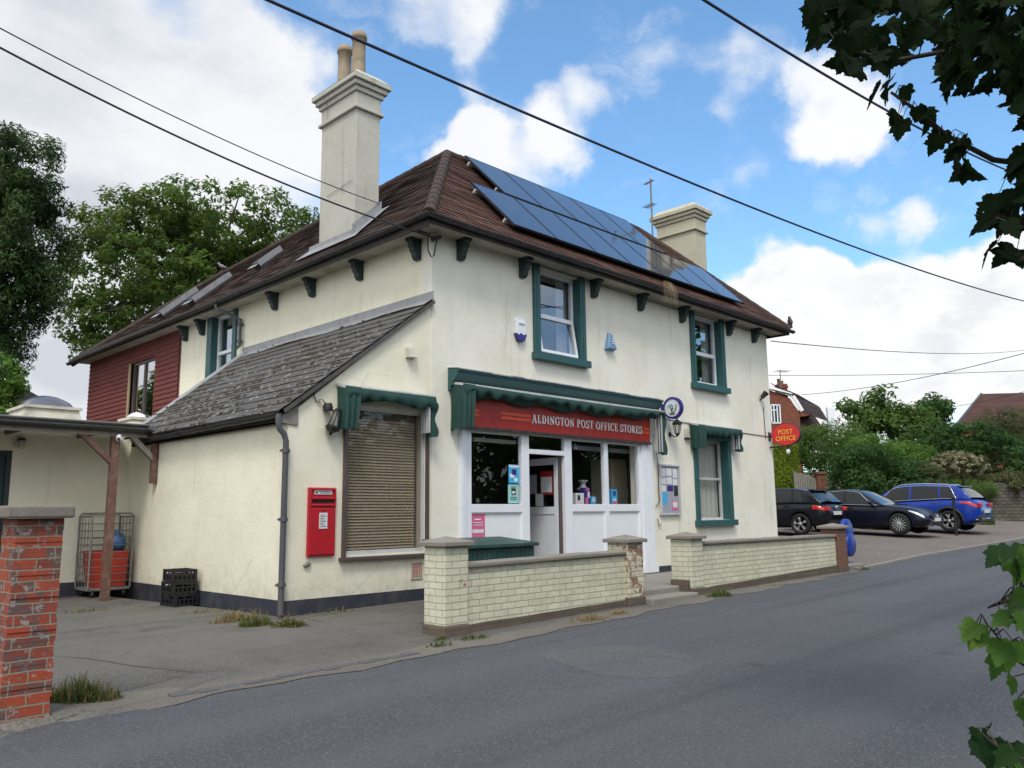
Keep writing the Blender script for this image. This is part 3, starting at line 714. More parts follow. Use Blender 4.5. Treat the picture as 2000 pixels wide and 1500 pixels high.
def ground_window():
    x0, x1, z0, z1 = W3; yf = YF+.15
    m = MB(); frame(m, x0, x1-.0, z0, z1, yf, yf+.06, .05); zm = (z0+z1)/2+.02; m.box(x0+.05, x1-.05, yf-.012, yf+.04, zm-.025, zm+.025)
    w = P(m, 'window', K['alu'], bevel=.005)
    m = MB(); m.box(x0+.05, x1-.05, yf+.02, yf+.026, z0+.05, z1-.05); P(m, 'pane', K['glass'], w)
    m = MB()
    for i in range(24):
        a, b = x0+(x1-x0)*i/24, x0+(x1-x0)*(i+1)/24; ya, yb = yf+.12+.012*math.sin(i*1.7), yf+.12+.012*math.sin((i+1)*1.7); m.quad((a, ya, z0), (b, yb, z0), (b, yb, z1), (a, ya, z1))
    P(m, 'net_curtain', K['net'], w, recalc=False, smooth=True)
    s = MB(); s.box(x0-.12, x0+.003, YF-.05, YF+.155, z0, z1-.003); s.box(x1-.003, x1+.13, YF-.05, YF+.155, z0, z1-.003); s.box(x0-.12, x1+.13, YF-.055, YF+.155, z1-.003, z1+.16)
    s.box(x0-.15, x1+.16, YF-.08, YF-.055, z1+.10, z1+.15)
    P(s, 'surround', K['teal'], w, bevel=.004)
    s = MB(); s.box(x0-.17, x1+.17, YF-.12, YF+.14, z0-.125, z0-.002); P(s, 'sill', K['teal'], w, bevel=.006)
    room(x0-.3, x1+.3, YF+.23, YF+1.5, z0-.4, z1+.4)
ground_window()
def side_window():
    y0, y1, z0, z1 = W4; xf = XM+.10
    m = MB(); m.box(xf, xf+.07, y0, y1, z0, z0+.06); m.box(xf, xf+.07, y0, y1, z1-.06, z1); m.box(xf, xf+.07, y0, y0+.06, z0+.06, z1-.06); m.box(xf, xf+.07, y1-.06, y1, z0+.06, z1-.06)
    zm = onX(440, 688, xf).z; m.box(xf-.02, xf+.07, y0+.06, y1-.06, zm-.035, zm+.035)
    w = P(m, 'window', K['upvc'], bevel=.005)
    m = MB(); m.box(xf+.03, xf+.036, y0+.06, y1-.06, z0+.06, z1-.06); P(m, 'pane', K['glass_up'], w)
    for ya, yb in ((y0-.14, y0+.003), (y1-.003, y1+.22)): s = MB(); s.box(XM-.05, xf, ya, yb, z0-.1, 5.69); P(s, 'surround', K['teal'], w, bevel=.004)
    m = MB(); v = [(x, y, z) for z in (3.9, 5.69) for y in (y0-.3, y1+.3) for x in (XM+.23, XM+2)]
    m.add(v, [(0, 1, 3, 2), (4, 5, 7, 6), (0, 1, 5, 4), (2, 3, 7, 6), (1, 3, 7, 5)]); P(m, 'room_interior', K['room'], recalc=False)
    c = MB(); c.box(XM+.3, XM+.31, y0-.05, y0+.35, z0, z1); P(c, 'curtain', K['curtain'], w)
side_window()
def rear_window():
    y0, y1, z0, z1 = W5; xf = XM+.02
    m = MB(); t = .07
    m.box(xf, xf+.07, y0, y1, z0, z0+t); m.box(xf, xf+.07, y0, y1, z1-t, z1); ym = (y0+y1)/2
    for a in (y0, ym-.05, y1-t): m.box(xf, xf+.07, a, a+(t if a != ym-.05 else .1), z0+t, z1-t)
    w = P(m, 'window', K['winBrown'], bevel=.004)
    m = MB(); m.box(xf+.03, xf+.036, y0+t, y1-t, z0+t, z1-t); P(m, 'pane', K['glass_up'], w)
    m = MB(); m.box(XM-.06, xf, y1, y1+.10, z0-.1, z1); P(m, 'timber_jamb', K['paleWood'], w)
    m = MB(); v = [(x, y, z) for z in (2.7, 5.6) for y in (y0-.3, y1+.3) for x in (XM+.23, XM+2)]
    m.add(v, [(0, 1, 3, 2), (4, 5, 7, 6), (0, 1, 5, 4), (2, 3, 7, 6), (1, 3, 7, 5)]); P(m, 'room_interior', K['room'], recalc=False)
rear_window()
def blind_window():
    x0, x1, z0, z1 = W6; yf = YF+.03
    zt = onY(760, 800).z
    m = MB(); frame(m, x0, x1, z0, zt, yf, yf+.06, .045); m.box(x0, x1, yf-.01, yf+.05, zt, zt+.05); w = P(m, 'window', K['alu'], bevel=.004)
    for xa, xb in ((x0-.05, x0-.001), (x1+.001, x1+.045)): m = MB(); m.box(xa, xb, YF-.035, yf+.05, z0-.03, z1); P(m, 'timber_edge', K['winBrown'], w)
    m = MB(); m.box(x0-.09, x1+.07, YF-.075, yf+.02, z0-.075, z0-.032); P(m, 'sill', K['winBrown'], w, bevel=.004)
    m = MB(); m.box(x0+.002, x1-.002, yf-.005, yf+.04, zt+.052, z1-.002); P(m, 'head_panel', K['bare'], w)
    m = MB(); m.box(x0+.045, x1-.045, yf+.028, yf+.034, z0+.045, zt-.045); P(m, 'dusty_pane', K['dirtyglass'], w)
    m = MB(); k = 44; hh = (zt-z0-.2)/k
    for i in range(k):
        z = z0+.06+i*hh
        m.add([(x0+.06, yf+.06, z), (x1-.13, yf+.06, z+.004*math.sin(i*1.3)), (x1-.13, yf+.085, z+hh*.72), (x0+.06, yf+.085, z+hh*.72)], [(0, 1, 2, 3)])
    P(m, 'venetian_blind', K['blind'], w, recalc=False)
    m = MB()
    for i in range(60):
        a, b = x0+(x1-x0)*i/60, x0+(x1-x0)*(i+1)/60; ya, yb = yf+.22+.03*math.sin(i*.9), yf+.22+.03*math.sin((i+1)*.9); m.quad((a, ya, z0), (b, yb, z0), (b, yb, zt), (a, ya, zt))
    P(m, 'brown_curtain', K['winBrown'], w, recalc=False, smooth=True)
blind_window()

# ---- chimneys
def chimney(name, x0, x1, y0, y1, zb, ztop, mat):
    m = MB(); m.box(x0, x1, y0, y1, zb, ztop-.33)
    def band(o, a, b): m.box(x0-o, x1+o, y0-o, y1+o, ztop-b, ztop-a)
    band(.055, .60, .66); band(.012, .33, .60); band(.05, .24, .33); band(.10, .15, .24); band(.15, .06, .15)
    o = .15; a = [(x0-o, y0-o), (x1+o, y0-o), (x1+o, y1+o), (x0-o, y1+o)]; i = .02; b = [(x0+i, y0+i), (x1-i, y0+i), (x1-i, y1-i), (x0+i, y1-i)]
    m.add([(x, y, ztop-.06) for x, y in a]+[(x, y, ztop+.10) for x, y in b], [(0, 1, 5, 4), (1, 2, 6, 5), (2, 3, 7, 6), (3, 0, 4, 7), (4, 5, 6, 7)])
    return P(m, name, K[mat], RF, bevel=.012)
C1 = chimney('chimney', 7.85, 8.37, 11.52, 12.63, 5.9, 9.26, 'chimney')
C2 = chimney('chimney', 17.72, 18.24, 10.78, 11.92, 6.2, 9.24, 'chimney2')
def pot(x, y, z, h, r):
    m = MB(); m.lathe([(r*1.12, 0), (r*1.1, .05), (r, .12), (r*.93, h*.55), (r*.95, h-.13), (r*1.13, h-.12), (r*1.13, h-.05), (r*1.02, h-.03), (r*1.02, h), (r*.8, h), (r*.78, h-.25)], (x, y, z), n=20)
    return P(m, 'chimney_pot', K['pot'], RF)
pot(8.10, 11.84, 9.30, .98, .13); pot(8.10, 12.30, 9.30, .90, .13)
m = MB()   # lead round the big stack
for (a, b) in (((7.84, 11.44, 6.30), (8.42, 11.44, 6.86)),):
    m.add([(7.80, 11.51, 6.42), (8.42, 11.51, 7.02), (8.42, 11.50, 6.86), (7.80, 11.50, 6.24), (8.44, 11.28, 6.88), (7.78, 11.28, 6.22)], [(0, 1, 2, 3), (3, 2, 4, 5)])
m.add([(7.845, 11.3, 6.36), (7.845, 12.95, 6.36), (7.84, 12.95, 6.28), (7.84, 11.3, 6.28), (7.66, 11.2, 6.11), (7.64, 13.1, 6.09)], [(0, 1, 2, 3), (3, 2, 5, 4)])
P(m, 'chimney_lead', K['lead'], RF, recalc=False)

# ---- roof windows on the long side slope
def side_plane(x, y, off=.0):
    d = ray(x, y); k = (8.45-E0)/(10.03-7.45); t = (E0+off-7.45*k-H)/(d.z-d.x*k); return d*t+Vector((0, 0, H))
sdir = Vector((10.03-7.45, 0, 8.2-E0)).normalized(); snor = Vector((-sdir.z, 0, sdir.x))
for (bx, by), (tx, ty), wd in (((297, 617), (374, 562), .30), ((363, 586), (447, 528), .30), ((502, 507), (552, 471), .26)):
    a = side_plane(bx, by, .1); b = side_plane(tx, ty, .1); L = max(.7, min(1.5, (b-a).length)); y0 = (a.y+b.y)/2; x0 = max(7.9, a.x)
    base = Vector((x0, y0, E0+(x0-7.45)*.955)); q = lambda s, t, h: base+sdir*s+Vector((0, t, 0))+snor*h
    m = MB()
    for s0_, s1_, t0_, t1_ in ((0, L, 0, .06), (0, L, wd-.06, wd), (0, .06, .06, wd-.06), (L-.06, L, .06, wd-.06)):
        v = [q(s, t, h) for h in (-.08, .075) for t in (t0_, t1_) for s in (s0_, s1_)]
        m.add(v, [(0, 2, 3, 1), (4, 5, 7, 6), (0, 1, 5, 4), (2, 6, 7, 3), (0, 4, 6, 2), (1, 3, 7, 5)])
    rw = P(m, 'roof_window', K['pipe'], RF)
    m = MB(); m.add([q(.055, .055, .06), q(L-.055, .055, .06), q(L-.055, wd-.055, .06), q(.055, wd-.055, .06)], [(0, 1, 2, 3)]); P(m, 'pane', K['carglass_'], rw, recalc=False); m = MB(); m.bar(q(.0, -.012, .03), q(L, -.012, .03), .02, .12, snor); m.add([q(-.14, -.06, .035), q(-.005, -.06, .045), q(-.005, wd+.06, .045), q(-.14, wd+.06, .035)], [(0, 1, 2, 3)]); P(m, 'lead_flashing', K['lead'], rw, recalc=False)

# ---- downpipes
def pipe(pts, r=.036, brackets=(), name='downpipe', out=(0, -1, 0)):
    m = MB(); m.tube(pts, r, 12)
    for z, p in brackets:
        m.tube([Vector(p)+Vector((0, 0, -.025)), Vector(p)+Vector((0, 0, .025))], r*1.35, 12); o = Vector(out)*-.07; s = Vector((out[1], -out[0], 0))
        m.bar(Vector(p)+o*.3-s*.07, Vector(p)+o*.3+s*.07, .02, .025)
    return P(m, name, K['pipe'])
dx, dy = XL+.055, YF-.075
dpx = onY(541, 1000, YF-.06).x
pp = [(XL-.17, YF-.02, 2.70), (XL-.17, YF-.03, 2.52), (XL-.13, YF-.045, 2.45), (dpx-.06, YF-.06, 2.42), (dpx, YF-.06, 2.35), (dpx, YF-.06, .22)]
dpx = max(XL-.06, min(dpx, XL+.05))
pp = [(XL-.17, YF-.04, 2.72), (XL-.17, YF-.05, 2.60), (XL-.15, YF-.05, 2.53), (dpx-.03, YF-.055, 2.47), (dpx, YF-.055, 2.38), (dpx, YF-.055, .24)]
pipe(pp, .038, [(0, (dpx, YF-.055, z)) for z in (2.26, 1.40, .60)])
d0 = onX(470, 640, XM-.06).y
pipe([(7.365, d0+.25, 5.68), (7.365, d0+.24, 5.60), (XM-.22, d0+.12, 5.50), (XM-.07, d0, 5.40), (XM-.07, d0, 4.86), (XM-.15, d0-.05, 4.80)], .036, [(0, (XM-.07, d0, 5.3)), (0, (XM-.07, d0, 4.95))], out=(-1, 0, 0))
# thin cable pinned along the front and the cable run at first floor level
m = MB(); n = 40
for a, b, sg in ((onY(860, 452, YF-.03), onY(1498, 655, YF-.03), .06), ((13.9, YF-.012, onY(1300, 818).z), (XR_-.03, YF-.012, onY(1500, 853).z), .02)):
    a, b = Vector(a), Vector(b); m.tube([a.lerp(b, i/n)-Vector((0, 0, sg*math.sin(math.pi*i/n))) for i in range(n+1)], .0075, 5)
a = onY(1275, 848, YF-.03); m.tube([a+Vector((.02, 0, 0)), a+Vector((.06, 0, -.25)), a+Vector((.14, 0, -.5)), a+Vector((.13, 0, -1.1)), a+Vector((.15, 0, -1.3)), a+Vector((.02, 0, -1.42))], .008, 5)
a = onY(1491, 795, YF-.02); m.tube([a, a+Vector((.03, 0, -.75))], .008, 5)
m.tube([onX(690, 352, 7.85)+Vector((-.02, 0, 0)), onX(640, 385, 7.85)+Vector((-.02, 0, 0))], .004, 4)
P(m, 'surface_cable', K['cable'])
m = MB(); c = Vector((XM-.03, YF-.06, 5.60))
m.tube([c+Vector((.05, -.02, 0)), c+Vector((.02, -.02, -.12)), c+Vector((.0, -.02, -.24)), c+Vector((-.06, -.02, -.28)), c+Vector((-.12, -.02, -.2)), c+Vector((-.13, -.02, -.05)), c+Vector((-.1, 0, .05))], .010, 6)
m.tube([c+Vector((0, .03, .02)), c+Vector((0, -.1, .02))], .035, 8); m.tube([c+Vector((.07, .03, .05)), c+Vector((.07, -.08, .05))], .03, 8)
P(m, 'cable_anchor', K['cable'])
# small fixings, air brick, hook and wall vent
a, b = onY(803, 1099), onY(822, 1130)
m = MB(); m.box(a.x, b.x+.03, YF-.006, YF+.012, b.z, a.z)
for i in range(6):
    for j in range(8):
        xx = a.x+.02+i*(b.x-a.x)/6; zz = b.z+.02+j*(a.z-b.z-.02)/8; m.cm = 1; m.box(xx, xx+.016, YF-.0085, YF-.0062, zz, zz+.018); m.cm = 0
P(m, 'air_brick', [K['bare'], K['posterred']])
c = onY(800, 690); m = MB(); m.prism([(0, -.07), (.11, -.07), (.07, .075), (0, .075)], (c.x-.07, YF+.01, c.z), (0, -1, 0), (0, 0, 1), (.15, 0, 0)); P(m, 'wall_vent', K['bare'])
c = onY(1284, 1020); m = MB(); m.tube([c+Vector((0, -.01, .07)), c+Vector((0, -.03, -.03)), c+Vector((.02, -.03, -.06)), c+Vector((.07, -.03, -.06)), c+Vector((.09, -.03, -.03))], .009, 6); P(m, 'wall_hook', K['metal'])
c = onY(600, 1104); m = MB(); m.tube([(c.x-.05, YF-.004, c.z-.01), (c.x, YF-.008, c.z+.02), (c.x+.04, YF-.004, c.z+.02)], [.02, .035, .02], 8); P(m, 'broken_render_patch', K['greyWood'])
# ------------------------------------------------------------------ shopfront (part of the building)
yF = YF-.02; yB = YF+.06
zH, zS0, zS1 = 2.70, 1.46, 1.59      # head, rail bottom/top
xs = dict(a=8.64, b=9.76, c=9.94, d=10.84, e=11.03, f=11.94, g=12.06, h=12.99)
m = MB()
for x0, x1 in ((8.52, xs['a']), (xs['b'], xs['c']), (xs['d'], xs['e']), (xs['h'], 13.07)): m.box(x0, x1, yF, yB, FL, 2.86)
m.box(xs['f'], xs['g'], yF, yB, FL+.12, 2.86)
for x0, x1 in ((xs['a'], xs['b']), (xs['e'], xs['f']), (xs['g'], xs['h'])):
    m.box(x0, x1, yF, yB, zH, 2.86); m.box(x0, x1, yF, yB, zS0, zS1); m.box(x0, x1, yF+.02, yB, FL, FL+.1)
m.box(xs['c'], xs['d'], yF, yB, 2.73, 2.86); m.box(xs['c'], xs['d'], yF, yB, 2.42, 2.50)
SF = P(m, 'shopfront_frame', K['upvc'], bevel=.006)
for x0, x1 in ((8.39, 8.52), (13.07, 13.45)):
    m = MB(); m.box(x0, x1, YF-.045, YF+.02, FL, 2.86)
    k = max(1, round((x1-x0)/.09))
    for i in range(k): m.box(x0+.02+i*(x1-x0-.02)/k, x0+.02+(i+.62)*(x1-x0-.02)/k, YF-.06, YF-.045, FL+.18, 2.78)
    m.box(x0-.04, x1+.04, YF-.065, YF+.02, FL, FL+.17); P(m, 'pilaster', K['upvc'], SF, bevel=.005)

for x0, x1 in ((xs['a'], xs['b']), (xs['e'], xs['f']), (xs['g'], xs['h'])):
    m = MB(); m.box(x0, x1, yF+.035, yB-.01, FL+.1, zS0)
    for a, b, c, d in ((x0, x0+.018, FL+.1, zS0), (x1-.018, x1, FL+.1, zS0), (x0+.018, x1-.018, zS0-.018, zS0), (x0+.018, x1-.018, FL+.1, FL+.118)): m.box(a, b, yF+.018, yF+.035, c, d)
    P(m, 'lower_panel', K['upvc'], SF)
    m = MB(); m.box(x0, x1, yF+.045, yF+.051, zS1, zH); P(m, 'pane', K['glass'], SF)
m = MB(); m.box(xs['c'], xs['d'], yF+.045, yF+.051, 2.50, 2.73); P(m, 'transom_pane', K['glass'], SF)
# the door stands open, swung right into the shop
dh = Vector((xs['d']-.03, yB+.02, 0)); da = R(93); du = Vector((-math.cos(da), math.sin(da), 0)); dn = Vector((-du.y, du.x, 0))
def dbox(m, a0, a1, z0, z1, t0, t1):
    v = [dh+du*a+dn*t+Vector((0, 0, z)) for z in (z0, z1) for t in (t0, t1) for a in (a0, a1)]
    m.add(v, [(0, 2, 3, 1), (4, 5, 7, 6), (0, 1, 5, 4), (2, 6, 7, 3), (0, 4, 6, 2), (1, 3, 7, 5)])
m = MB()
for a0, a1, z0, z1 in ((0, .1, FL+.02, 2.40), (.78, .88, FL+.02, 2.40), (.1, .78, 2.28, 2.40), (.1, .78, zS0-.04, zS1-.04), (.1, .78, FL+.02, FL+.14)): dbox(m, a0, a1, z0, z1, 0, .05)
dbox(m, .1, .78, FL+.14, zS0-.04, .012, .038)
DO = P(m, 'open_door', K['upvc'], bevel=.004)
m = MB(); dbox(m, .1, .78, zS1-.04, 2.28, .022, .028); P(m, 'door_pane', K['glass'], DO)
def on_door(name, mat, a0, a1, z0, z1, t):
    m = MB(); dbox(m, a0, a1, z0, z1, t, t+.004); return P(m, name, K[mat], DO)
on_door('red_notice', 'posterred', .12, .42, 1.76, 2.17, .054); on_door('notice_sheet', 'paper', .14, .40, 1.80, 2.07, .0595)
on_door('pale_notice', 'board', .52, .76, 1.78, 2.12, .054); on_door('small_card', 'paper', .36, .55, 1.56, 1.78, .056)
m = MB(); m.box(xs['d']-.075, xs['d']-.001, yB, yB+.05, FL, 2.42); P(m, 'door_jamb', K['winBrown'], SF)
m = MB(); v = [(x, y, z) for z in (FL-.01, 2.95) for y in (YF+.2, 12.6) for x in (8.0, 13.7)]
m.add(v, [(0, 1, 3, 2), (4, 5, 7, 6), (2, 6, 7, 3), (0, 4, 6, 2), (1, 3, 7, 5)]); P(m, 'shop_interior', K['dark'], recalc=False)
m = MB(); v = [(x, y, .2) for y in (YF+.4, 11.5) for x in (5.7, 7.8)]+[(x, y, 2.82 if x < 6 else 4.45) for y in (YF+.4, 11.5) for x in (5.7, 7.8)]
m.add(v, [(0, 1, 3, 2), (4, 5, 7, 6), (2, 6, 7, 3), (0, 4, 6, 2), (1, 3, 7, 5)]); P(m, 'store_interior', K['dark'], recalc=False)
# cornice over the shopfront
ca, cb = onY(873.5, 718, YF-.25), onY(1296.4, 781, YF-.25); CX0, CX1 = 8.17, cb.x; cz_ = cb.z-3.70
m = MB(); m.prism([(p, q+cz_) for p, q in [(0, 3.38), (.06, 3.38), (.06, 3.44), (.10, 3.46), (.10, 3.50), (.14, 3.53), (.18, 3.57), (.215, 3.61), (.215, 3.65), (.245, 3.66), (.245, 3.70), (0, 3.725)]], (CX0, YF, 0), (0, -1, 0), (0, 0, 1), (CX1-CX0, 0, 0))
CO = P(m, 'cornice', K['teal'])
m = MB(); rs = random.Random(3); x = CX0-.01
while x < CX1:
    w = rs.uniform(.25, .6); h = rs.uniform(-.006, .010)+cz_; m.add([(x, YF-.26, 3.70+h), (min(CX1, x+w), YF-.26, 3.702+h), (min(CX1, x+w), YF, 3.735+cz_), (x, YF, 3.735+cz_), (x, YF-.262, 3.683+h), (min(CX1, x+w), YF-.262, 3.683+h)], [(0, 1, 2, 3), (4, 5, 1, 0)]); x += w
P(m, 'cornice_lead', K['lead'], CO, recalc=False)

# ------------------------------------------------------------------ lettering
def glyph(ch):
    """slab-serif capitals as strokes (polygons) in a unit-high cell; returns polys, advance"""
    T, t = .21, .10; P_ = []; 
    def seg(x0, y0, x1, y1, w): 
        dx, dy = x1-x0, y1-y0; l = math.hypot(dx, dy); nx, ny = -dy/l*w/2, dx/l*w/2; P_.append([(x0+nx, y0+ny), (x0-nx, y0-ny), (x1-nx, y1-ny), (x1+nx, y1+ny)])
    def bar(x0, x1, y, h=.09): P_.append([(x0, y), (x1, y), (x1, y+h), (x0, y+h)])
    def stem(x, w=T, y0=0, y1=1): P_.append([(x-w/2, y0), (x+w/2, y0), (x+w/2, y1), (x-w/2, y1)])
    def arc(cx, cy, rx, ry, a0, a1, w0, w1, n=14):
        for i in range(n):
            q = []
            for k in (i, i+1):
                f = k/n; a = R(a0+(a1-a0)*f); c = abs(math.cos(a)); w = w1+(w0-w1)*c
                q.append(((cx+rx*math.cos(a), cy+ry*math.sin(a)), (cx+(rx-w)*math.cos(a), cy+(ry-min(w, w1*1.15))*math.sin(a))))
            P_.append([q[0][0], q[1][0], q[1][1], q[0][1]])
    if ch == 'A': seg(.14, .05, .44, 1, .1); seg(.76, .05, .48, 1, T); bar(.24, .66, .30, .09); bar(0, .3, 0); bar(.56, .96, 0); return P_, .98
    if ch == 'L': stem(.24); bar(.04, .44, .91); bar(.04, .72, 0); bar(.62, .72, 0, .32); return P_, .78
    if ch == 'D': stem(.24); bar(.04, .36, .91); bar(.04, .36, 0); arc(.36, .5, .48, .5, -90, 90, T, .09); return P_, .94
    if ch == 'I': stem(.24); bar(.04, .44, .91); bar(.04, .44, 0); return P_, .5
    if ch == 'N': stem(.18, .1); stem(.78, .1); seg(.18, .95, .78, .05, T); bar(.02, .3, .91); bar(.02, .36, 0); bar(.6, .96, .91); return P_, .98
    if ch == 'G': arc(.5, .5, .46, .5, 50, 310, T, .09, 20); stem(.78, T*.9, .08, .46); bar(.58, .96, .40); bar(.74, .86, .66, .3); return P_, .98
    if ch == 'T': stem(.42); bar(.22, .62, 0); bar(.03, .81, .91); bar(.03, .11, .66, .26); bar(.73, .81, .66, .26); return P_, .84
    if ch == 'O': arc(.48, .5, .46, .5, 0, 360, T, .09, 26); return P_, .96
    if ch == 'P': stem(.24); bar(.04, .46, 0); bar(.04, .4, .91); arc(.4, .725, .38, .275, -90, 90, T, .09); return P_, .82
    if ch == 'S': arc(.4, .74, .34, .26, 30, 265, T*.9, .09); arc(.4, .27, .36, .27, -150, 85, T*.9, .10); bar(.64, .74, .66, .3); bar(.04, .14, .04, .3); return P_, .80
    if ch == 'F': stem(.24); bar(.04, .46, 0); bar(.04, .74, .91); bar(.3, .56, .46); bar(.66, .74, .66, .26); bar(.5, .57, .36, .28); return P_, .78
    if ch == 'C': arc(.5, .5, .46, .5, 48, 312, T, .09, 20); bar(.78, .88, .62, .34); return P_, .92
    if ch == 'E': stem(.24); bar(.04, .76, 0); bar(.04, .74, .91); bar(.3, .56, .46); bar(.66, .74, .66, .26); bar(.68, .76, 0, .32); bar(.5, .57, .36, .28); return P_, .80
    if ch == 'R': stem(.24); bar(.04, .42, 0); bar(.04, .4, .91); arc(.4, .735, .36, .265, -90, 90, T, .09); seg(.46, .5, .78, .06, T*.95); bar(.7, .96, 0); return P_, .94
    return P_, .42
def slab_text(s):
    out = []; x = 0
    for ch in s:
        p, w = glyph(ch); out += [[(a+x, b) for a, b in q] for q in p]; x += w+.045
    return out, x
def font_mesh(s):
    c = bpy.data.curves.new('txt', 'FONT'); c.body = s; c.size = 1.; c.resolution_u = 3
    o = bpy.data.objects.new('txt', c); COL.objects.link(o); bpy.context.view_layer.update()
    me = bpy.data.meshes.new_from_object(o.evaluated_get(bpy.context.evaluated_depsgraph_get()))
    v = [tuple(x.co) for x in me.vertices]; f = [tuple(p.vertices) for p in me.polygons]
    bpy.data.objects.remove(o); bpy.data.curves.remove(c); bpy.data.meshes.remove(me); return v, f
def put_text(m, s, o, u, v, h, width=None, n=None):
    """words in the built-in sans face: lower-left at o, cap height h, optionally squeezed to a width"""
    vs, fs = font_mesh(s); x0 = min(p[0] for p in vs); x1 = max(p[0] for p in vs); y0 = min(p[1] for p in vs); y1 = max(p[1] for p in vs)
    k = h/(y1-y0); kx = width/(x1-x0) if width else k; o, u, v = Vector(o), Vector(u), Vector(v)
    m.add([o+u*((p[0]-x0)*kx)+v*((p[1]-y0)*k) for p in vs], fs)

# signboard across the shopfront
SGY = YF-.10
q0, q1 = onY(909, 833, SGY), onY(1270, 862, SGY)
SX0, SX1, SZ0, SZ1 = q0.x, q1.x, 2.785, 3.30
SG = thing('shop_signboard', 'long dark red fascia signboard with white serif lettering above the shop windows', 'sign', (SX0, SGY, SZ0))
m = MB(); m.box(SX0, SX1, SGY, YF-.003, SZ0, SZ1); m.build('board', K['signred'], SG)
m = MB(); m.box(SX0-.03, SX1+.02, SGY-.02, SGY+.02, SZ0-.045, SZ0-.002); m.build('lower_rail', K['fascia'], SG)
l0 = onY(1038, 822, SGY); l1 = onY(1254, 841, SGY); hgt = .148; zl = onY(1254, 848, SGY).z
polys, wd = slab_text('ALDINGTON POST OFFICE STORES'); kx = (l1.x-l0.x)/wd
m = MB()
for p in polys: m.add([(l0.x+a*kx, SGY-.010, zl+b*hgt) for a, b in p], [tuple(range(len(p)))])
m.build('lettering', K['white'], SG, recalc=False)
st = MB()
for xa, xb in ((SX0+.02, onY(935, 800, SGY).x), (onY(978, 812, SGY).x, onY(1036, 818, SGY).x), (onY(1256, 845, SGY).x, SX1-.02)):
    for dz in (.015, .085): st.box(xa, xb, SGY-.006, SGY-.002, zl+dz, zl+dz+.045)
st.build('orange_stripes', K['orange'], SG)

# ------------------------------------------------------------------ awnings folded against the wall
def awning(label, x0, x1, zt, proj, vh, cl, cr, rcheek=True, sag=.0, scall=.16):
    A = thing('folded_awning', label, 'awning', (x0, YF, zt))
    yo = YF-proj
    m = MB(); m.prism([(0, 0), (proj, -.05), (proj, -.085), (proj-.03, -.085), (0, -.03)], (x0, YF-.002, zt), (0, -1, 0), (0, 0, 1), (x1-x0, 0, 0)); m.build('head_rail', K['alu'], A)
    m = MB(); n = int((x1-x0)/.02); rows = 8
    zs = lambda x: sag*math.sin(math.pi*(x-x0)/(x1-x0))
    vs = []
    for i in range(n+1):
        x = x0+(x1-x0)*i/n; ph = 2*math.pi*((x-x0)/scall+.12*math.sin(x*2.9)); low = vh+(.030+.014*math.sin(x*2.3+1))*math.cos(ph)+.028*math.sin(x*1.7)+.01*math.sin(x*7.1)
        for j in range(rows+1):
            f = j/rows; vs.append((x, yo-.012-.05*math.sin(f*2.2)-.006*math.sin(x*9+f*3)*f+.05*f, zt-.07-low*f-zs(x)*(.4+.6*f)))
    m.add(vs, [(i*(rows+1)+j, (i+1)*(rows+1)+j, (i+1)*(rows+1)+j+1, i*(rows+1)+j+1) for i in range(n) for j in range(rows)])
    m.build('valance', K['awning'], A, recalc=False, smooth=True)
    m = MB(); n2 = max(8, int((x1-x0)/.05)); vs = []
    for i in range(n2+1):
        x = x0+.05+(x1-x0-.1)*i/n2
        for j in range(7):
            f = j/6; vs.append((x, yo+.05+(proj-.08)*f, zt-.09-.13*math.sin(math.pi*f)-.03*math.sin(x*6+f)-zs(x)))
    m.add(vs, [(i*7+j, (i+1)*7+j, (i+1)*7+j+1, i*7+j+1) for i in range(n2) for j in range(6)])
    m.build('folded_canvas', K['awning'], A, recalc=False, smooth=True)
    # hanging cheek, pleated, at the left
    path = [(x0+.004, YF-.02-(proj)*t) for t in [i/8 for i in range(9)]]+[(x0+.004+.24*i/10, yo-.01) for i in range(1, 11)]
    m = MB(); vs = []; R_ = 10
    for i, (x, y) in enumerate(path):
        for j in range(R_+1):
            f = j/R_; pl = .022*math.sin(i*1.5)*(.3+f); k = 1-.28*f if i > 8 else 1
            vs.append((x0+(x-x0)*k+pl*.3, y-pl-.02*math.sin(f*3), zt-.06-cl*f*(1-.06*(i/len(path)))-.012*math.sin(i*1.3)*f))
    m.add(vs, [(i*(R_+1)+j, (i+1)*(R_+1)+j, (i+1)*(R_+1)+j+1, i*(R_+1)+j+1) for i in range(len(path)-1) for j in range(R_)])
    m.build('hanging_cheek', K['awning'], A, recalc=False, smooth=True)
    if rcheek:
        m = MB()
        for k in range(4): m.bar((x1-.10+.0*k, yo+.02+.055*k, zt-.14), (x1-.10, yo+.02+.055*k, zt-cr), .022, .024)
        m.build('folding_arms', K['alu'], A)
        m = MB(); out = [(0, 0), (.06, -.04)]+[(.10+.035*math.sin(f*9), -.04-(cr-.06)*f) for f in [i/10 for i in range(1, 11)]]+[(.0, -cr+.01)]
        m.prism(out, (x1-.055, yo+.03, zt-.07), (1, -.1, 0), (0, 0, 1), (0, .05, 0)); m.prism([(a*.8, b*.95) for a, b in out], (x1-.05, yo+.10, zt-.08), (1, .2, 0), (0, 0, 1), (0, .06, 0))
        m.build('gathered_cheek', K['awning'], A)
    return A
a0, a1 = onY(673, 752, YF-.2), onY(849, 770, YF-.2)
awning('green scalloped awning folded over the blind-covered lean-to window', a0.x, a1.x, a0.z+.05, .22, .17, .60, .60, scall=.26)
a0, a1 = onY(907, 742, YF-.31), onY(1298, 799, YF-.31)
awning('long sagging green awning folded under the shopfront cornice', a0.x-.03, a1.x, (a0.z+a1.z)/2+.01, .31, .10, .70, .86, sag=.05, scall=.36)
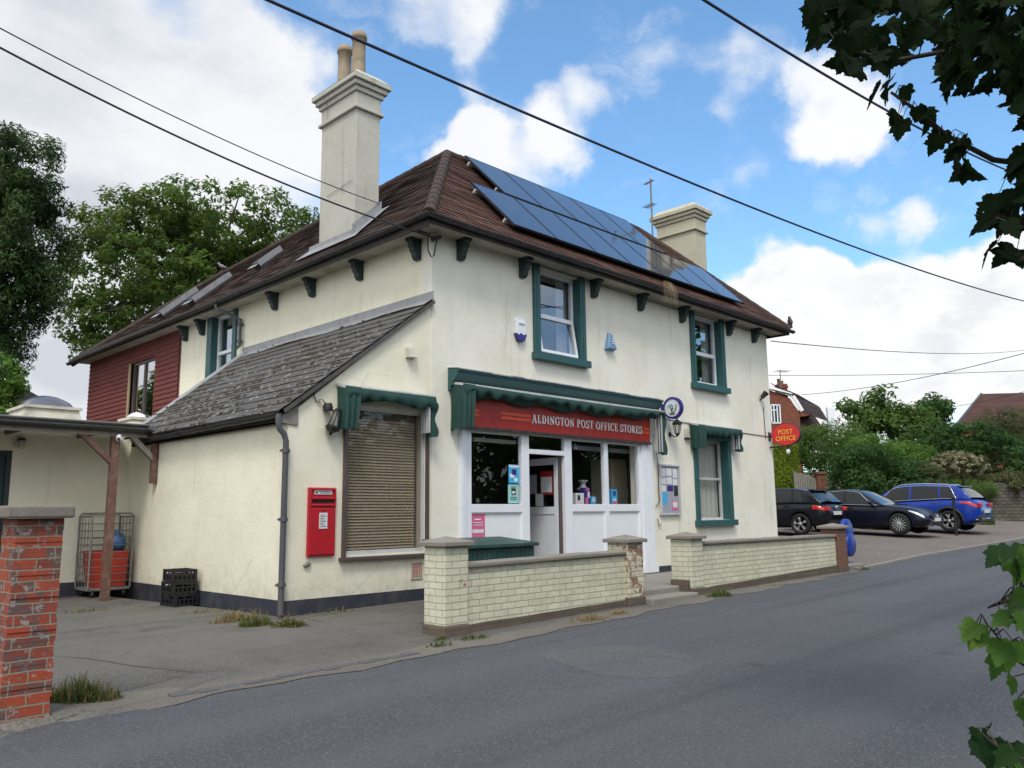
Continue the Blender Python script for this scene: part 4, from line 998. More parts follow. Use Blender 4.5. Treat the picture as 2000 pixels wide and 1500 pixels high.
a0, a1 = onY(1362, 828, YF-.2), onY(1444, 839, YF-.2)
awning('small green awning folded over the teal framed ground floor window', a0.x-.02, a1.x+.02, a0.z+.05, .24, .15, .50, .50, scall=.22)

# ------------------------------------------------------------------ fittings on the walls, each a thing
def cart(px, py, Y=YF): return onY(px, py, Y)
# red wall letter box
p0, p1 = cart(602, 952), cart(651, 1085)
B = thing('wall_post_box', 'red cast iron letter box set in the cream lean-to wall', 'post box', (p0.x, YF, p1.z))
x0, x1, z0, z1 = p0.x, p1.x, p1.z, p0.z; w = x1-x0; h = z1-z0; yf = YF-.035
m = MB(); m.box(x0, x1, yf, YF+.03, z0, z1); m.box(x0+.01, x1-.01, yf-.012, yf, z0+.02, z0+h*.70); m.box(x0+.03, x1-.03, yf-.03, yf, z0+h*.825, z0+h*.86)
m.box(x0+.008, x0+.028, yf-.02, yf, z0+h*.71, z1-.01); m.box(x1-.028, x1-.008, yf-.02, yf, z0+h*.71, z1-.01); m.box(x0+.028, x1-.028, yf-.02, yf, z1-.035, z1-.01); m.box(x0+.03, x1-.03, yf-.022, yf, z0+h*.725, z0+h*.755)
m.build('box_body', K['red'], B, bevel=.006)
m = MB(); m.box(x0+.04, x1-.04, yf-.004, yf+.001, z0+h*.775, z0+h*.825); m.build('letter_slot', K['black'], B)
m = MB(); m.box(x0+.07, x1-.07, yf-.010, yf-.001, z0+h*.90, z0+h*.96); m.box(x0+w*.36, x0+w*.66, yf-.018, yf-.011, z0+h*.40, z0+h*.63); m.build('notice_plate', K['paper'], B)
m = MB()
for i in range(8): m.box(x0+w*.39, x0+w*(.63-.05*(i % 3)), yf-.0195, yf-.0185, z0+h*(.425+.024*i), z0+h*(.433+.024*i))
m.box(x0+.08, x0+.12, yf-.0115, yf-.0105, z0+h*.915, z0+h*.94); m.box(x0+.13, x1-.08, yf-.0115, yf-.0105, z0+h*.935, z0+h*.945); m.box(x0+.15, x1-.09, yf-.0115, yf-.0105, z0+h*.915, z0+h*.925)
m.build('printed_lines', K['gutter'], B)
m = MB(); put_text(m, 'E R', (x0+w*.28, yf-.015, z0+h*.16), (1, 0, 0), (0, 0, 1), h*.10, w*.46)
m.prism([(0, 0), (.07, 0), (.085, .05), (.055, .03), (.035, .065), (.015, .03), (-.015, .05)], (x0+w*.5-.035, yf-.016, z0+h*.29), (1, 0, 0), (0, 0, 1), (0, .004, 0)); m.lathe([(.0, 0), (.012, 0), (.012, .01), (0, .01)], (x0+w*.5, yf-.022, z0+h*.68), 'y', 12)
m.build('royal_cipher', K['red'], B)

def lantern(label, x, z, upright=True):
    L = thing('wall_lantern', label, 'lantern', (x, YF, z)); m = MB(); g_ = MB()
    def T(p): return (p[0]+x, YF+p[1], p[2]+z)
    if upright:
        m.lathe([(.055, 0), (.05, .02), (.03, .035)], T((-.03, -.005, -.06)), 'y', 14); m.v = [(a, 2*YF-.01-b, c) if False else (a, b, c) for a, b, c in m.v]
        m.tube([T((-.03, -.02, -.06)), T((-.03, -.08, -.10)), T((-.03, -.15, -.12)), T((-.03, -.18, -.07))], .011, 6)
        c = T((-.03, -.18, -.07)); 
        m.lathe([(.012, -.04), (.03, -.02), (.04, .0), (.05, .02)], c, n=6, smooth=False)
        m.lathe([(.10, .20), (.105, .215), (.08, .25), (.04, .29), (.018, .30), (.018, .325), (.008, .35)], c, n=6, smooth=False)
        for i in range(6):
            a = 2*math.pi*i/6; m.bar((c[0]+.05*math.cos(a), c[1]+.05*math.sin(a), c[2]+.02), (c[0]+.085*math.cos(a), c[1]+.085*math.sin(a), c[2]+.20), .009, .009)
        g_.lathe([(.047, .02), (.08, .20)], c, n=6, smooth=False, cap=False)
    else:
        c = T((.03, -.10, -.16)); ax = Matrix.Translation(c) @ Matrix.Rotation(R(14), 4, 'Y') @ Matrix.Rotation(R(8), 4, 'X')
        a, b = MB(), MB()
        a.lathe([(.105, .0), (.11, .02), (.07, .04), (.06, .05)], n=6, smooth=False); a.lathe([(.012, -.09), (.03, -.05), (.07, -.03), (.10, 0)], n=6, smooth=False)
        for i in range(6):
            t = 2*math.pi*i/6; a.bar((.075*math.cos(t), .075*math.sin(t), .04), (.04*math.cos(t), .04*math.sin(t), .24), .009, .009)
        a.lathe([(.045, .24), (.05, .26), (.02, .30)], n=6, smooth=False); b.lathe([(.072, .04), (.038, .24)], n=6, smooth=False, cap=False)
        m.merge(a, ax); g_.merge(b, ax)
        m.lathe([(.06, -.05), (.065, 0), (.05, .05)], T((-.02, -.07, .13)), 'z', 12); m.tube([T((-.02, -.005, .13)), T((-.02, -.07, .13))], .045, 10); m.tube([T((.0, -.08, .08)), T((.03, -.1, .1)), T((.045, -.10, .06))], .012, 6)
    m.build('lantern_frame', K['black'], L); g_.build('lantern_glass', K['lampglass'], L, recalc=False)
    if not upright:
        m = MB(); m.tube([T((-.02, -.02, .17)), T((-.08, -.03, .23)), T((-.13, -.02, .22)), T((-.10, -.015, .18)), T((-.16, -.01, .2)), T((-.2, -.006, .28)), T((-.24, -.006, .42))], .008, 5); m.tube([T((.03, -.02, .12)), T((.12, -.006, .10)), T((.2, -.006, .11))], .006, 5)
        m.build('loose_wire', K['winBrown'], L)
c = cart(637, 815); lantern('broken black lantern dangling upside down by its wire left of the blind window', c.x, c.z, False)
c = cart(1322, 842, YF-.15); lantern('intact black hexagonal lantern on a bracket right of the signboard', c.x, c.z)

c = cart(1013, 645); B = thing('alarm_box', 'white alarm box with a blue lower edge left of the open upstairs window', 'alarm', (c.x, YF, c.z))
m = MB(); m.prism([(-.10, .19), (.10, .19), (.115, .15), (.115, -.08), (.07, -.13), (0, -.115), (-.07, -.13), (-.115, -.08), (-.115, .15)], (c.x, YF-.07, c.z), (1, 0, 0), (0, 0, 1), (0, .07, 0)); m.box(c.x-.07, c.x+.07, YF-.09, YF-.07, c.z+.09, c.z+.14); m.build('alarm_case', K['upvc'], B, bevel=.012)
m = MB(); m.prism([(-.118, -.07), (-.07, -.10), (-.02, -.06), (.05, -.09), (.118, -.06), (.118, -.09), (.07, -.19), (-.07, -.19), (-.118, -.09)], (c.x, YF-.075, c.z), (1, 0, 0), (0, 0, 1), (0, .075, 0)); m.build('blue_lens', K['navyring'], B)
c = cart(1189, 669); B = thing('alarm_box', 'faded blue triangular alarm box right of the open upstairs window', 'alarm', (c.x, YF, c.z))
m = MB(); v = [(-.15, -.02, -.16), (.13, -.02, -.16), (.04, -.02, .18), (-.04, -.02, .18), (-.13, -.11, -.13), (.11, -.11, -.13), (.02, -.07, .14), (-.02, -.07, .14), (-.15, 0, -.16), (.13, 0, -.16), (.04, 0, .18), (-.04, 0, .18)]
m.add([(c.x+a, YF+b, c.z+d) for a, b, d in v], [(4, 5, 6, 7), (0, 1, 5, 4), (1, 2, 6, 5), (2, 3, 7, 6), (3, 0, 4, 7), (0, 8, 9, 1), (1, 9, 10, 2), (2, 10, 11, 3), (3, 11, 8, 0)])
fb = flat('faded_blue', (.13, .26, .42), .5); m.build('alarm_case', fb, B, bevel=.01)
m = MB()
for i in range(3): m.box(c.x-.03+.012*i, c.x+.03-.0*i, YF-.115+.012*i, YF-.105+.012*i, c.z-.05+.05*i, c.z-.03+.05*i)
m.build('worn_lettering', K['white'], B)
# notice board
p0, p1 = cart(1284, 906), cart(1327, 1006)
B = thing('notice_board', 'grey glazed notice board full of papers between shopfront and teal window', 'notice board', (p0.x, YF, p1.z)); x0, x1, z0, z1 = p0.x, p1.x, p1.z, p0.z
m = MB(); frame(m, x0, x1, z0, z1, YF-.06, YF-.001, .04); m.build('frame', K['alu'], B, bevel=.004)
m = MB(); m.box(x0+.04, x1-.04, YF-.03, YF-.002, z0+.04, z1-.04); m.build('backing', K['board'], B)
for mt, fx, fz, fw, fh in (('paper', .03, .78, .24, .17), ('paper', .33, .8, .3, .16), ('paper', .70, .76, .24, .2), ('paper', .04, .62, .28, .13), ('paper', .36, .62, .26, .14), ('paper', .68, .6, .27, .13), ('navyring', .36, .47, .32, .12), ('gutter', .73, .37, .22, .22), ('cyan', .04, .2, .30, .24), ('paper', .05, .46, .22, .13), ('pink', .60, .06, .32, .2), ('paper', .63, .12, .25, .12)):
    m = MB(); W_, H_ = x1-x0-.08, z1-z0-.08; a, b = x0+.04+fx*W_, z0+.04+fz*H_; off = .034 if (mt, fx) != ('paper', .63) else .037
    m.box(a, a+fw*W_, YF-off, YF-off+.002, b, b+fh*H_); m.build('pinned_notice', K[mt], B)
# round projecting sign: navy ring, pale disc with a hand-like leaf motif
def disc_sign(m, c, a, b, y0=0, n=40, x0=0, x1=.05): m.prism([(a*math.cos(2*math.pi*i/n), b*math.sin(2*math.pi*i/n)) for i in range(n)], (c[0]+x0, c[1], c[2]), (0, -1, 0), (0, 0, 1), (x1-x0, 0, 0))
cx = 13.9; c = onX(1314.5, 797, cx); a = onX(1296, 797, cx); b = onX(1333, 797, cx); t = onX(1314.5, 775.5, cx)
RS = thing('round_sign', 'round projecting sign with a navy ring and pale disc at the end of the cornice', 'sign', (cx, YF, c.z))
ry, rz = (a.y-b.y)/2, t.z-c.z
m = MB(); n = 44
for x, s in ((cx-.035, 1), (cx+.035, -1)):
    pass
o = [(math.cos(2*math.pi*i/n), math.sin(2*math.pi*i/n)) for i in range(n)]
m.panel([(p*ry, q*rz) for p, q in o], [[(p*ry*.80, q*rz*.80) for p, q in o]], (cx-.04, c.y, c.z), (0, -1, 0), (0, 0, 1), (.08, 0, 0)); m.build('ring', K['navyring'], RS)
m = MB(); disc_sign(m, (cx, c.y, c.z), ry*.81, rz*.81, x0=-.03, x1=.03); m.build('disc', K['paper'], RS)
m = MB(); m.box(cx-.03, cx+.03, c.y+ry-.02, YF+.0, c.z-.06, c.z+.06); m.box(cx-.05, cx+.05, YF-.02, YF-.001, c.z-.1, c.z+.1); m.build('bracket', K['navyring'], RS)
def motif(pts, r, mat, nm):
    m = MB(); m.tube([(cx-.033, c.y-a*ry, c.z+b*rz) for a, b in pts], r, 5); m.build(nm, K[mat], RS)
motif([(-.45, .1), (-.3, .35), (-.2, .1), (-.05, .4), (.02, .12), (.1, .3), (.05, .02)], .011, 'cyan', 'hand_motif'); motif([(-.2, .05), (-.05, -.12), (.1, 0), (-.1, -.3), (.15, -.38), (.4, -.1), (.45, .3)], .010, 'L_bright', 'leaf_motif')
motif([(-.3, -.48), (.3, -.5)], .007, 'gutter', 'small_caption'); motif([(-.2, -.58), (.2, -.6)], .006, 'gutter', 'small_caption')
# oval POST OFFICE sign
cx = 18.36; c = onX(1536, 848.5, cx); a = onX(1507.5, 848, cx); b = onX(1565.5, 848, cx); t = onX(1536, 826.5, cx); ry, rz = (a.y-b.y)/2, t.z-c.z
OS = thing('oval_sign', 'red oval projecting sign with yellow lettering at the right corner of the building', 'sign', (cx, YF, c.z))
m = MB(); disc_sign(m, c, ry, rz, x0=-.05, x1=.05); m.build('rim', K['gutter'], OS, bevel=.01)
m = MB(); disc_sign(m, c, ry*.955, rz*.945, x0=-.056, x1=.056); m.build('face', K['ovalred'], OS)
m = MB(); U = (0, -1, 0); V = (0, 0, 1)
put_text(m, 'POST', (cx-.061, c.y+ry*.47, c.z+rz*.02), U, V, rz*.42, ry*.98); m.build('lettering', K['yellow'], OS, recalc=False); m = MB(); put_text(m, 'OFFICE', (cx-.061, c.y+ry*.66, c.z-rz*.56), U, V, rz*.42, ry*1.34); m.build('lettering', K['yellow'], OS, recalc=False)
m = MB(); put_text(m, 'ALDINGTON', (cx-.061, c.y+ry*.46, c.z+rz*.60), U, V, rz*.15, ry*.92); m.build('small_lettering', K['orange'], OS, recalc=False)
m = MB(); m.bar((cx, YF, c.z-.01), (cx, a.y+.02, c.z-.01), .03, .03); m.box(cx-.05, cx+.05, YF-.02, YF-.002, c.z-.12, c.z+.08); m.bar((cx, YF-.002, c.z-rz*1.07), (cx, c.y+ry*.2, c.z-rz*1.05), .03, .035); m.build('bracket', K['gutter'], OS)
m = MB(); m.lathe([(.03, 0), (.032, -.05), (.028, -.07)], (cx, c.y-ry*.05, c.z-rz*1.02), n=12); m.build('lamp_holder', K['black'], OS)
m = MB(); m.lathe([(.02, -.07), (.045, -.11), (.05, -.15), (.03, -.19), (.004, -.20)], (cx, c.y-ry*.05, c.z-rz*1.02), n=14); m.build('bulb', K['paper'], OS)
# security light at the right end
c = cart(1491, 772, YF-.1); B = thing('security_light', 'small dark security light high on the right end of the front wall', 'light', (c.x, YF, c.z))
m = MB(); m.tube([(c.x, YF-.002, c.z-.1), (c.x, YF-.03, c.z-.1), (c.x, YF-.07, c.z-.02)], .02, 8); m.tube([(c.x-.02, YF-.06, c.z-.06), (c.x+.03, YF-.17, c.z+.07)], [.045, .075], 12); m.build('lamp_body', K['gutter'], B)
c = cart(1340, 846); B = thing('sensor_box', 'small cream sensor box on the wall right of the intact lantern', 'sensor', (c.x, YF, c.z))
m = MB(); m.box(c.x-.07, c.x+.07, YF-.05, YF-.002, c.z-.10, c.z+.10); m.build('box', K['bare'], B, bevel=.01); m = MB(); m.box(c.x-.09, c.x+.11, YF-.06, YF-.002, c.z-.125, c.z-.103); m.build('bracket', K['gutter'], B)
# papers and goods behind the shop glass
def poster(name, label, x0, x1, z0, z1, mats, y=YF+.02, cat='poster'):
    B = thing(name, label, cat, (x0, y, z0)); m = MB(); m.box(x0, x1, y, y+.003, z0, z1); m.build('sheet', K[mats[0]], B)
    for k, (mt, a, b, c, d) in enumerate(mats[1:]):
        m = MB(); m.box(x0+(x1-x0)*a, x0+(x1-x0)*b, y-.003-.0006*k, y-.0024-.0006*k, z0+(z1-z0)*c, z0+(z1-z0)*d); m.build('printed_block', K[mt], B)
p0, p1 = cart(995, 907), cart(1016, 944); poster('window_poster', 'bright blue poster in the left shop window, upper of two', p0.x, p1.x, p1.z, p0.z, ['cyan', ('paper', .05, .95, .84, .97), ('white', .1, .5, .3, .5), ('white', .5, .8, .1, .28), ('navyring', .3, .7, .45, .75)])
p0, p1 = cart(994, 946), cart(1015, 983); poster('window_poster', 'pale green poster in the left shop window, below the blue poster', p0.x, p1.x, p1.z, p0.z, ['mint', ('gutter', .3, .72, .45, .8), ('paper', .35, .65, .52, .65), ('bracket', .2, .8, .30, .33), ('bracket', .2, .8, .20, .23), ('bracket', .25, .75, .86, .89)])
p0, p1 = cart(920, 1003), cart(948, 1060); poster('pink_poster', 'pink poster stuck on the white panel below the left shop window', p0.x, p1.x, p1.z, p0.z, ['pink', ('paper', .1, .9, .34, .46), ('white', .25, .7, .78, .82), ('white', .12, .88, .68, .70), ('white', .15, .85, .60, .62)], y=YF+.008)
B = thing('cabinet', 'tall beige metal cabinet inside the shop behind the right window', 'cabinet', (12.6, 10.3, FL))
xa, xb = onY(1196, 940, 10.2).x, onY(1236, 940, 10.2).x; ztop = onY(1215, 897, 10.2).z
m = MB(); m.box(xa, xb, 10.2, 10.75, FL+.02, ztop); m.build('cabinet_body', K['cabinet'], B, bevel=.01); m = MB(); m.box(xa+.03, xb-.20, 10.185, 10.2, FL+.1, ztop-.05); m.build('cabinet_door', K['cabinet'], B, bevel=.004); m = MB(); m.box(xb-.25, xb-.23, 10.16, 10.185, 1.75, 1.9); m.build('handle', K['alu'], B)
tag(MB().box(xa+.3, xb-.02, 10.3, 10.6, ztop+.001, ztop+.08).build('red_box', K['posterred'], origin=(xa+.4, 10.4, ztop)), 'flat red box lying on top of the beige cabinet', 'box')
B = thing('shelf_unit', 'shelf carrying goods just inside the shop window right of the door', 'shelf', (11.1, YF+.15, FL)); m = MB(); m.box(11.06, 12.98, YF+.10, YF+.50, 1.50, 1.53); m.build('shelf_board', K['room'], B); m = MB(); m.box(11.06, 11.10, YF+.12, YF+.48, FL, 1.499); m.box(12.94, 12.98, YF+.12, YF+.48, FL, 1.499); m.build('shelf_end', K['room'], B)
def goods(label, px0, px1, h, mt, tops=()):
    x0, x1 = onY(px0, 985, YF+.25).x, onY(px1, 985, YF+.25).x
    B = thing('shop_packet', label, 'packet', (x0, YF+.25, 1.532), group='goods in the window right of the door'); m = MB(); m.box(x0, x1, YF+.2, YF+.32, 1.532, 1.532+h); m.build('packet', K[mt], B, bevel=.006)
    for mt2, a, b, c, d in tops: m = MB(); m.box(x0+(x1-x0)*a, x0+(x1-x0)*b, YF+.196, YF+.199, 1.532+h*c, 1.532+h*d); m.build('packet_print', K[mt2], B)
goods('white carrier bag standing in the window right of the door', 1121, 1137, .26, 'paper', [('gutter', .2, .5, .5, .85)])
goods('tall pink and purple packet beside the white carrier bag', 1138.5, 1149, .36, 'navyring', [('pink', .1, .6, .1, .5), ('paper', .5, .9, .5, .8), ('pink', .2, .8, .85, .97)])
goods('small light blue carton right of the pink and purple packet', 1151, 1161, .20, 'cyan', [('paper', .2, .7, .5, .9)])
goods('tall blue and white packet leaning at the left of the rightmost shop pane', 1191, 1202, .34, 'cyan', [('pink', .1, .9, .05, .3), ('paper', .2, .8, .35, .5), ('navyring', .3, .7, .65, .9)])
tag(MB().lathe([(.0, 0), (.09, .01), (.12, .03), (.12, .05), (.05, .09), (.05, .16), (.09, .18), (.09, .20), (.0, .21)], (onY(1141, 985, YF+.4).x, YF+.42, 1.533+.30), n=16).build('kitchen_scale', K['alu'], origin=(11.4, YF+.42, 1.6)), 'silver scale pan raised behind the packets in the shop window', 'scale')
tag(MB().box(onY(1130, 985, YF+.4).x, onY(1150, 985, YF+.4).x, YF+.36, YF+.48, 1.531, 1.832).build('carton', K['gutter'], origin=(11.4, YF+.42, 1.54)), 'dark carton under the silver scale in the shop window', 'box')
tag(MB().box(onY(924, 860, YF+.3).x, onY(1006, 860, YF+.3).x, YF+.28, YF+.36, 2.60, 2.66).build('lamp_batten', K['paper'], origin=(9.2, YF+.3, 2.6)), 'white strip light batten at the top of the left shop window', 'lamp')
tag(MB().box(onY(1118, 870, YF+.3).x, onY(1178, 870, YF+.3).x, YF+.28, YF+.34, 2.58, 2.66).build('roller_blind', K['board'], origin=(11.5, YF+.3, 2.6)), 'rolled grey blind at the top of the shop window right of the door', 'blind')
tag(MB().box(onY(1190, 878, YF+.3).x, onY(1246, 885, YF+.3).x, YF+.28, YF+.34, 2.58, 2.66).build('roller_blind', K['board'], origin=(12.5, YF+.3, 2.6)), 'rolled grey blind at the top of the rightmost shop window', 'blind')

# ------------------------------------------------------------------ solar panels (each its own) and aerials
k1 = Vector((0, 1, 1)).normalized(); kn = Vector((0, -1, 1)).normalized()
def spanel(x0, x1, y0, y1, label):
    z = lambda y, o: E0+(y-9.0)+o*1.414
    c0 = Vector((x0, y0, z(y0, .13))); S_ = thing('solar_panel', label, 'solar panel', c0, group='solar panels on the front roof slope')
    L = (y1-y0)*1.414; q = lambda a, s, h: c0+Vector((a, 0, 0))+k1*s+kn*h
    def bx(m, a0, a1, s0, s1, h0, h1):
        v = [q(a, s, h) for h in (h0, h1) for s in (s0, s1) for a in (a0, a1)]; m.add(v, [(0, 2, 3, 1), (4, 5, 7, 6), (0, 1, 5, 4), (2, 6, 7, 3), (0, 4, 6, 2), (1, 3, 7, 5)])
    w = x1-x0-.012; m = MB(); t = .022
    bx(m, 0, w, 0, t, -.035, .003); bx(m, 0, w, L-t, L, -.035, .003); bx(m, 0, t, t, L-t, -.035, .003); bx(m, w-t, w, t, L-t, -.035, .003); m.build('panel_frame', K['black'], S_)
    m = MB(); bx(m, t, w-t, t, L-t, -.02, 0); m.build('panel_glass', K['solar'], S_)
    m = MB()
    for s in (.25, L-.25): bx(m, -.03, w+.03, s-.02, s+.02, -.11, -.036)
    m.build('mounting_rail', K['alu'], S_)
nm = ['leftmost', 'second from the left', 'third from the left', 'fourth from the left', 'fifth from the left', 'second from the right', 'rightmost']
for i in range(5): spanel(10.36+i*1.06, 10.36+(i+1)*1.06, 10.31, 11.42, 'dark solar panel in the upper row under the ridge, '+(nm[i] if i < 3 else ['second from the right', 'rightmost'][i-3]))
for i in range(7): spanel(9.43+i*1.095, 9.43+(i+1)*1.095, 9.16, 10.25, 'dark solar panel in the lower row above the front gutter, '+nm[i])
def aerial(label, x, y, z0, z1, elems, s=1., az=0.):
    A = thing('tv_aerial', label, 'aerial', (x, y, z0)); m = MB(); m.tube([(x, y, z0), (x, y, z1)], .021*s, 8); m.build('mast', K['metal'], A)
    for z, L, n, w in elems:
        m = MB(); u = Vector((math.cos(az), math.sin(az), 0)); v = Vector((-u.y, u.x, 0)); o = Vector((x, y, z))
        m.tube([o-u*L*.3, o+u*L*.7], .011*s, 6)
        for i in range(n): p = o+u*L*(-.28+.96*i/(n-1)); m.tube([p-v*w, p+v*w], .006*s, 4)
        m.build('aerial_array', K['metal'], A)
ap = onY(1275, 470, 11.7); at = onY(1273, 350, 11.7)
aerial('tall double tv aerial on the ridge beside the right chimney', ap.x, 11.7, ap.z-.1, at.z, [(at.z-.08, .34, 9, .06), (at.z-.72, .36, 8, .12)], 1.1, R(75))
# ------------------------------------------------------------------ terrace, steps and boundary walls
WY = 7.10; WT = .23
tz = .285
m = MB(); m.box(7.75, 18.4, WY+WT, YF-.02, -.1, tz); tag(m.build('forecourt', K['concrete'], origin=(12, 8.2, tz)), kind='structure')
P1, P2 = onY(865, 1145, WY).x, onY(1223, 1080, WY).x; PW = .36
P3 = onY(1371, 1100, WY).x-PW; E4, E5 = onY(1637, 1100, WY).x, onY(1678, 1100, WY).x
def capstone(m, x0, x1, y0, y1, z, h=.05, o=.05, peak=.06):
    a = [(x0-o, y0-o), (x1+o, y0-o), (x1+o, y1+o), (x0-o, y1+o)]; c = ((x0+x1)/2, (y0+y1)/2)
    m.add([(x, y, z) for x, y in a]+[(x, y, z+h) for x, y in a]+[(c[0], c[1], z+h+peak)], [(3, 2, 1, 0), (0, 1, 5, 4), (1, 2, 6, 5), (2, 3, 7, 6), (3, 0, 4, 7), (4, 5, 8), (5, 6, 8), (6, 7, 8), (7, 4, 8)])
def pier(T, x0, ztop, mat='cream_brick', w=PW, y0=WY-.03, d=PW, zb=None, cap='cap'):
    zb = g(x0, y0)-.1 if zb is None else zb
    zp = zb+.22
    m = MB(); m.box(x0-.015, x0+w+.015, y0-.015, y0+d+.015, zb, zp); m.build('pier_footing', K['base_brick'], T, bevel=.012)
    m = MB(); m.box(x0, x0+w, y0, y0+d, zp, ztop); p = m.build('pier', K[mat], T, bevel=.012)
    m = MB(); capstone(m, x0, x0+w, y0, y0+d, ztop+.001); m.build('pier_cap', K[cap], T, bevel=.008)
def walling(T, x0, x1, zt0, zt1, zf0, zf1, mat='cream_brick'):
    n = 12; m = MB(); f = MB(); c = MB()
    L = lambda a, b, t: a+(b-a)*t
    def slab(mb, y0, y1, b, t):
        v = []
        for i in range(n+1):
            s = i/n; x = L(x0, x1, s); v += [(x, y0, b(s)), (x, y1, b(s)), (x, y1, t(s)), (x, y0, t(s))]
        mb.add(v, [(i*4+j, (i+1)*4+j, (i+1)*4+(j+1) % 4, i*4+(j+1) % 4) for i in range(n) for j in range(4)]+[(0, 1, 2, 3), (n*4, n*4+1, n*4+2, n*4+3)])
    wob = lambda s: .012*math.sin(s*7)+.008*math.sin(s*17)
    slab(m, WY+.03, WY+.03+WT, lambda s: L(zf0, zf1, s), lambda s: L(zt0, zt1, s)); slab(f, WY+.012, WY+.05+WT, lambda s: L(g(x0, WY), g(x1, WY), s)-.1, lambda s: L(zf0, zf1, s)-.002+wob(s)*.5)
    m.build('brickwork', K[mat], T); f.build('footing', K['base_brick'], T)
    k = round((x1-x0)/.6); rs = random.Random(int(x0*10))
    for i in range(k):
        a, b = x0+(x1-x0)*i/k+.004, x0+(x1-x0)*(i+1)/k-.004; h = rs.uniform(-.005, .005); z0, z1 = L(zt0, zt1, i/k)+.002, L(zt0, zt1, (i+1)/k)+.002
        q = []
        for x, z in ((a, z0), (b, z1)): q += [(x, WY-.015, z), (x, WY+.075+WT, z), (x, WY+.075+WT, z+.05+h), (x, WY-.015, z+.05+h)]
        c.add(q, [(0, 1, 2, 3), (4, 7, 6, 5), (0, 4, 5, 1), (1, 5, 6, 2), (2, 6, 7, 3), (3, 7, 4, 0)])
    c.build('coping', K['cap'], T, bevel=.012)
GA = thing('garden_wall', 'low cream painted brick wall with two capped piers left of the steps', 'wall', (P1, WY, g(P1, WY)))
pier(GA, P1, onY(865, 1068, WY).z, 'cream_brick_chipped'); pier(GA, P2, onY(1223, 1059, WY).z-.01, 'cream_brick_worn')
walling(GA, P1+PW, P2, .83, .86, .20, .24)
GB = thing('garden_wall', 'longer cream painted brick wall right of the steps ending in a plain brick pier', 'wall', (P3, WY, g(P3, WY)))
pier(GB, P3, 1.02); walling(GB, P3+PW, E4, .925, .905, .26, .36)
pier(GB, E4, onY(1650, 1032, WY).z, 'pier_brick', w=min(.42, E5-E4), zb=.1)
ST = thing('entrance_steps', 'two worn concrete steps up to the shop between the wall piers', 'steps', ((P2+PW+P3)/2, WY, .12))
gz = g(P2+.8, WY)
m = MB(); m.box(P2+PW+.02, P3-.02, WY-.16, WY+.30, gz-.1, gz+.085); m.build('lower_step', K['concrete'], ST, bevel=.025)
m = MB(); m.box(P2+PW+.02, P3-.03, WY+.12, WY+.7, gz-.05, gz+.175); m.build('upper_step', K['concrete'], ST, bevel=.025)
m = MB(); m.box(P3-.11, P3-.032, WY-.02, WY+.28, gz+.0, gz+.26); m.build('brick_edging', K['base_brick'], ST, bevel=.01)
# blue banded stand behind the end pier
c = Vector((onY(1658, 1045, 7.6).x, 7.62, 0)); zg = g(c.x, 7.55)
BS = thing('blue_sign_stand', 'royal blue forecourt sign stand of stacked round discs behind the end pier', 'sign stand', (c.x, 7.55, zg))
m = MB()
for k, (cz, r) in enumerate(((onY(1666, 1064, 7.6).z, .25), (onY(1662, 1041, 7.6).z, .31))):
    m.lathe([(0, -.05), (r*.9, -.05), (r, -.03), (r, .03), (r*.9, .05), (0, .05)], (c.x+.05-.06*k, 7.62+.03*k, cz), 'y', 32)
m.build('discs', K['blue'], BS); m = MB(); m.box(c.x-.12, c.x+.06, 7.5, 7.76, zg-.02, zg+.03); m.box(c.x-.03, c.x+.03, 7.66, 7.69, zg, zg+.9); m.build('foot', K['blue'], BS, bevel=.015)
# green storage chest
fl, frr = onY(898, 1074, 7.75), onY(1051, 1056, 7.75); bk = onX(976, 1046, frr.x)
CH = thing('storage_chest', 'dark green boarded storage chest behind the low wall by the shop door', 'chest', ((fl.x+frr.x)/2, 8.1, tz))
x0, x1, ya, yb, zf, zb = fl.x, frr.x, 7.75, bk.y, frr.z-.02, bk.z
m = MB(); m.prism([(ya+.04, tz), (yb-.02, tz), (yb-.02, zb-.06), (ya+.04, zf-.05)], (x0+.05, 0, 0), (0, 1, 0), (0, 0, 1), (x1-x0-.10, 0, 0))
k = 15
for i in range(k): m.box(x0+.055+(x1-x0-.11)*i/k+.004, x0+.055+(x1-x0-.11)*(i+1)/k-.004, ya+.025, ya+.04, tz+.02, zf-.06)
CG = paint('chest_green', (.022, .062, .052), .4, dirt=(.04, .085, .075)); m.build('chest_body', CG, CH)
m = MB(); m.prism([(ya-.02, zf-.045), (yb, zb-.05), (yb, zb-.01), (ya-.02, zf)], (x0, 0, 0), (0, 1, 0), (0, 0, 1), (x1-x0, 0, 0)); m.build('lid', CG, CH, bevel=.006)
# old red brick gate pier
rx0, rx1 = onY(10, 1300, 6.43).x, onY(97, 1390, 6.43).x; rz = onY(100, 1012, 6.43).z
RP = thing('gate_pier', 'weathered red brick gate pier with flaking whitewash and stone cap', 'pier', ((rx0+rx1)/2, 6.6, g(1.8, 6.6)))
m = MB(); zz = g(1.8, 6.6)-.12; rs = random.Random(4); i = 0
while zz < rz-.002:
    t = min(.075, rz-zz); dx = rs.uniform(-.004, .004); s = .018*(1-(zz/1.4))
    m.box(rx0-s+dx, rx1+dx*1.5, 6.43+rs.uniform(-.005, .005), 6.77, zz, zz+t-.0005); zz += t
m.build('brickwork', K['red_brick'], RP)
capm = render_wall('whitewashed_cap', (.20, .175, .15), .9, (.42, .39, .35), 4)
m = MB(); m.box(rx0-.08, rx1+.055, 6.36, 6.84, rz+.001, rz+.088); m.build('cap_stone', capm, RP, bevel=.015)

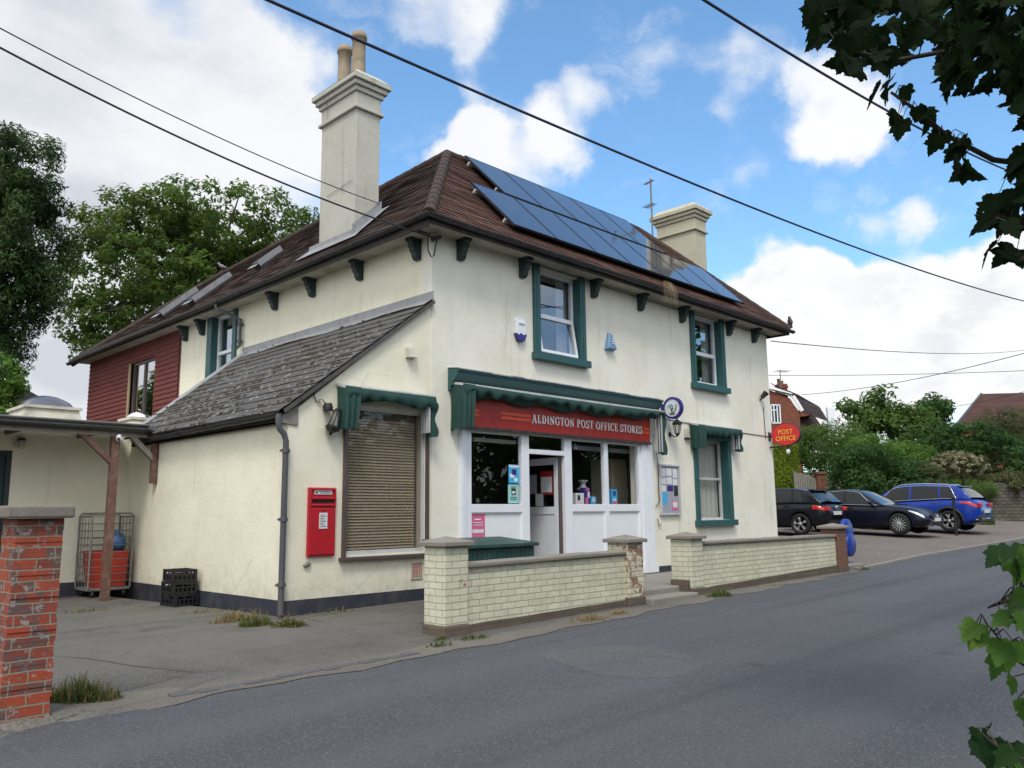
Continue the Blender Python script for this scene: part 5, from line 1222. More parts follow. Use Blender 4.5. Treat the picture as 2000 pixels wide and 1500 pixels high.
# ------------------------------------------------------------------ yard side: rear wing, canopy, cage, crates
RY = 14.62
AN = thing('rear_annexe', 'low flat roofed cream annexe behind the yard with a dark teal door', 'building', (2, RY, .2))
dr = onY(25, 880, RY)
m = MB(); m.panel(rect(-4, XL+.2, -.1, 2.92), [rect(dr.x-.95, dr.x, .25, dr.z)], (0, RY, 0), (1, 0, 0), (0, 0, 1), (0, .2, 0)); m.panel(rect(RY+.2, 21, -.1, 2.92), [], (-4, 0, 0), (0, 1, 0), (0, 0, 1), (.2, 0, 0)); m.panel(rect(-4, XM, -.1, 2.92), [], (0, 21, 0), (1, 0, 0), (0, 0, 1), (0, -.2, 0)); AW = m.build('wall', K['lean'], AN)
m = MB(); m.box(-3.99, dr.x-.96, RY-.012, RY, -.1, .42); m.box(dr.x+.01, XL-.015, RY-.012, RY, -.1, .42); m.build('plinth', K['plinth'], AN)
m = MB(); m.box(dr.x-.94, dr.x-.01, RY+.06, RY+.11, .25, dr.z-.01); m.box(dr.x-.95, dr.x, RY+.01, RY+.06, dr.z-.06, dr.z-.001); m.box(dr.x-.07, dr.x-.001, RY+.01, RY+.06, .25, dr.z-.061); DD = m.build('door', K['bracket'], AN); m = MB(); m.lathe([(.0, 0), (.03, 0), (.03, .05), (0, .05)], (dr.x-.85, RY-.02, 1.2), 'y', 12); m.build('handle', K['alu'], DD)
m = MB(); m.box(-4.1, XM-.06, RY-.05, 21.1, 2.925, 2.985); m.build('flat_roof', K['lead'], AN)
def rooflight(label, x0, x1, y0, y1, z, h1, h2, mt):
    D = thing('roof_lantern', label, 'rooflight', ((x0+x1)/2, (y0+y1)/2, z)); b = .12
    m = MB(); a = [(x0, y0), (x1, y0), (x1, y1), (x0, y1)]; c = [(x0+b, y0+b), (x1-b, y0+b), (x1-b, y1-b), (x0+b, y1-b)]
    m.add([(x, y, z) for x, y in a]+[(x, y, z+h1) for x, y in c], [(0, 1, 5, 4), (1, 2, 6, 5), (2, 3, 7, 6), (3, 0, 4, 7), (4, 5, 6, 7)]); m.box(x0+b-.05, x1-b+.05, y0+b-.05, y1-b+.05, z+h1, z+h1+.05); m.build('kerb', K['bare'], D)
    m = MB(); n = 10; vs = []
    for i in range(n+1):
        for j in range(n+1):
            u, v = i/n*2-1, j/n*2-1; vs.append(((x0+x1)/2+u*((x1-x0)/2-b-.04), (y0+y1)/2+v*((y1-y0)/2-b-.04), z+h1+.055+.02+h2*(1-u*u)**.6*(1-v*v)**.6 if abs(u) < 1 and abs(v) < 1 else z+h1+.055))
    m.add(vs, [(i*(n+1)+j, (i+1)*(n+1)+j, (i+1)*(n+1)+j+1, i*(n+1)+j+1) for i in range(n) for j in range(n)]); m.build('dome', K[mt], D, recalc=False, smooth=True)
q0, q1 = onY(40, 812, 16.2), onY(172, 800, 16.2)
rooflight('wide smoky domed rooflight on the flat roof left of the tile hung wall', q0.x, q1.x, 16.2, 17.5, 2.985, max(.2, q1.z-2.985-.02), .22, 'dome')
q0, q1 = onY(252, 812, 15.2), onY(302, 803, 15.2)
rooflight('small white domed rooflight close against the tile hung wall', q0.x, q1.x+.1, 15.2, 16.0, 2.985, max(.05, q0.z-3.03), .09, 'upvc')
CY = 13.38
CA = thing('timber_canopy', 'open timber canopy with black gutter on one weathered brown post', 'canopy', (4.75, CY, .2))
ft, fb_ = onY(0, 806, CY).z, onY(0, 838, CY).z
m = MB(); m.box(-4, XL-.22, CY+.02, RY-.055, 2.86, 2.92); m.build('canopy_roof', K['lead'], CA)
m = MB(); m.box(-4, XL-.20, CY, CY+.03, 2.70, 2.865); m.build('fascia', K['greyWood'], CA)
m = MB(); gutter(m, (-4, CY-.055, 2.855), (XL-.14, CY-.055, 2.83), .06); m.box(-4, XL-.18, CY-.03, CY+.04, 2.87, 2.90); m.tube([(XL-.22, CY-.05, 2.84), (XL-.1, CY-.08, 2.80)], [.05, .075], 8); m.build('gutter', K['gutter'], CA)
m = MB()
for i in range(9): x = -3.8+i*1.05; m.box(x, x+.05, CY+.032, RY-.02, 2.74, 2.858)
m.build('rafters', K['wood'], CA)
pb, pt = (4.79, CY+.06, g(4.79, CY)), (onY(228, 860, CY).x, CY+.06, 2.74)
m = MB(); m.bar(pb, pt, .115, .115, (0, 1, 0)); m.build('post', K['wood'], CA, bevel=.006)
q = lambda px, py: onY(px, py, CY+.06)
m = MB(); m.bar(q(146, 838)+Vector((0, 0, .03)), q(219, 905), .075, .09, (0, 1, 0)); m.build('brace', K['wood'], CA, bevel=.004)
m = MB(); m.bar(q(247, 845)+Vector((0, 0, .03)), q(309, 908), .075, .10, (0, 1, 0)); m.build('brace', K['greyWood'], CA, bevel=.004)
m = MB(); m.box(XL-.10, XL-.016, CY, CY+.10, 1.98, 2.66); m.build('wall_post', K['wood'], CA, bevel=.004)
c = q(222, 855); LMP = thing('security_camera', 'white tubular security camera fixed near the top of the canopy post', 'camera', (c.x, CY-.06, c.z))
m = MB(); m.tube([(c.x+.06, CY-.02, c.z+.02), (c.x+.02, CY-.1, c.z+.0), (c.x-.02, CY-.22, c.z-.04)], .038, 12); m.build('housing', K['upvc'], LMP); m = MB(); m.lathe([(0, 0), (.03, 0), (.03, .004), (0, .004)], (c.x-.021, CY-.226, c.z-.041), 'y', 12); m.build('lens', K['black'], LMP); m = MB(); m.bar((c.x+.05, CY+.0, c.z+.03), (c.x+.06, CY-.04, c.z+.02), .03, .03); m.build('mount', K['alu'], LMP)
c = onY(40, 860, RY); L = thing('bulkhead_lamp', 'dim bulkhead lamp on the annexe wall right of the teal door', 'lamp', (c.x, RY, c.z)); m = MB(); m.box(c.x-.05, c.x+.05, RY-.10, RY-.001, c.z-.01, c.z+.03); m.build('lamp_bracket', K['gutter'], L); m = MB(); m.lathe([(.04, -.01), (.055, -.04), (.055, -.12), (.04, -.14), (0, -.14)], (c.x, RY-.07, c.z), n=14); m.build('lamp_shade', K['bare'], L)
# roll cage
rc0, rc1 = onY(176, 1003, 14.1), onY(256, 1003, 14.1)
cx0, cx1, cy0, cy1 = rc0.x, min(rc1.x, XL-.05), 13.98, 14.55; cz = g(5, 14); ct = rc0.z
CG_ = thing('roll_cage', 'grey wire roll cage trolley parked in the yard corner', 'trolley', ((cx0+cx1)/2, (cy0+cy1)/2, cz))
m = MB()
for y in (cy0, cy1): m.tube([(cx0, y, cz+.14), (cx0, y, ct-.04), (cx0+.04, y, ct), (cx1-.04, y, ct), (cx1, y, ct-.04), (cx1, y, cz+.14)], .016, 6)
for x in (cx0, cx1): m.tube([(x, cy0, ct-.05), (x, cy1, ct-.05)], .014, 6)
m.build('cage_frame', K['metal'], CG_)
m = MB()
for i in range(9):
    z = cz+.25+i*(ct-cz-.3)/9
    for a, b in (((cx0, cy0, z), (cx1, cy0, z)), ((cx0, cy1, z), (cx1, cy1, z)), ((cx0, cy0, z), (cx0, cy1, z)), ((cx1, cy0, z), (cx1, cy1, z))): m.tube([a, b], .006, 4)
for i in range(1, 4):
    y = cy0+(cy1-cy0)*i/4; m.tube([(cx0, y, cz+.15), (cx0, y, ct-.05)], .006, 4); m.tube([(cx1, y, cz+.15), (cx1, y, ct-.05)], .006, 4)
m.build('wire_sides', K['metal'], CG_)
m = MB(); m.box(cx0, cx1, cy0, cy1, cz+.11, cz+.15); m.build('cage_base', K['metal'], CG_)
for x in (cx0+.08, cx1-.08):
    for y in (cy0+.05, cy1-.05): m = MB(); m.lathe([(.0, -.018), (.05, -.018), (.055, 0), (.05, .018), (0, .018)], (x, y, cz+.055), 'x', 14); m.box(x-.025, x+.025, y-.02, y+.02, cz+.06, cz+.109); m.build('castor', K['black'], CG_)
m = MB(); z0, z1 = cz+.155, cz+.72
for f0, f1 in ((.0, 1.),):
    i0 = .05; a = [(cx0+.13, cy0+.06), (cx1-.05, cy0+.06), (cx1-.05, cy1-.06), (cx0+.13, cy1-.06)]; b = [(cx0+.06, cy0+.03), (cx1-.03, cy0+.03), (cx1-.03, cy1-.03), (cx0+.06, cy1-.03)]
    m.add([(x, y, z0) for x, y in a]+[(x, y, z1) for x, y in b]+[(x*.97+.03*(cx0+cx1)/2, y*.97+.03*(cy0+cy1)/2, z1) for x, y in b]+[(x*.97+.03*(cx0+cx1)/2, y*.97+.03*(cy0+cy1)/2, z0+.02) for x, y in a], [(3, 2, 1, 0), (0, 1, 5, 4), (1, 2, 6, 5), (2, 3, 7, 6), (3, 0, 4, 7), (4, 5, 9, 8), (5, 6, 10, 9), (6, 7, 11, 10), (7, 4, 8, 11), (8, 9, 13, 12), (9, 10, 14, 13), (10, 11, 15, 14), (11, 8, 12, 15), (12, 13, 14, 15)])
rp = paint('red_plastic', (.36, .028, .014), .5, dirt=(.2, .03, .02)); tag(m.build('red_tub', rp, origin=((cx0+cx1)/2, (cy0+cy1)/2, z0)), 'tapered red plastic tub standing inside the roll cage', 'tub')
m = MB(); bc = onY(232, 1035, 14.2); m.lathe([(.0, 0), (.10, .02), (.135, .10), (.13, .2), (.09, .27), (.04, .31), (.055, .35), (.0, .36)], (min(bc.x, cx1-.15), 14.22, cz+.70), n=14)
bb = paint('blue_film', (.05, .13, .30), .25, var=.4, bump=.6, scale=14); tag(m.build('blue_bag', bb, origin=(min(bc.x, cx1-.15), 14.22, cz+.70)), 'knotted blue plastic bag on top of the red tub', 'bag')
# stacked bottle crates
def crate(x, y, z, rz, label, hh=.165, open_=True):
    Cc = thing('plastic_crate', label, 'crate', (x, y, z), rz, group='black crates stacked by the side wall'); a, b = .195, .155
    m = MB()
    for sx in (-1, 1):
        for sy in (-1, 1): m.box(sx*a-.018, sx*a+.018, sy*b-.018, sy*b+.018, 0, hh)
    for zz, t in ((.0, .03), (hh*.5, .02), (hh-.035, .035)):
        for s in (-1, 1): m.box(-a, a, s*b-.008, s*b+.008, zz, zz+t); m.box(s*a-.008, s*a+.008, -b, b, zz, zz+t)
    for s in (-1, 1):
        for i in range(1, 6): xx = -a+2*a*i/6; m.box(xx-.012, xx+.012, s*b-.007, s*b+.007, 0, hh if (open_ and i % 2) or not open_ else hh*.55)
        for i in range(1, 5): yy = -b+2*b*i/5; m.box(s*a-.007, s*a+.007, yy-.012, yy+.012, 0, hh if i % 2 else hh*.55)
    m.build('crate_walls', K['black'], Cc, local=True); m = MB(); m.box(-a, a, -b, b, .004, .016)
    for i in range(1, 4): m.box(-a+2*a*i/4-.005, -a+2*a*i/4+.005, -b, b, .016, hh*.6)
    m.build('crate_floor', K['black'], Cc, local=True)
q = onG(322, 1187, .19); cxx, cyy = XL-.235, max(11.6, min(q[1]+.1, 12.2))
for i, lb in enumerate(('black plastic crate on the yard ground, bottom of the stack of three', 'black plastic crate in the middle of the stack of three', 'open black plastic crate on top of the stack of three')):
    crate(cxx-.008*(i == 1), cyy+.01*i, g(cxx, cyy)+.006+i*.168, R(4-5*i)+R(90), lb)
# ------------------------------------------------------------------ parked cars
def carpaint(name, col): 
    t = NT(name); n = t.noise(t.ob, 3, 3); return t.fin(t.mix(t.ramp(n, .4, .8, 0, .3), col, tuple(min(1, x*1.35+.004) for x in col)), .28, .18, Coat_Weight=.22, Coat_Roughness=.05)
K['p_black'] = carpaint('black_car_paint', (.008, .0085, .012)); K['p_navy'] = carpaint('obsidian_car_paint', (.006, .007, .016)); K['p_blue'] = carpaint('blue_car_paint', (.008, .035, .26))
K['carglass'] = NT('car_glass').fin((.010, .012, .014), .05, .35)
K['tyre'] = flat('tyre_rubber', (.014, .014, .015), .85); K['rim'] = paint('alloy', (.36, .36, .37), .3, var=.1, bump=.01); K['chrome'] = NT('chrome').fin((.72, .72, .74), .12, Metallic=1.)
K['taillamp'] = NT('tail_lamp_red').fin((.46, .010, .014), .12, .6); K['headlamp'] = NT('head_lamp').fin((.55, .57, .60), .08, .7)
K['plate_w'] = flat('white_plate', (.62, .62, .60), .4); K['trim'] = flat('black_trim', (.012, .012, .013), .55); K['archlin'] = flat('arch_liner', (.006, .006, .006), .9)
def interp(xs_, pts): return np.interp(xs_, [p[0] for p in pts], [p[1] for p in pts])
def smooth_curve(pts, xs_):
    """rounded polyline"""
    X = np.linspace(pts[0][0], pts[-1][0], 400); Y = interp(X, pts); k = 13; pad = np.pad(Y, k, mode='edge'); Y = np.convolve(pad, np.ones(2*k+1)/(2*k+1), 'valid'); return np.interp(xs_, X, Y)
def car(label, spec, loc, rz, group=None):
    T = thing('parked_car', label, 'car', loc, rz)
    L, W, wb, wr = spec['L'], spec['W'], spec['wb'], spec['wr']; xf, xr = L/2, -L/2; ax_f, ax_r = xf-spec['fo'], xf-spec['fo']-wb
    hw = W/2
    # ---- lower body
    N = 72; t = np.linspace(0, 1, N); xsn = xr+(xf-xr)*(0.5-0.5*np.cos(np.pi*(t*.86+.07)))/(1) if False else xr+(xf-xr)*t
    shoulder = smooth_curve(spec['belt'], xsn); zb = interp(xsn, [(xr, .34), (xr+.5, .20), (xf-.55, .19), (xf, .24)])
    ends = np.minimum((xsn-xr)/.55, (xf-xsn)/.60); ends = np.clip(ends, 0, 1); plan = np.sqrt(np.clip(1-(1-ends)**2.4, 0.0, 1)); wfac = .80+.20*plan
    def ring(i):
        w = hw*wfac[i]; z0, z1 = zb[i], shoulder[i]; h = z1-z0
        pts = [(0, z0), (.80*w, z0), (.95*w, z0+.05), (.985*w, z0+.16*h), (1.*w, z0+.40*h), (.995*w, z0+.58*h), (.985*w, z0+.70*h), (.965*w, z0+.82*h), (.925*w, z0+.93*h), (.86*w, z0+.985*h), (.5*w, z1+.012), (0, z1+.02)]
        return pts
    rings = [ring(i) for i in range(N)]; M_ = len(rings[0])
    def xo(i, j):  # bumper ends bulge: middle heights reach furthest
        f = j/(M_-1); b = math.sin(math.pi*min(1, f*1.25))*.5+.5
        if i < 6: return xr+(xsn[i]-xr)*1.0+(1-b)*spec.get('tailrake', .12)*(6-i)/6
        if i > N-7: return xsn[i]-(1-b)*spec.get('noserake', .16)*(i-(N-7))/6
        return xsn[i]
    m = MB(); m.smooth = True; vs = []
    for i in range(N):
        r = rings[i]; vs += [(xo(i, j), y, z) for j, (y, z) in enumerate(r)]+[(xo(i, j), -r[j][0], r[j][1]) for j in range(M_-2, 0, -1)]
    K2 = 2*M_-2; m.add(vs, [(i*K2+j, i*K2+(j+1) % K2, (i+1)*K2+(j+1) % K2, (i+1)*K2+j) for i in range(N-1) for j in range(K2)])
    for i, sg in ((0, -1), (N-1, 1)):
        r = vs[i*K2:(i+1)*K2]; cz = sum(p[2] for p in r)/K2; cxx = sum(p[0] for p in r)/K2; last = [i*K2+j for j in range(K2)]
        for f, o in ((.93, .022), (.75, .042), (.4, .052)):
            nb = len(m.v); m.v += [(p[0]+sg*o, p[1]*f, cz+(p[2]-cz)*f) for p in r]; cur = list(range(nb, nb+K2))
            for j in range(K2): m.f.append([last[j], last[(j+1) % K2], cur[(j+1) % K2], cur[j]]); m.m.append(0); m.sm.append(True)
            last = cur
        m.f.append(last); m.m.append(0); m.sm.append(True)
    m.smooth = False
    body = m.build('body', [K[spec['paint']], K['archlin']], T, local=True)
    cut = MB()
    for ax in (ax_f, ax_r): cut.lathe([(wr+.055, -W), (wr+.055, W)], (ax, 0, wr), 'y', 40)
    co = cut.build('cut', K['archlin'], None); co.data.materials.clear(); co.data.materials.append(K[spec['paint']]); co.data.materials.append(K['archlin'])
    for p in co.data.polygons: p.material_index = 1
    co.matrix_world = ROOT[T.name]; bpy.context.view_layer.update()
    md = body.modifiers.new('b', 'BOOLEAN'); md.object = co; md.operation = 'DIFFERENCE'; md.solver = 'EXACT'
    bpy.context.view_layer.update(); me = bpy.data.meshes.new_from_object(body.evaluated_get(bpy.context.evaluated_depsgraph_get())); body.modifiers.clear(); body.data = me; me.name = 'body'; bpy.data.objects.remove(co)
    def surf(i, j, off=.006):
        """a point on the left flank of the body, pushed out"""
        i0 = int(max(0, min(N-2, math.floor(i)))); j0 = int(max(0, min(M_-2, math.floor(j)))); a, b = i-i0, j-j0
        P_ = lambda ii, jj: np.array([xo(ii, jj), rings[ii][jj][0], rings[ii][jj][1]])
        p = (P_(i0, j0)*(1-a)+P_(i0+1, j0)*a)*(1-b)+(P_(i0, j0+1)*(1-a)+P_(i0+1, j0+1)*a)*b
        di = P_(i0+1, j0)-P_(i0, j0); dj = P_(i0, j0+1)-P_(i0, j0); n = np.cross(di, dj); n = n/np.linalg.norm(n); n = n if n[1] > 0 else -n
        return p+n*off
    ix = lambda x: (x-xr)/(xf-xr)*(N-1)
    def flank(name, mat, x0, x1, jlo, jhi, off=.008, nseg=10, both=True, parent=T):
        for s in ((1, -1) if both else (1,)):
            m = MB(); m.smooth = True; vs = []
            for k in range(nseg+1):
                f = k/nseg; x = x0+(x1-x0)*f; a, b = jlo(f), jhi(f)
                for q in range(5):
                    p = surf(ix(x), a+(b-a)*q/4, off); vs.append((p[0], s*p[1], p[2]))
            m.add(vs, [(k*5+q, (k+1)*5+q, (k+1)*5+q+1, k*5+q+1) for k in range(nseg) for q in range(4)]); m.build(name, K[mat], parent, local=True, recalc=False)
    # ---- greenhouse
    cab = spec['roof']; x0, x1 = cab[0][0], cab[-1][0]; n = 56; xg = np.linspace(x0, x1, n); zr = smooth_curve(cab, xg)
    sh = np.interp(xg, xsn, shoulder); zbase = sh-.02; wz = np.interp(xg, xsn, wfac)*hw
    zr = np.maximum(zr, zbase+.012)
    top = max(zr); 
    def gring(i):
        h = zr[i]-zbase[i]; wt = wz[i]*.925; lean = .27*h*spec.get('tumble', 1.); e = .05+.06*min(1, h/.4); we = max(.3, wt-lean)
        pts = [(wt, zbase[i])]
        for f in (.12, .3, .5, .7, .86): pts.append((wt-lean*(f**1.25), zbase[i]+h*f*.95))
        pts += [(we-.015, zbase[i]+h*.955), (we-.06, zbase[i]+h*.985), (we*.5, zr[i]+.012*min(1, h/.3)), (0, zr[i]+.02*min(1, h/.3))]
        return pts
    gr = [gring(i) for i in range(n)]; G_ = len(gr[0])
    ws0, rw1 = spec['wind'], spec['rear']     # x where windscreen top sits / rear glass top sits
    roofmb = MB(); roofmb.smooth = True; wind = MB(); wind.smooth = True; rear = MB(); rear.smooth = True
    def gv(i, j, s, off=0.): y, z = gr[i][j]; return (xg[i], s*y, z+off)
    for i in range(n-1):
        xm_ = (xg[i]+xg[i+1])/2
        for j in range(G_-1):
            for s in (1, -1):
                q = [gv(i, j, s), gv(i+1, j, s), gv(i+1, j+1, s), gv(i, j+1, s)]
                tgt = roofmb
                if j >= 6 and xm_ > ws0: tgt = wind
                if j >= 6 and xm_ < rw1: tgt = rear
                tgt.add(q, [(0, 1, 2, 3)])
    roofmb.build('roof', K[spec['paint']], T, local=True, recalc='weld'); 
    for mb, nm_ in ((wind, 'windscreen'), (rear, 'rear_window')): 
        if mb.f: mb.build(nm_, K['carglass'], T, local=True, recalc='weld')
    def gp(x, f, s, off=.008):
        i = np.clip((x-x0)/(x1-x0)*(n-1), 0, n-1.001); i0 = int(i); a = i-i0; jj = f*6; j0 = int(min(5, jj)); b = jj-j0
        P_ = lambda ii, j: np.array(gr[ii][j]); p = (P_(i0, j0)*(1-a)+P_(i0+1, j0)*a)*(1-b)+(P_(i0, j0+1)*(1-a)+P_(i0+1, j0+1)*a)*b
        return (x, s*(p[0]+off), p[1]+off*.3)
    for s in (1, -1):
        for (a0, a1, b0, b1) in spec['side']:   # bottom from a0..a1, top from b0..b1
            m = MB(); m.smooth = True; vs = []
            for k in range(13):
                for q in range(7):
                    f = .10+.80*q/6; u = k/12; xa = a0+(b0-a0)*q/6; xb = a1+(b1-a1)*q/6; vs.append(gp(xa+(xb-xa)*u, f, s))
            m.add(vs, [(k*7+q, (k+1)*7+q, (k+1)*7+q+1, k*7+q+1) for k in range(12) for q in range(6)]); m.build('side_window', K['carglass'], T, local=True, recalc=False)
        if spec.get('chrome'):
            a0 = min(z[0] for z in spec['side']); a1 = max(z[1] for z in spec['side']); b0 = min(z[2] for z in spec['side']); b1 = max(z[3] for z in spec['side'])
            pts = [gp(a0+(a1-a0)*k/14, .06, s, .012) for k in range(15)]; m = MB(); m.tube(pts, .009, 5)
            pt2 = [gp(a1+(b1-a1)*k/8, .06+.88*k/8, s, .012) for k in range(9)]+[gp(b1+(b0-b1)*k/14, .94, s, .012) for k in range(1, 15)]+[gp(b0+(a0-b0)*k/6, .94-.88*k/6, s, .012) for k in range(1, 7)]
            m.tube(pt2, .010, 5); m.build('chrome_trim', K['chrome'], T, local=True)
        # mirror
        mx = spec['mirror']; m = MB(); m.smooth = True; p = gp(mx, .12, s, .0)
        for r0 in (0,):
            nseg = 10; vs = []
            for i in range(7):
                a = math.pi*i/6
                for k in range(nseg): b = 2*math.pi*k/nseg; vs.append((mx+.02-.085*math.sin(a)*math.cos(b)*(.8), p[1]+s*(.13-.10*math.cos(a)), p[2]+.075+.075*math.sin(a)*math.sin(b)))
            m.add(vs, [(i*nseg+k, i*nseg+(k+1) % nseg, (i+1)*nseg+(k+1) % nseg, (i+1)*nseg+k) for i in range(6) for k in range(nseg)])
        m.smooth = False; m.bar((mx, p[1]-s*.02, p[2]+.02), (mx, p[1]+s*.1, p[2]+.05), .06, .03); m.build('door_mirror', K[spec['paint']], T, local=True)
    # door seams and handles
    for s in (1, -1):
        m = MB()
        for x in spec['seams']: m.tube([(lambda p: (p[0], s*p[1], p[2]))(surf(ix(x), 1.8+7*k/8, .001)) for k in range(9)], .005, 4)
        m.build('door_seam', K['archlin'], T, local=True)
        for x in spec['handles']:
            m = MB(); p = surf(ix(x), 7.2, .012); m.bar((p[0]-.09, s*p[1], p[2]), (p[0]+.09, s*p[1], p[2]+.004), .022, .025); m.build('door_handle', K[spec['paint']] if not spec.get('chrome') else K['chrome'], T, local=True)
    # sills in black
    flank('side_skirt', 'trim', ax_r+wr+.09, ax_f-wr-.09, lambda f: 1.2, lambda f: 2.6 if spec.get('suv') else 2.05, .01)
    if spec.get('suv'):
        for ax in (ax_f, ax_r):
            for s in (1, -1):
                m = MB(); pts = []
                for k in range(15):
                    a = math.pi*k/14; x = ax+(wr+.09)*math.cos(a); z = wr+(wr+.09)*math.sin(a); jj = np.interp(z, [rings[int(ix(x))][j][1] for j in range(1, 10)], range(1, 10)); p = surf(ix(x), jj, .006); pts.append((x, s*p[1], z))
                m.tube(pts, .045, 6); m.build('arch_trim', K['trim'], T, local=True)
    # wheels
    for ax in (ax_f, ax_r):
        for s in (1, -1):
            yc = s*(hw-.125); m = MB(); m.lathe([(wr*.66, -.10), (wr*.93, -.112), (wr, -.075), (wr, .075), (wr*.93, .112), (wr*.66, .10), (wr*.66, -.10)], (ax, yc, wr), 'y', 36, cap=False); wl = m.build('wheel', K['tyre'], T, local=True)
            m = MB(); yo = yc+s*.085; m.lathe([(wr*.70, -.10), (wr*.70, .10), (wr*.665, .10), (wr*.64, .06), (wr*.63, -.09)], (ax, yc, wr), 'y', 36, cap=False)
            ns = spec['spokes']
            for k in range(ns):
                a = 2*math.pi*k/ns+.2
                if spec.get('suv'):
                    for da_ in (-.22, .22):
                        m.bar((ax+.08*math.cos(a), yo-s*.0, wr+.08*math.sin(a)), (ax+wr*.67*math.cos(a+da_), yo+s*.0, wr+wr*.67*math.sin(a+da_)), .03, .04, (0, 1, 0))
                elif ns <= 6:
                    for da_ in (-.09, .09): m.bar((ax+.05*math.cos(a), yo, wr+.05*math.sin(a)), (ax+wr*.67*math.cos(a+da_), yo, wr+wr*.67*math.sin(a+da_)), .03, .03, (0, 1, 0))
                else: m.bar((ax+.05*math.cos(a), yo, wr+.05*math.sin(a)), (ax+wr*.67*math.cos(a), yo, wr+wr*.67*math.sin(a)), .022, .03, (0, 1, 0))
            m.lathe([(.0, -.02), (.055, -.02), (.06, 0), (.055, .02), (.0, .024)], (ax, yo, wr), 'y', 18); m.build('rim', K['rim'], wl, local=True)
            m = MB(); m.lathe([(.0, -.002), (wr*.64, -.002), (wr*.64, .002), (.0, .002)], (ax, yc-s*.02, wr), 'y', 30); m.build('brake_disc', K['archlin'], wl, local=True)
    spec['extra'](T, locals())
    return T
def golf_extra(T, E):
    fl, ix, xr, xf, hw, shoulder = E['flank'], E['ix'], E['xr'], E['xf'], E['hw'], E['shoulder']
    fl('tail_lamp', 'taillamp', xr+.34, xr+.004, lambda f: 6.1, lambda f: 7.5, .012, 10)
    for s in (1, -1): m = MB(); m.box(xr-.058, xr+.02, min(s*.48, s*hw*.80), max(s*.48, s*hw*.80), .70, .83); m.build('tail_lamp', K['taillamp'], T, local=True, bevel=.02)
    m = MB(); m.box(-1.72, -1.42, -.57, .57, 1.325, 1.352); m.build('roof_spoiler', K['p_black'], T, local=True)
    m = MB(); m.box(xr-.075, xr+.03, -.26, .26, .58, .69); m.build('number_plate', K['plate_w'], T, local=True); m = MB(); m.lathe([(.0, 0), (.055, 0), (.055, .02), (0, .02)], (xr-.055, 0, .80), 'x', 18); m.build('badge', K['chrome'], T, local=True)
    m = MB(); m.bar((xr+.10, -.02, .97), (xr+.16, .34, 1.05), .02, .015); m.build('rear_wiper', K['trim'], T, local=True)
    m = MB(); m.box(xr-.05, xr+.12, -.62, .62, .30, .42); m.build('rear_valance', K['trim'], T, local=True)
def merc_extra(T, E):
    fl, xr, xf, hw = E['flank'], E['xr'], E['xf'], E['hw']; surf, ix = E['surf'], E['ix']
    fl('head_lamp', 'headlamp', xf-.50, xf-.05, lambda f: 7.3-1.5*f, lambda f: 7.6+.1*f, .010, 8)
    m = MB(); out = [(-.40, .56), (.40, .56), (.44, .70), (.34, .76), (-.34, .76), (-.44, .70)]; m.prism([(a, b-.11) for a, b in out], (xf-.03, 0, 0), (0, 1, 0), (0, 0, 1), (.085, 0, 0)); gr_ = m.build('grille', K['trim'], T, local=True)
    m = MB(); m.box(xf+.04, xf+.068, -.40, .40, .535, .558); m.lathe([(.075, -.006), (.085, -.006), (.085, .006), (.075, .006), (.075, -.006)], (xf+.068, 0, .55), 'x', 24, cap=False)
    for k in range(3): a = math.pi/2+k*2*math.pi/3; m.bar((xf+.068, 0, .55), (xf+.068, .08*math.cos(a), .55+.08*math.sin(a)), .015, .012)
    m.build('grille_badge', K['chrome'], gr_, local=True)
    m = MB(); m.box(xf-.01, xf+.075, -.26, .26, .40, .51); m.build('number_plate', K['plate_w'], T, local=True)
    m = MB(); m.box(xf-.12, xf-.01, -.72, -.42, .33, .45); m.box(xf-.12, xf-.01, .42, .72, .33, .45); m.build('air_intake', K['trim'], T, local=True)
    m = MB(); pts = [(xf-.30, s_, .27) for s_ in (-.82,)]+[(xf-.05, -.55, .255), (xf, 0, .25), (xf-.05, .55, .255), (xf-.30, .82, .27)]; m.tube(pts, .02, 6); m.build('splitter', K['chrome'], T, local=True)
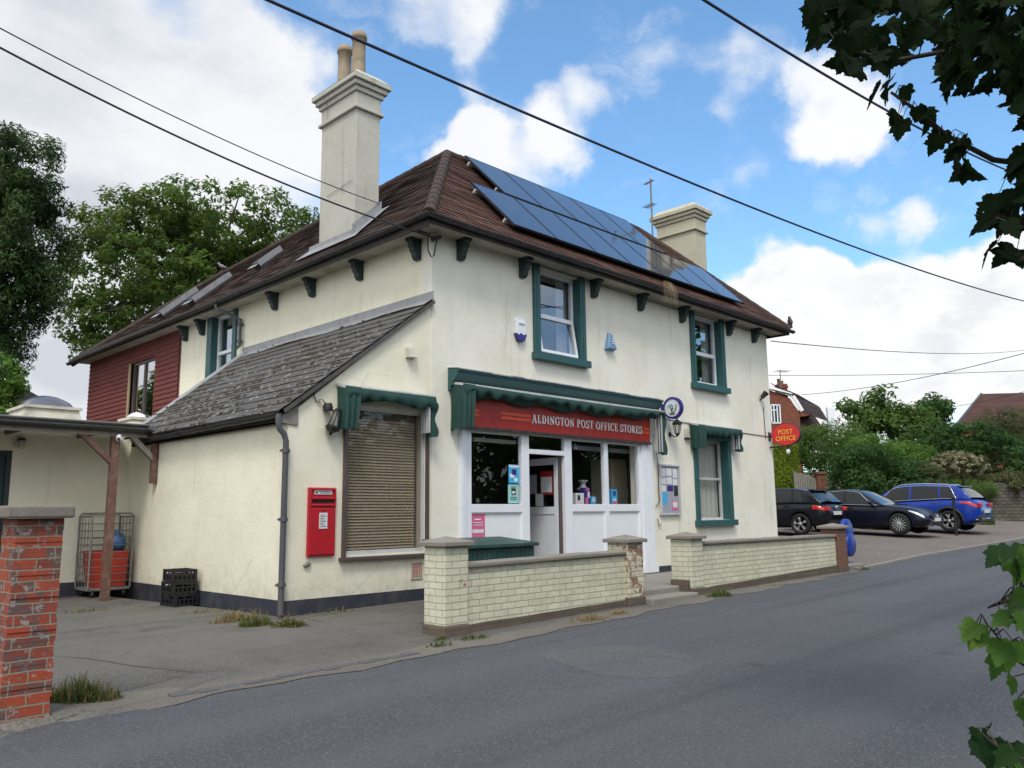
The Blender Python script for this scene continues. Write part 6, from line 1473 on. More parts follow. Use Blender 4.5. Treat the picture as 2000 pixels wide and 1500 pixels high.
def suv_extra(T, E):
    fl, xr, xf, hw, gp = E['flank'], E['xr'], E['xf'], E['hw'], E['gp']
    fl('tail_lamp', 'taillamp', xr+.52, xr+.004, lambda f: 7.1-1.1*f, lambda f: 7.5-.1*f, .012, 10)
    for s in (1, -1):
        m = MB(); m.box(xr-.058, xr+.02, min(s*.42, s*hw*.80), max(s*.42, s*hw*.80), .80, .93); m.build('tail_lamp', K['taillamp'], T, local=True, bevel=.02)
        m = MB(); zz = lambda x: float(np.interp(x, E['xg'], E['zr'])); m.tube([(.55, s*.54, zz(.55)-.01), (.45, s*.55, zz(.45)+.02)]+[(x, s*.56, zz(x)+.028) for x in (.2, -.2, -.6, -1., -1.3)]+[(-1.45, s*.54, zz(-1.45)-.02)], .017, 6); m.build('roof_rail', K['chrome'], T, local=True)
    m = MB(); m.box(xr-.07, xr+.3, -hw*.84, hw*.84, .29, .52); m.build('rear_bumper', K['trim'], T, local=True, bevel=.04); m = MB(); m.tube([(xr+.30, -hw*.93, .36), (xr-.05, -hw*.8, .40), (xr-.085, 0, .42), (xr-.05, hw*.8, .40), (xr+.30, hw*.93, .36)], .02, 6); m.build('bumper_trim', K['chrome'], T, local=True)
    m = MB(); m.box(xr-.075, xr+.02, -.26, .26, .60, .71); m.build('number_plate', K['plate_w'], T, local=True)
    m = MB(); m.prism([(0, 0), (.2, 0), (.03, .075)], (-1.25, -.015, 1.545), (1, 0, 0), (0, 0, 1), (0, .03, 0)); m.build('fin_aerial', K['p_blue'], T, local=True)
    m = MB(); m.box(-1.72, -1.42, -.56, .56, 1.475, 1.505); m.build('roof_spoiler', K['p_blue'], T, local=True)
GOLF = dict(L=4.26, W=1.80, wb=2.64, fo=.86, wr=.315, paint='p_black', belt=[(-2.13, .84), (-2.0, .94), (-1.2, .965), (.7, .93), (1.5, .86), (2.0, .72), (2.13, .60)], roof=[(-2.02, .95), (-1.62, 1.33), (-1.2, 1.395), (-.2, 1.41), (.35, 1.35), (1.12, .93)], wind=.38, rear=-1.45,
    side=[(-1.52, -1.18, -1.36, -1.16), (-1.12, -.22, -1.10, -.24), (-.14, .95, -.16, .42)], mirror=.78, seams=[-1.15, -.18, .95], handles=[-.95, .0], spokes=5, extra=golf_extra)
MERC = dict(L=4.70, W=1.81, wb=2.84, fo=.80, wr=.33, paint='p_navy', belt=[(-2.35, .80), (-2.2, .96), (-1.4, .985), (.6, .93), (1.0, .92), (1.7, .85), (2.15, .74), (2.35, .58)], roof=[(-2.0, .95), (-1.2, 1.30), (-.7, 1.42), (-.1, 1.445), (.30, 1.38), (1.12, .91)], wind=.26, rear=-.95,
    side=[(-1.42, -1.02, -1.10, -.98), (-.96, -.16, -.93, -.18), (-.08, .92, -.10, .36)], mirror=.72, seams=[-1.0, -.12, .92], handles=[-.82, .06], spokes=14, chrome=True, tumble=1.15, noserake=.22, extra=merc_extra)
SUV = dict(L=4.45, W=1.84, wb=2.65, fo=.92, wr=.35, paint='p_blue', suv=True, belt=[(-2.22, .92), (-2.05, 1.08), (-1.2, 1.09), (.6, 1.02), (1.2, .99), (1.8, .90), (2.1, .78), (2.22, .66)], roof=[(-2.05, 1.08), (-1.78, 1.42), (-1.45, 1.53), (-.5, 1.595), (.25, 1.57), (.5, 1.48), (1.25, 1.02)], wind=.48, rear=-1.5,
    side=[(-1.62, -1.12, -1.42, -1.10), (-1.06, -.16, -1.05, -.18), (-.08, 1.02, -.10, .52)], mirror=.85, seams=[-1.09, -.12, 1.0], handles=[-.92, .04], spokes=5, chrome=True, extra=suv_extra)
def place(x, y): return (x, y, g(x, y)+.012)
car('black hatchback parked nearest the post office wall, red tail lamp showing', GOLF, place(25.2, 12.98), R(90))
car('gleaming black saloon with chrome window trim parked between the hatchback and the blue car', MERC, place(27.82, 11.18), R(-90))
car('bright blue crossover car with silver roof rails, rightmost of the three parked cars', SUV, place(31.05, 10.5), R(90))
bp = onG(1866, 1046, .5); bx, by = onX(1868, 1040, 29.75).x, onX(1868, 1040, 29.75).y
B = thing('black_post', 'slim black parking post standing in front of the blue car', 'post', (bx, by, g(bx, by)))
m = MB(); zg = g(bx, by); m.tube([(bx, by, zg-.05), (bx, by, zg+1.22)], .045, 10); m.build('shaft', K['trim'], B); m = MB(); m.lathe([(.0, 0), (.06, 0), (.06, .05), (.03, .08), (0, .085)], (bx, by, zg+1.22), n=12); m.build('cap', K['trim'], B)
# ------------------------------------------------------------------ trees, shrubs, hedges
def tree(name, label, base, trunk, lumps, args, leafmat, group=None, cat='tree', kind=None):
    T = thing(name, label, cat, base, group=group)
    if trunk:
        m = MB(); top = Vector(trunk['top']); b = Vector(base)
        mid = b.lerp(top, .5)+Vector(trunk.get('lean', (0, 0, 0)))
        m.tube([b-Vector((0, 0, .2)), b.lerp(mid, .5), mid, top], [trunk['r']*1.2, trunk['r'], trunk['r']*.8, trunk['r']*.45], 10); m.build('trunk', K['bark'], T)
        m = MB(); rs = random.Random(len(label))
        for c, r in lumps:
            c = Vector(c)
            for k in range(trunk.get('limbs', 3)):
                s = b.lerp(top, rs.uniform(.45, .95)); e = c+Vector((rs.uniform(-.7, .7)*r[0], rs.uniform(-.7, .7)*r[1], rs.uniform(-.3, .8)*r[2])); md = s.lerp(e, .5)+Vector((0, 0, -.12*(e-s).length*.4))
                q = trunk['r']*.32; m.tube([s, md, e], [q, q*.6, q*.15], 6)
        if m.f: m.build('limbs', K['bark'], T)
    V, F = crown(lumps, **args); leaf_mesh('crown' if cat == 'tree' else 'foliage', V, F, K[leafmat], T)
    return T
def Lmp(px, py, d, r): c = far(px, py, d); return ((c.x, c.y, c.z), r)
# dark feathery conifer at the far left
d = 26
lump = [Lmp(25, 330, d, (1.5, 1.5, 1.25)), Lmp(-45, 420, d, (2.2, 2.2, 2.2)), Lmp(62, 385, d, (.95, 1.1, .75)), Lmp(20, 455, d, (1.7, 1.8, 1.3)), Lmp(75, 530, d, (1.1, 1.3, .95)), Lmp(-10, 560, d, (2.0, 2.0, 1.4)), Lmp(95, 560, d, (.75, 1., .55)), Lmp(20, 630, d, (.9, 1.2, 1.1)), Lmp(-60, 650, d, (1.6, 1.6, 1.6)), Lmp(0, 700, d, (.7, .9, .7))]
b = far(-40, 900, d); tree('conifer_tree', 'tall dark feathery conifer at the left edge of the scene', (b.x, b.y, .2), dict(top=far(0, 330, d), r=.35, limbs=2), lump, dict(nclump=470, rc=.36, nleaf=46000, size=.17, flat=1., up=.3, aspect=.30, droop=1.2, inner=.22), 'L_conifer')
d = 40
lump = [Lmp(300, 520, d, (4.2, 4.2, 3.6)), Lmp(390, 450, d, (3.4, 3.4, 2.3)), Lmp(480, 440, d, (3.0, 3.0, 1.9)), Lmp(560, 470, d, (1.9, 2.2, 1.5)), Lmp(235, 450, d, (2.4, 2.4, 1.6)), Lmp(215, 545, d, (2.3, 2.3, 2.2)), Lmp(300, 640, d, (3.2, 3.2, 2.0)), Lmp(185, 625, d, (1.5, 2.0, 1.2)), Lmp(210, 690, d, (1.6, 1.9, .8)), Lmp(430, 560, d, (3.4, 3.4, 2.4)), Lmp(330, 420, d, (2.2, 2.4, 1.3)), Lmp(150, 640, d, (.9, 1.2, .7)), Lmp(560, 540, d, (2.5, 2.5, 2.0))]
b = far(380, 990, d); tree('chestnut_tree', 'big rounded green broadleaf tree behind the long side roof', (b.x, b.y, .3), dict(top=far(370, 430, d), r=.5, limbs=4), lump, dict(nclump=950, rc=.45, nleaf=44000, size=.22, flat=.7, up=.45, inner=.22, aspect=.5), 'L_chestnut')
d = 22; b = far(5, 900, d); tree('bushy_shrub', 'small bright green bush at the left edge under the conifer', (b.x, b.y, .2), None, [Lmp(-5, 745, d, (.7, .9, .65)), Lmp(20, 765, d, (.35, .6, .35)), Lmp(-30, 830, d, (1., 1., 1.2))], dict(nclump=90, rc=.24, nleaf=5000, size=.13), 'L_bright', cat='shrub')
# the bank of shrubs behind the cars
def shrub(label, px, top, bot, wpx, d, mat, n, size, rc=.3, name='garden_shrub', dep=1., extra=(), cat='shrub', **kw):
    k = FPX/d; c = far(px, (top+bot)/2, d); r = (wpx/2/k, wpx/2/k*dep, (bot-top)/2/k); bz = far(px, bot, d)
    lump = [((c.x, c.y, c.z), r)]+[Lmp(a, b_, d-.3, tuple(q/k for q in (w_, w_, h_))) for a, b_, w_, h_ in extra]
    a = dict(nclump=int(kw.pop('ncl', 200)), rc=rc, nleaf=n, size=size, inner=.15); a.update(kw)
    base = (bz.x, bz.y, min(bz.z, g(bz.x, bz.y)+1.5)); return tree(name, label, base, dict(top=(c.x, c.y, c.z), r=.10, limbs=5), lump, a, mat, cat=cat)
shrub('feathery bright green shrub rising behind the oval sign', 1632, 830, 930, 150, 40, 'L_mid', 9000, .20, .42, ncl=220, droop=.0, aspect=.3)
shrub('tall spreading green tree above the parked saloon car', 1752, 800, 985, 230, 47, 'L_mid', 13000, .26, .55, name='garden_tree', extra=[(1718, 785, 22, 22), (1700, 815, 40, 25), (1790, 830, 50, 30), (1660, 800, 25, 14), (1775, 800, 16, 12)], ncl=260)
shrub('darker tree with loose crown behind the garden near the right hand roof', 1822, 795, 950, 75, 54, 'L_dark', 7000, .24, .5, name='garden_tree', ncl=130, extra=[(1825, 795, 30, 18)])
shrub('broad dark laurel hedge behind the saloon and the blue car', 1722, 895, 1010, 205, 36, 'L_dark', 15000, .15, .35, name='laurel_hedge', ncl=330, extra=[(1660, 910, 40, 35), (1775, 940, 60, 35), (1690, 890, 40, 20)])
shrub('pale green fern-like shrub in the middle of the bank', 1745, 868, 940, 120, 37.5, 'L_bright', 5000, .17, .32, ncl=110, extra=[(1700, 870, 40, 14), (1780, 885, 30, 15)], aspect=.3)
shrub('dense dark green shrub mass at the right under the tiled roof', 1955, 855, 975, 210, 43, 'L_dark', 13000, .18, .4, ncl=300, extra=[(1890, 860, 60, 30), (1840, 870, 40, 25)])
shrub('tall wispy grey-green tree in front of the right hand roof', 1965, 795, 900, 120, 46, 'L_olive', 7000, .2, .42, name='garden_tree', ncl=140, aspect=.25)
shrub('rounded cream flowering shrub in front of the dark shrubs', 1866, 886, 945, 112, 37.2, 'L_olive', 5000, .13, .28, ncl=110, name='flowering_shrub')
fs = [o for o in COL.objects if o.name.startswith('flowering_shrub')][0]
V, F = crown([Lmp(1866, 908, 37.0, (1.28, 1.28, .62)), Lmp(1840, 905, 36.8, (.5, .5, .35))], nclump=230, rc=.10, nleaf=3600, size=.09, inner=0., up=.8); V2 = leaf_mesh('blossom', V, F, K['L_cream'], fs)
shrub('low olive green border plants left of the cream flowering shrub', 1806, 910, 965, 70, 35, 'L_olive', 3000, .14, .22, ncl=60, name='border_plant', aspect=.2, up=1.2)
shrub('low light green border plants below the cream flowering shrub', 1875, 940, 975, 130, 35.5, 'L_mid', 4000, .13, .22, ncl=80, name='border_plant', aspect=.2, up=1.2)
shrub('greyish scrambling plants hanging over the stone wall', 1965, 925, 965, 120, 36.5, 'L_olive', 4500, .12, .25, ncl=100, name='border_plant')
q = far(1935, 1020, 33.0); zg = g(q.x, q.y)
# clipped lime hedge block beyond the corner
d = 39; a, b = far(1508, 872, d), far(1557, 872, d); zt = a.z; zb_ = far(1530, 990, d).z
HB = thing('conifer_hedge', 'clipped square lime green hedge under the oval sign', 'hedge', ((a.x+b.x)/2, (a.y+b.y)/2, zb_))
u = (b-a); u.z = 0; wv = Vector((-u.y, u.x, 0)).normalized()*1.2
m = MB(); o_ = a+u*.03+wv*.05; m.prism([(0, 0), (u.length*.94, 0), (u.length*.94, zt-zb_-.08), (0, zt-zb_-.08)], (o_.x, o_.y, zb_), u.normalized(), (0, 0, 1), wv*.9); m.build('inner_mass', K['L_lime'], HB)
n = 9000; fr_ = rng.random((n, 3)); face = rng.integers(0, 4, n); P_ = np.zeros((n, 3)); N_ = np.zeros((n, 3)); A_ = np.array(a); U_ = np.array(u); W_ = np.array(wv)
for k in range(n):
    s, t, h = fr_[k]
    if face[k] == 0 or face[k] == 3: P_[k] = A_+U_*s; nv = -W_
    elif face[k] == 1: P_[k] = A_+U_+W_*t; nv = U_
    else: P_[k] = A_+U_*s+W_*t; nv = np.array([0, 0, 1.])
    P_[k, 2] = zb_+(zt-zb_)*h if face[k] != 2 else zt; N_[k] = nv
P_ += rng.normal(size=(n, 3))*.05; V, F = leaf_quads(P_, unit(unit(N_)+rng.normal(size=(n, 3))*.5), .13, .35); leaf_mesh('foliage', V, F, K['L_lime'], HB)
# mass of woodland opposite the shop: seen only in the glass
V, F = crown([((x, -9.-1.5*math.sin(x), 2.6+.8*math.sin(x*.7)), (3.4, 2.4, 4.2+.9*math.sin(x*1.3))) for x in range(2, 62, 4)]+[((-14+4*k, -11, 2), (3.5, 2.5, 3.4)) for k in range(4)]+[((46, -9, 9.5), (7, 3, 5.5)), ((53, -9, 8), (5, 3, 5)), ((40, -10, 7), (4, 3, 3.5))], nclump=1600, rc=1.0, nleaf=36000, size=.6, inner=.3)
wd = leaf_mesh('roadside_woodland', V, F, K['L_dark'], None, (20, -9, 0)); tag(wd, 'dark roadside trees mirrored in the shop and upstairs glass', 'woodland', kind='stuff')

# ------------------------------------------------------------------ weeds and grass tufts
def tuft(name, label, x, y, r, h, n, mat, group=None, z=None, lean=.5, w=.012, mat2=None, n2=0):
    T = thing(name, label, 'weeds', (x, y, g(x, y) if z is None else z), group=group)
    for mt, nn, hh in ((mat, n, h), (mat2, n2, h*1.25)):
        if not mt: continue
        m = MB(); rs = random.Random(int(x*97+y*13+nn))
        for i in range(nn):
            a = rs.uniform(0, 6.28); q = r*rs.random()**.6; bx, by = x+q*math.cos(a), y+q*.55*math.sin(a); z0 = (g(bx, by) if z is None else z)-.01; L = hh*(.18+.82*rs.random()**1.6)*(1.12-.8*(q/r)**1.5); az = rs.uniform(0, 6.28); k = rs.uniform(.1, lean)*L; ww = w*rs.uniform(.6, 1.5)
            dx, dy = math.cos(az), math.sin(az); sx, sy = -dy*ww, dx*ww
            p0 = (bx, by, z0); p1 = (bx+dx*k*.35, by+dy*k*.35, z0+L*.6); p2 = (bx+dx*k*1.4, by+dy*k*1.4, z0+L*.95-k*.3)
            m.add([(p0[0]-sx, p0[1]-sy, p0[2]), (p0[0]+sx, p0[1]+sy, p0[2]), (p1[0]+sx*.8, p1[1]+sy*.8, p1[2]), (p1[0]-sx*.8, p1[1]-sy*.8, p1[2]), p2], [(0, 1, 2, 3), (3, 2, 4)])
        m.build('blades' if mt == mat else 'dry_stalks', K[mt], T, recalc=False)
    return T
q = onG(150, 1372); tuft('grass_clump', 'big tangled grass clump at the foot of the red brick gate pier', q[0]+.05, q[1]+.06, .30, .26, 560, 'L_grass', mat2='L_dry', n2=160, w=.006, lean=.9)
q = onG(20, 1418); tuft('grass_clump', 'small dry grass tuft in front of the red brick gate pier', q[0], q[1]+.02, .16, .13, 120, 'L_dry', w=.005, lean=.9, mat2='L_grass', n2=60)
for px, py, lb, r, h, n, mt, n2 in ((452, 1214, 'rusty orange weeds against the navy plinth left of the downpipe', .28, .22, 260, 'L_dry', 40), (500, 1222, 'green grass just left of the downpipe foot', .24, .24, 260, 'L_grass', 60), (562, 1222, 'green grass just right of the downpipe foot', .24, .17, 260, 'L_grass', 70), (640, 1196, 'thin grass line along the lean-to plinth', .45, .09, 170, 'L_grass', 60), (395, 1196, 'thin weeds along the side wall plinth behind the crates', .40, .08, 140, 'L_dry', 60)):
    q = onG(px, py); x, y = q; y = min(y, YF-.10) if x > XL-.05 else y; x = min(x, XL-.12) if y > YF else x
    tuft('weed_clump', lb, x, y, r, h, n, mt, mat2='L_dry' if mt != 'L_dry' else 'L_grass', n2=n2, w=.006, lean=.8)
for px, py, lb, r, h, n, mt in ((860, 1262, 'low weeds at the left corner pier of the near wall', .20, .10, 150, 'L_grass'), (925, 1248, 'green weeds under the left end of the near wall', .24, .11, 200, 'L_grass'), (1150, 1212, 'dry brown stalks heaped under the right half of the near wall', .42, .12, 300, 'L_dry'), (1210, 1200, 'brown dead weeds beside the pier left of the steps', .22, .11, 140, 'L_dry'), (1405, 1165, 'bushy weed at the foot of the far wall right of the steps', .30, .20, 330, 'L_grass'), (1678, 1112, 'green weed tuft at the foot of the end pier', .22, .15, 200, 'L_grass'), (1500, 1145, 'scattered thin weeds along the foot of the far wall', .5, .07, 120, 'L_grass'), (800, 1236, 'small green weed in the tarmac left of the near wall', .12, .10, 80, 'L_grass')):
    q = onG(px, py); tuft('weed_clump', lb, q[0], min(q[1], WY-.08), r, h, n, mt, w=.006, lean=.9)
q = onG(330, 1165); tuft('weed_clump', 'dry weeds in the yard between the canopy post and the gate pier', onG(165, 1195)[0], onG(165, 1195)[1], .35, .08, 160, 'L_dry', w=.006, lean=.9, mat2='L_grass', n2=80)
for k, (px, py, r, h) in enumerate(((1930, 1032, .5, .5), (1905, 1038, .3, .3))):
    w_ = far(px, py, 32.5); tuft('verge_plant', ('strappy yellow green plant beside the rear of the blue car', 'low weeds under the rear bumper of the blue car')[k], w_.x, w_.y, r, h, 220, 'L_grass', z=g(w_.x, w_.y), w=.02, lean=.9, mat2='L_dry', n2=40)
# tuft growing in the gutter
c = onY(1297, 548, 8.87); T = thing('gutter_grass', 'dry straw-coloured grass hanging out of the front roof gutter', 'grass tuft', (c.x, 8.9, 5.84)); m = MB(); rs = random.Random(8)
for i in range(60):
    a = rs.uniform(-1, 1); z0 = 5.84; x0_ = c.x+rs.gauss(0, .05); L = rs.uniform(.2, .42); dx = a*rs.uniform(.08, .26)+.06
    pts = [(x0_, 8.88, z0), (x0_+dx*.6, 8.80+rs.uniform(-.03, .03), z0+.07*rs.random()+.03), (x0_+dx, 8.76+rs.uniform(-.04, .04), z0-.12*rs.random()), (x0_+dx*1.15, 8.75, z0-L)]
    w_ = .0035
    m.add([(p[0]+s*w_*(1-k/4), p[1], p[2]) for k, p in enumerate(pts) for s in (-1, 1)], [(0, 1, 3, 2), (2, 3, 5, 4), (4, 5, 7, 6)])
m.build('stalks', K['straw'], T, recalc=False)

# ------------------------------------------------------------------ sycamore overhanging from the right, and its low suckers
LOBES = [(0, 0), (.09, .02), (.21, -.06), (.27, -.02), (.33, .0), (.36, .08), (.43, .13), (.41, .19), (.46, .27), (.39, .31), (.37, .37), (.42, .45), (.43, .54), (.46, .62), (.37, .61), (.31, .64), (.25, .61), (.22, .66), (.21, .75), (.14, .79), (.13, .87), (.06, .93), (0, 1.03)]
OUT = LOBES+[(-a, b) for a, b in LOBES[-2:0:-1]]
def syc_leaf(m, o, tip, nor, s, rs):
    t = Vector(tip).normalized(); nr = Vector(nor); nr = (nr-t*nr.dot(t)).normalized(); b = t.cross(nr); k = rs.uniform(.85, 1.15); curl = rs.uniform(-.15, .5); fold = rs.uniform(-.05, .55)
    vs = [o+t*(.38*s)]
    for a, c in OUT:
        j = 1+rs.uniform(-.09, .09); a *= j*k; vs.append(o+t*(c*s)+b*(a*s)+nr*(s*(fold*abs(a)-curl*c*c+rs.uniform(-.012, .012))))
    n = len(OUT); m.add(vs, [(0, 1+i, 1+(i+1) % n) for i in range(n)])
def leafy(T, zones, branches, mat, seed, dmin, dmax, smin, smax, light=None):
    rs = random.Random(seed); m = MB(); tw = MB(); BP = [Vector(p) for br in branches for p in br]
    for poly, cnt in zones:
        x0, x1 = min(p[0] for p in poly), max(p[0] for p in poly); y0, y1 = min(p[1] for p in poly), max(p[1] for p in poly); c = 0
        while c < cnt:
            x, y = rs.uniform(x0, x1), rs.uniform(y0, y1); ins = False; j = len(poly)-1
            for i in range(len(poly)):
                a, b = poly[i], poly[j]
                if (a[1] > y) != (b[1] > y) and x < (b[0]-a[0])*(y-a[1])/(b[1]-a[1])+a[0]: ins = not ins
                j = i
            if not ins: continue
            c += 1; p = far(x, y, rs.uniform(dmin, dmax)); view = (Vector((0, 0, H))-p).normalized()
            tip = Vector((rs.gauss(-.35, .5), rs.gauss(.25, .5), -.75+rs.gauss(0, .35))); nor = view*rs.uniform(.25, 1)+Vector((rs.gauss(0, .5), rs.gauss(0, .5), rs.uniform(.1, .8)))
            s = rs.uniform(smin, smax); o = p-tip.normalized()*s*.4; syc_leaf(m, o, tip, nor, s, rs)
            nb = min(BP, key=lambda q: (q-o).length)
            if (nb-o).length < .2: md = o.lerp(nb, .5)+Vector((0, 0, .03)); tw.tube([o, md, nb], [.0022, .0025, .004], 4, caps=False)
    m.build('leaves', K[mat], T, recalc=False, uv=False); tw.build('leaf_stalks', K['twig'], T, recalc=False, uv=False)
def dens(br, k=6):
    out = []
    for a, b in zip(br, br[1:]): out += [Vector(a).lerp(Vector(b), i/k) for i in range(k)]
    return out+[Vector(br[-1])]
tb = Vector((7.6, -2.4, g(7.6, -2.4)))
SY = thing('sycamore_tree', 'overhanging sycamore with dark lobed leaves across the top right corner', 'tree', tb)
m = MB(); m.tube([tb-Vector((0, 0, .2)), tb+Vector((.05, .05, 1.5)), tb+Vector((-.1, .1, 3.2)), tb+Vector((-.2, .3, 5.2)), tb+Vector((0, .4, 7))], [.22, .17, .15, .12, .07], 12); m.build('trunk', K['bark'], SY)
br1 = [tb+Vector((-.12, .12, 3.4)), far(2060, 60, 4.6), far(1900, 90, 4.5), far(1740, 120, 4.4), far(1640, 90, 4.3)]
br2 = [tb+Vector((-.1, .1, 2.9)), far(2080, 330, 4.5), far(1940, 312, 4.4), far(1850, 265, 4.35), far(1790, 215, 4.3), far(1740, 180, 4.3)]
br3 = [tb+Vector((-.1, .1, 2.7)), far(2080, 420, 4.3), far(1990, 440, 4.2), far(1930, 440, 4.2)]
br4 = [tb+Vector((-.1, .1, 2.5)), far(2080, 520, 4.2), far(1995, 505, 4.1)]
br5 = [tb+Vector((-.1, .2, 3.9)), far(2050, -120, 5.0), far(1850, -60, 4.9), far(1700, -20, 4.8)]
m = MB()
def bend(br):
    a, b = br[0], br[1]; return [a]+[a.lerp(b, f)+Vector((.10*math.sin(f*7+b.z*9), .08*math.sin(f*5+b.z*5), .5*math.sin(math.pi*f))) for f in (.2, .4, .6, .8)]+br[1:]
for br in (br1, br2, br3, br4, br5):
    q_ = bend(br); m.tube(q_, [.045-.005*i for i in range(5)]+[.018*(1-.75*i/(len(q_)-5)) for i in range(len(q_)-5)], 7)
m.build('boughs', K['twig'], SY)
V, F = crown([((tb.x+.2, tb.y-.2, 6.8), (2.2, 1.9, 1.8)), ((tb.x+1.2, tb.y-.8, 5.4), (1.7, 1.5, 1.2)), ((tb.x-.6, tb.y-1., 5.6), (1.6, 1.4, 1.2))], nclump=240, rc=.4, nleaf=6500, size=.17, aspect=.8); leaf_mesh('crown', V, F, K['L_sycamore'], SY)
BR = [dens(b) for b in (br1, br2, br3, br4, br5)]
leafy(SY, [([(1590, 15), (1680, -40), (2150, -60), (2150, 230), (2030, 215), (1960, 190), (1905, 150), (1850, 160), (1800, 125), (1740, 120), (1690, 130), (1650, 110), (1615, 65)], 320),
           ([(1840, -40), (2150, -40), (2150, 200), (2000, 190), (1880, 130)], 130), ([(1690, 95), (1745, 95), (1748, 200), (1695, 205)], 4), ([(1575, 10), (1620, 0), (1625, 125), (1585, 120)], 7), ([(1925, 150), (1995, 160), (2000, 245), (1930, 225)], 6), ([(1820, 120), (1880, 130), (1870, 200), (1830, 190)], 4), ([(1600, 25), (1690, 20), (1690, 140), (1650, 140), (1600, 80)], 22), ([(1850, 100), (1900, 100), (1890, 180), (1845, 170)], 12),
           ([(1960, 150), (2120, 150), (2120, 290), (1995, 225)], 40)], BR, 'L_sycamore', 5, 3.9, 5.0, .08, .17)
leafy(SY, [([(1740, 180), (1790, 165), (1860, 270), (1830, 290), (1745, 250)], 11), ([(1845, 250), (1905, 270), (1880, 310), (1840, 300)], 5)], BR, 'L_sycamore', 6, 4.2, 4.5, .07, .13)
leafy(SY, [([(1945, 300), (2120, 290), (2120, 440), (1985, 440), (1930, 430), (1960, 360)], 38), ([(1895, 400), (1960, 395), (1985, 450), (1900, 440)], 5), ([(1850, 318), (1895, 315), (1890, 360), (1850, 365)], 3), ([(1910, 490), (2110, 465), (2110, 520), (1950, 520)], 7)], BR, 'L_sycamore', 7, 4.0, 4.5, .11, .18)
# low leafy suckers in front, lower right
sb = far(2190, 1560, 3.0); sb.z = g(sb.x, sb.y)
SP = thing('sycamore_sapling', 'young sycamore shoots with bright green leaves at the lower right edge', 'sapling', sb)
st = [[sb, far(2120, 1350, 2.9), far(2050, 1330, 2.85), far(1985, 1290, 2.8), far(1945, 1240, 2.8), far(1922, 1212, 2.8)], [sb, far(2150, 1250, 3.0), far(2040, 1120, 3.0), far(1985, 1095, 3.0), far(1960, 1085, 3.)], [sb, far(2080, 1500, 2.7), far(1995, 1482, 2.65), far(1950, 1460, 2.65), far(1915, 1430, 2.65)], [sb, far(2100, 1180, 2.9), far(2010, 1155, 2.85), far(1950, 1180, 2.8), far(1930, 1187, 2.8)]]
m = MB()
for b in st: m.tube(b, [.016]+[.008*(1-.75*i/(len(b)-1)) for i in range(1, len(b))], 6)
m.build('stems', K['twig'], SP)
BR = [dens(b, 5) for b in st]
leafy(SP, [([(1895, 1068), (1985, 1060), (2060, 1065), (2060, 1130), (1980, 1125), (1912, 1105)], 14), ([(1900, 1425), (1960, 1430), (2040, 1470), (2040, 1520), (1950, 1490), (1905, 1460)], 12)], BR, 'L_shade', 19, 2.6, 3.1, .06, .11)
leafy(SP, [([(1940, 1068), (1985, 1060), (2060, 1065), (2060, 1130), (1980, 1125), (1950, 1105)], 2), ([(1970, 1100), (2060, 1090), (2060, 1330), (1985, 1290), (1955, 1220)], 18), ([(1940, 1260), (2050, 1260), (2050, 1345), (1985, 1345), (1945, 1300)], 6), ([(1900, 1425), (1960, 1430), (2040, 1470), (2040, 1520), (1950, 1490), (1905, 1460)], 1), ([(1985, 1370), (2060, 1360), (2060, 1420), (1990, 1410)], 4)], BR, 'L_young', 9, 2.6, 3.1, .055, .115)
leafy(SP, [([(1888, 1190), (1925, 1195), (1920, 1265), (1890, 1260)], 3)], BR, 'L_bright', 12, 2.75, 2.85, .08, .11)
# ------------------------------------------------------------------ neighbours: brick house, roofs, gate, walls, wires, birds
d = 44; A = far(1480, 760, d); 
# red brick house with barn-hipped gable beyond the corner
def hp(px, py, dd=d): return far(px, py, dd)
hx = Vector((CR.x, CR.y, 0)).normalized(); hy = Vector((_f.x, _f.y, 0)).normalized()
k = d/FPX
HO = thing('brick_house', 'red brick house with white barge boards just beyond the post office corner', 'house', (hp(1520, 900).x, hp(1520, 900).y, 1.0))
pO = hp(1400, 900); pO.z = 0
uu = lambda px: (px-1400)*k/1.02
z = lambda py: hp(1540, py).z
w0, w1 = uu(1513), uu(1533); wz0, wz1 = z(826), z(787)
gb = [(uu(1380), 0), (uu(1571), 0), (uu(1571), z(803)), (uu(1562), z(790)), (uu(1554), z(776)), (uu(1500), z(752)), (uu(1440), z(752)), (uu(1380), z(780))]
m = MB(); m.panel(gb, [[(w0, wz0), (w1, wz0), (w1, wz1), (w0, wz1)]], pO, hx, (0, 0, 1), hy*.3); m.box(0, 0, 0, 0, 0, 0) if False else None; m.build('wall', K['house_brick'], HO)
m = MB(); m.prism([(uu(1380), 0), (uu(1571), 0), (uu(1571), z(805)), (uu(1380), z(805))], pO+hy*.301, hx, (0, 0, 1), hy*7); m.build('rear_wall', K['house_brick'], HO)
fo = pO-hy*.08; bt = .17
def strip(m, pts, o, w, dep=.1):
    for (a, b), (c, e) in zip(pts, pts[1:]):
        dx, dz = c-a, e-b; l = math.hypot(dx, dz); nx, nz = -dz/l*w, dx/l*w; m.prism([(a, b), (c, e), (c+nx, e+nz), (a+nx, b+nz)], o, hx, (0, 0, 1), hy*dep)
m = MB(); strip(m, [(uu(1440), z(748)-.1), (uu(1497), z(748)-.1), (uu(1556), z(772)-.02), (uu(1573), z(803))], fo, .2, .06); m.box(*(0,)*6) if False else None; m.build('barge_board', K['white'], HO)
m = MB()
rp_ = [(uu(1440), z(722)), (uu(1478), z(722)), (uu(1557), z(771)), (uu(1580), z(800)), (uu(1600), z(806))]
r0_, r1_ = fo-hy*.15+hx*uu(1440)+Vector((0, 0, z(750))), fo-hy*.15+hx*uu(1560)+Vector((0, 0, z(768)))
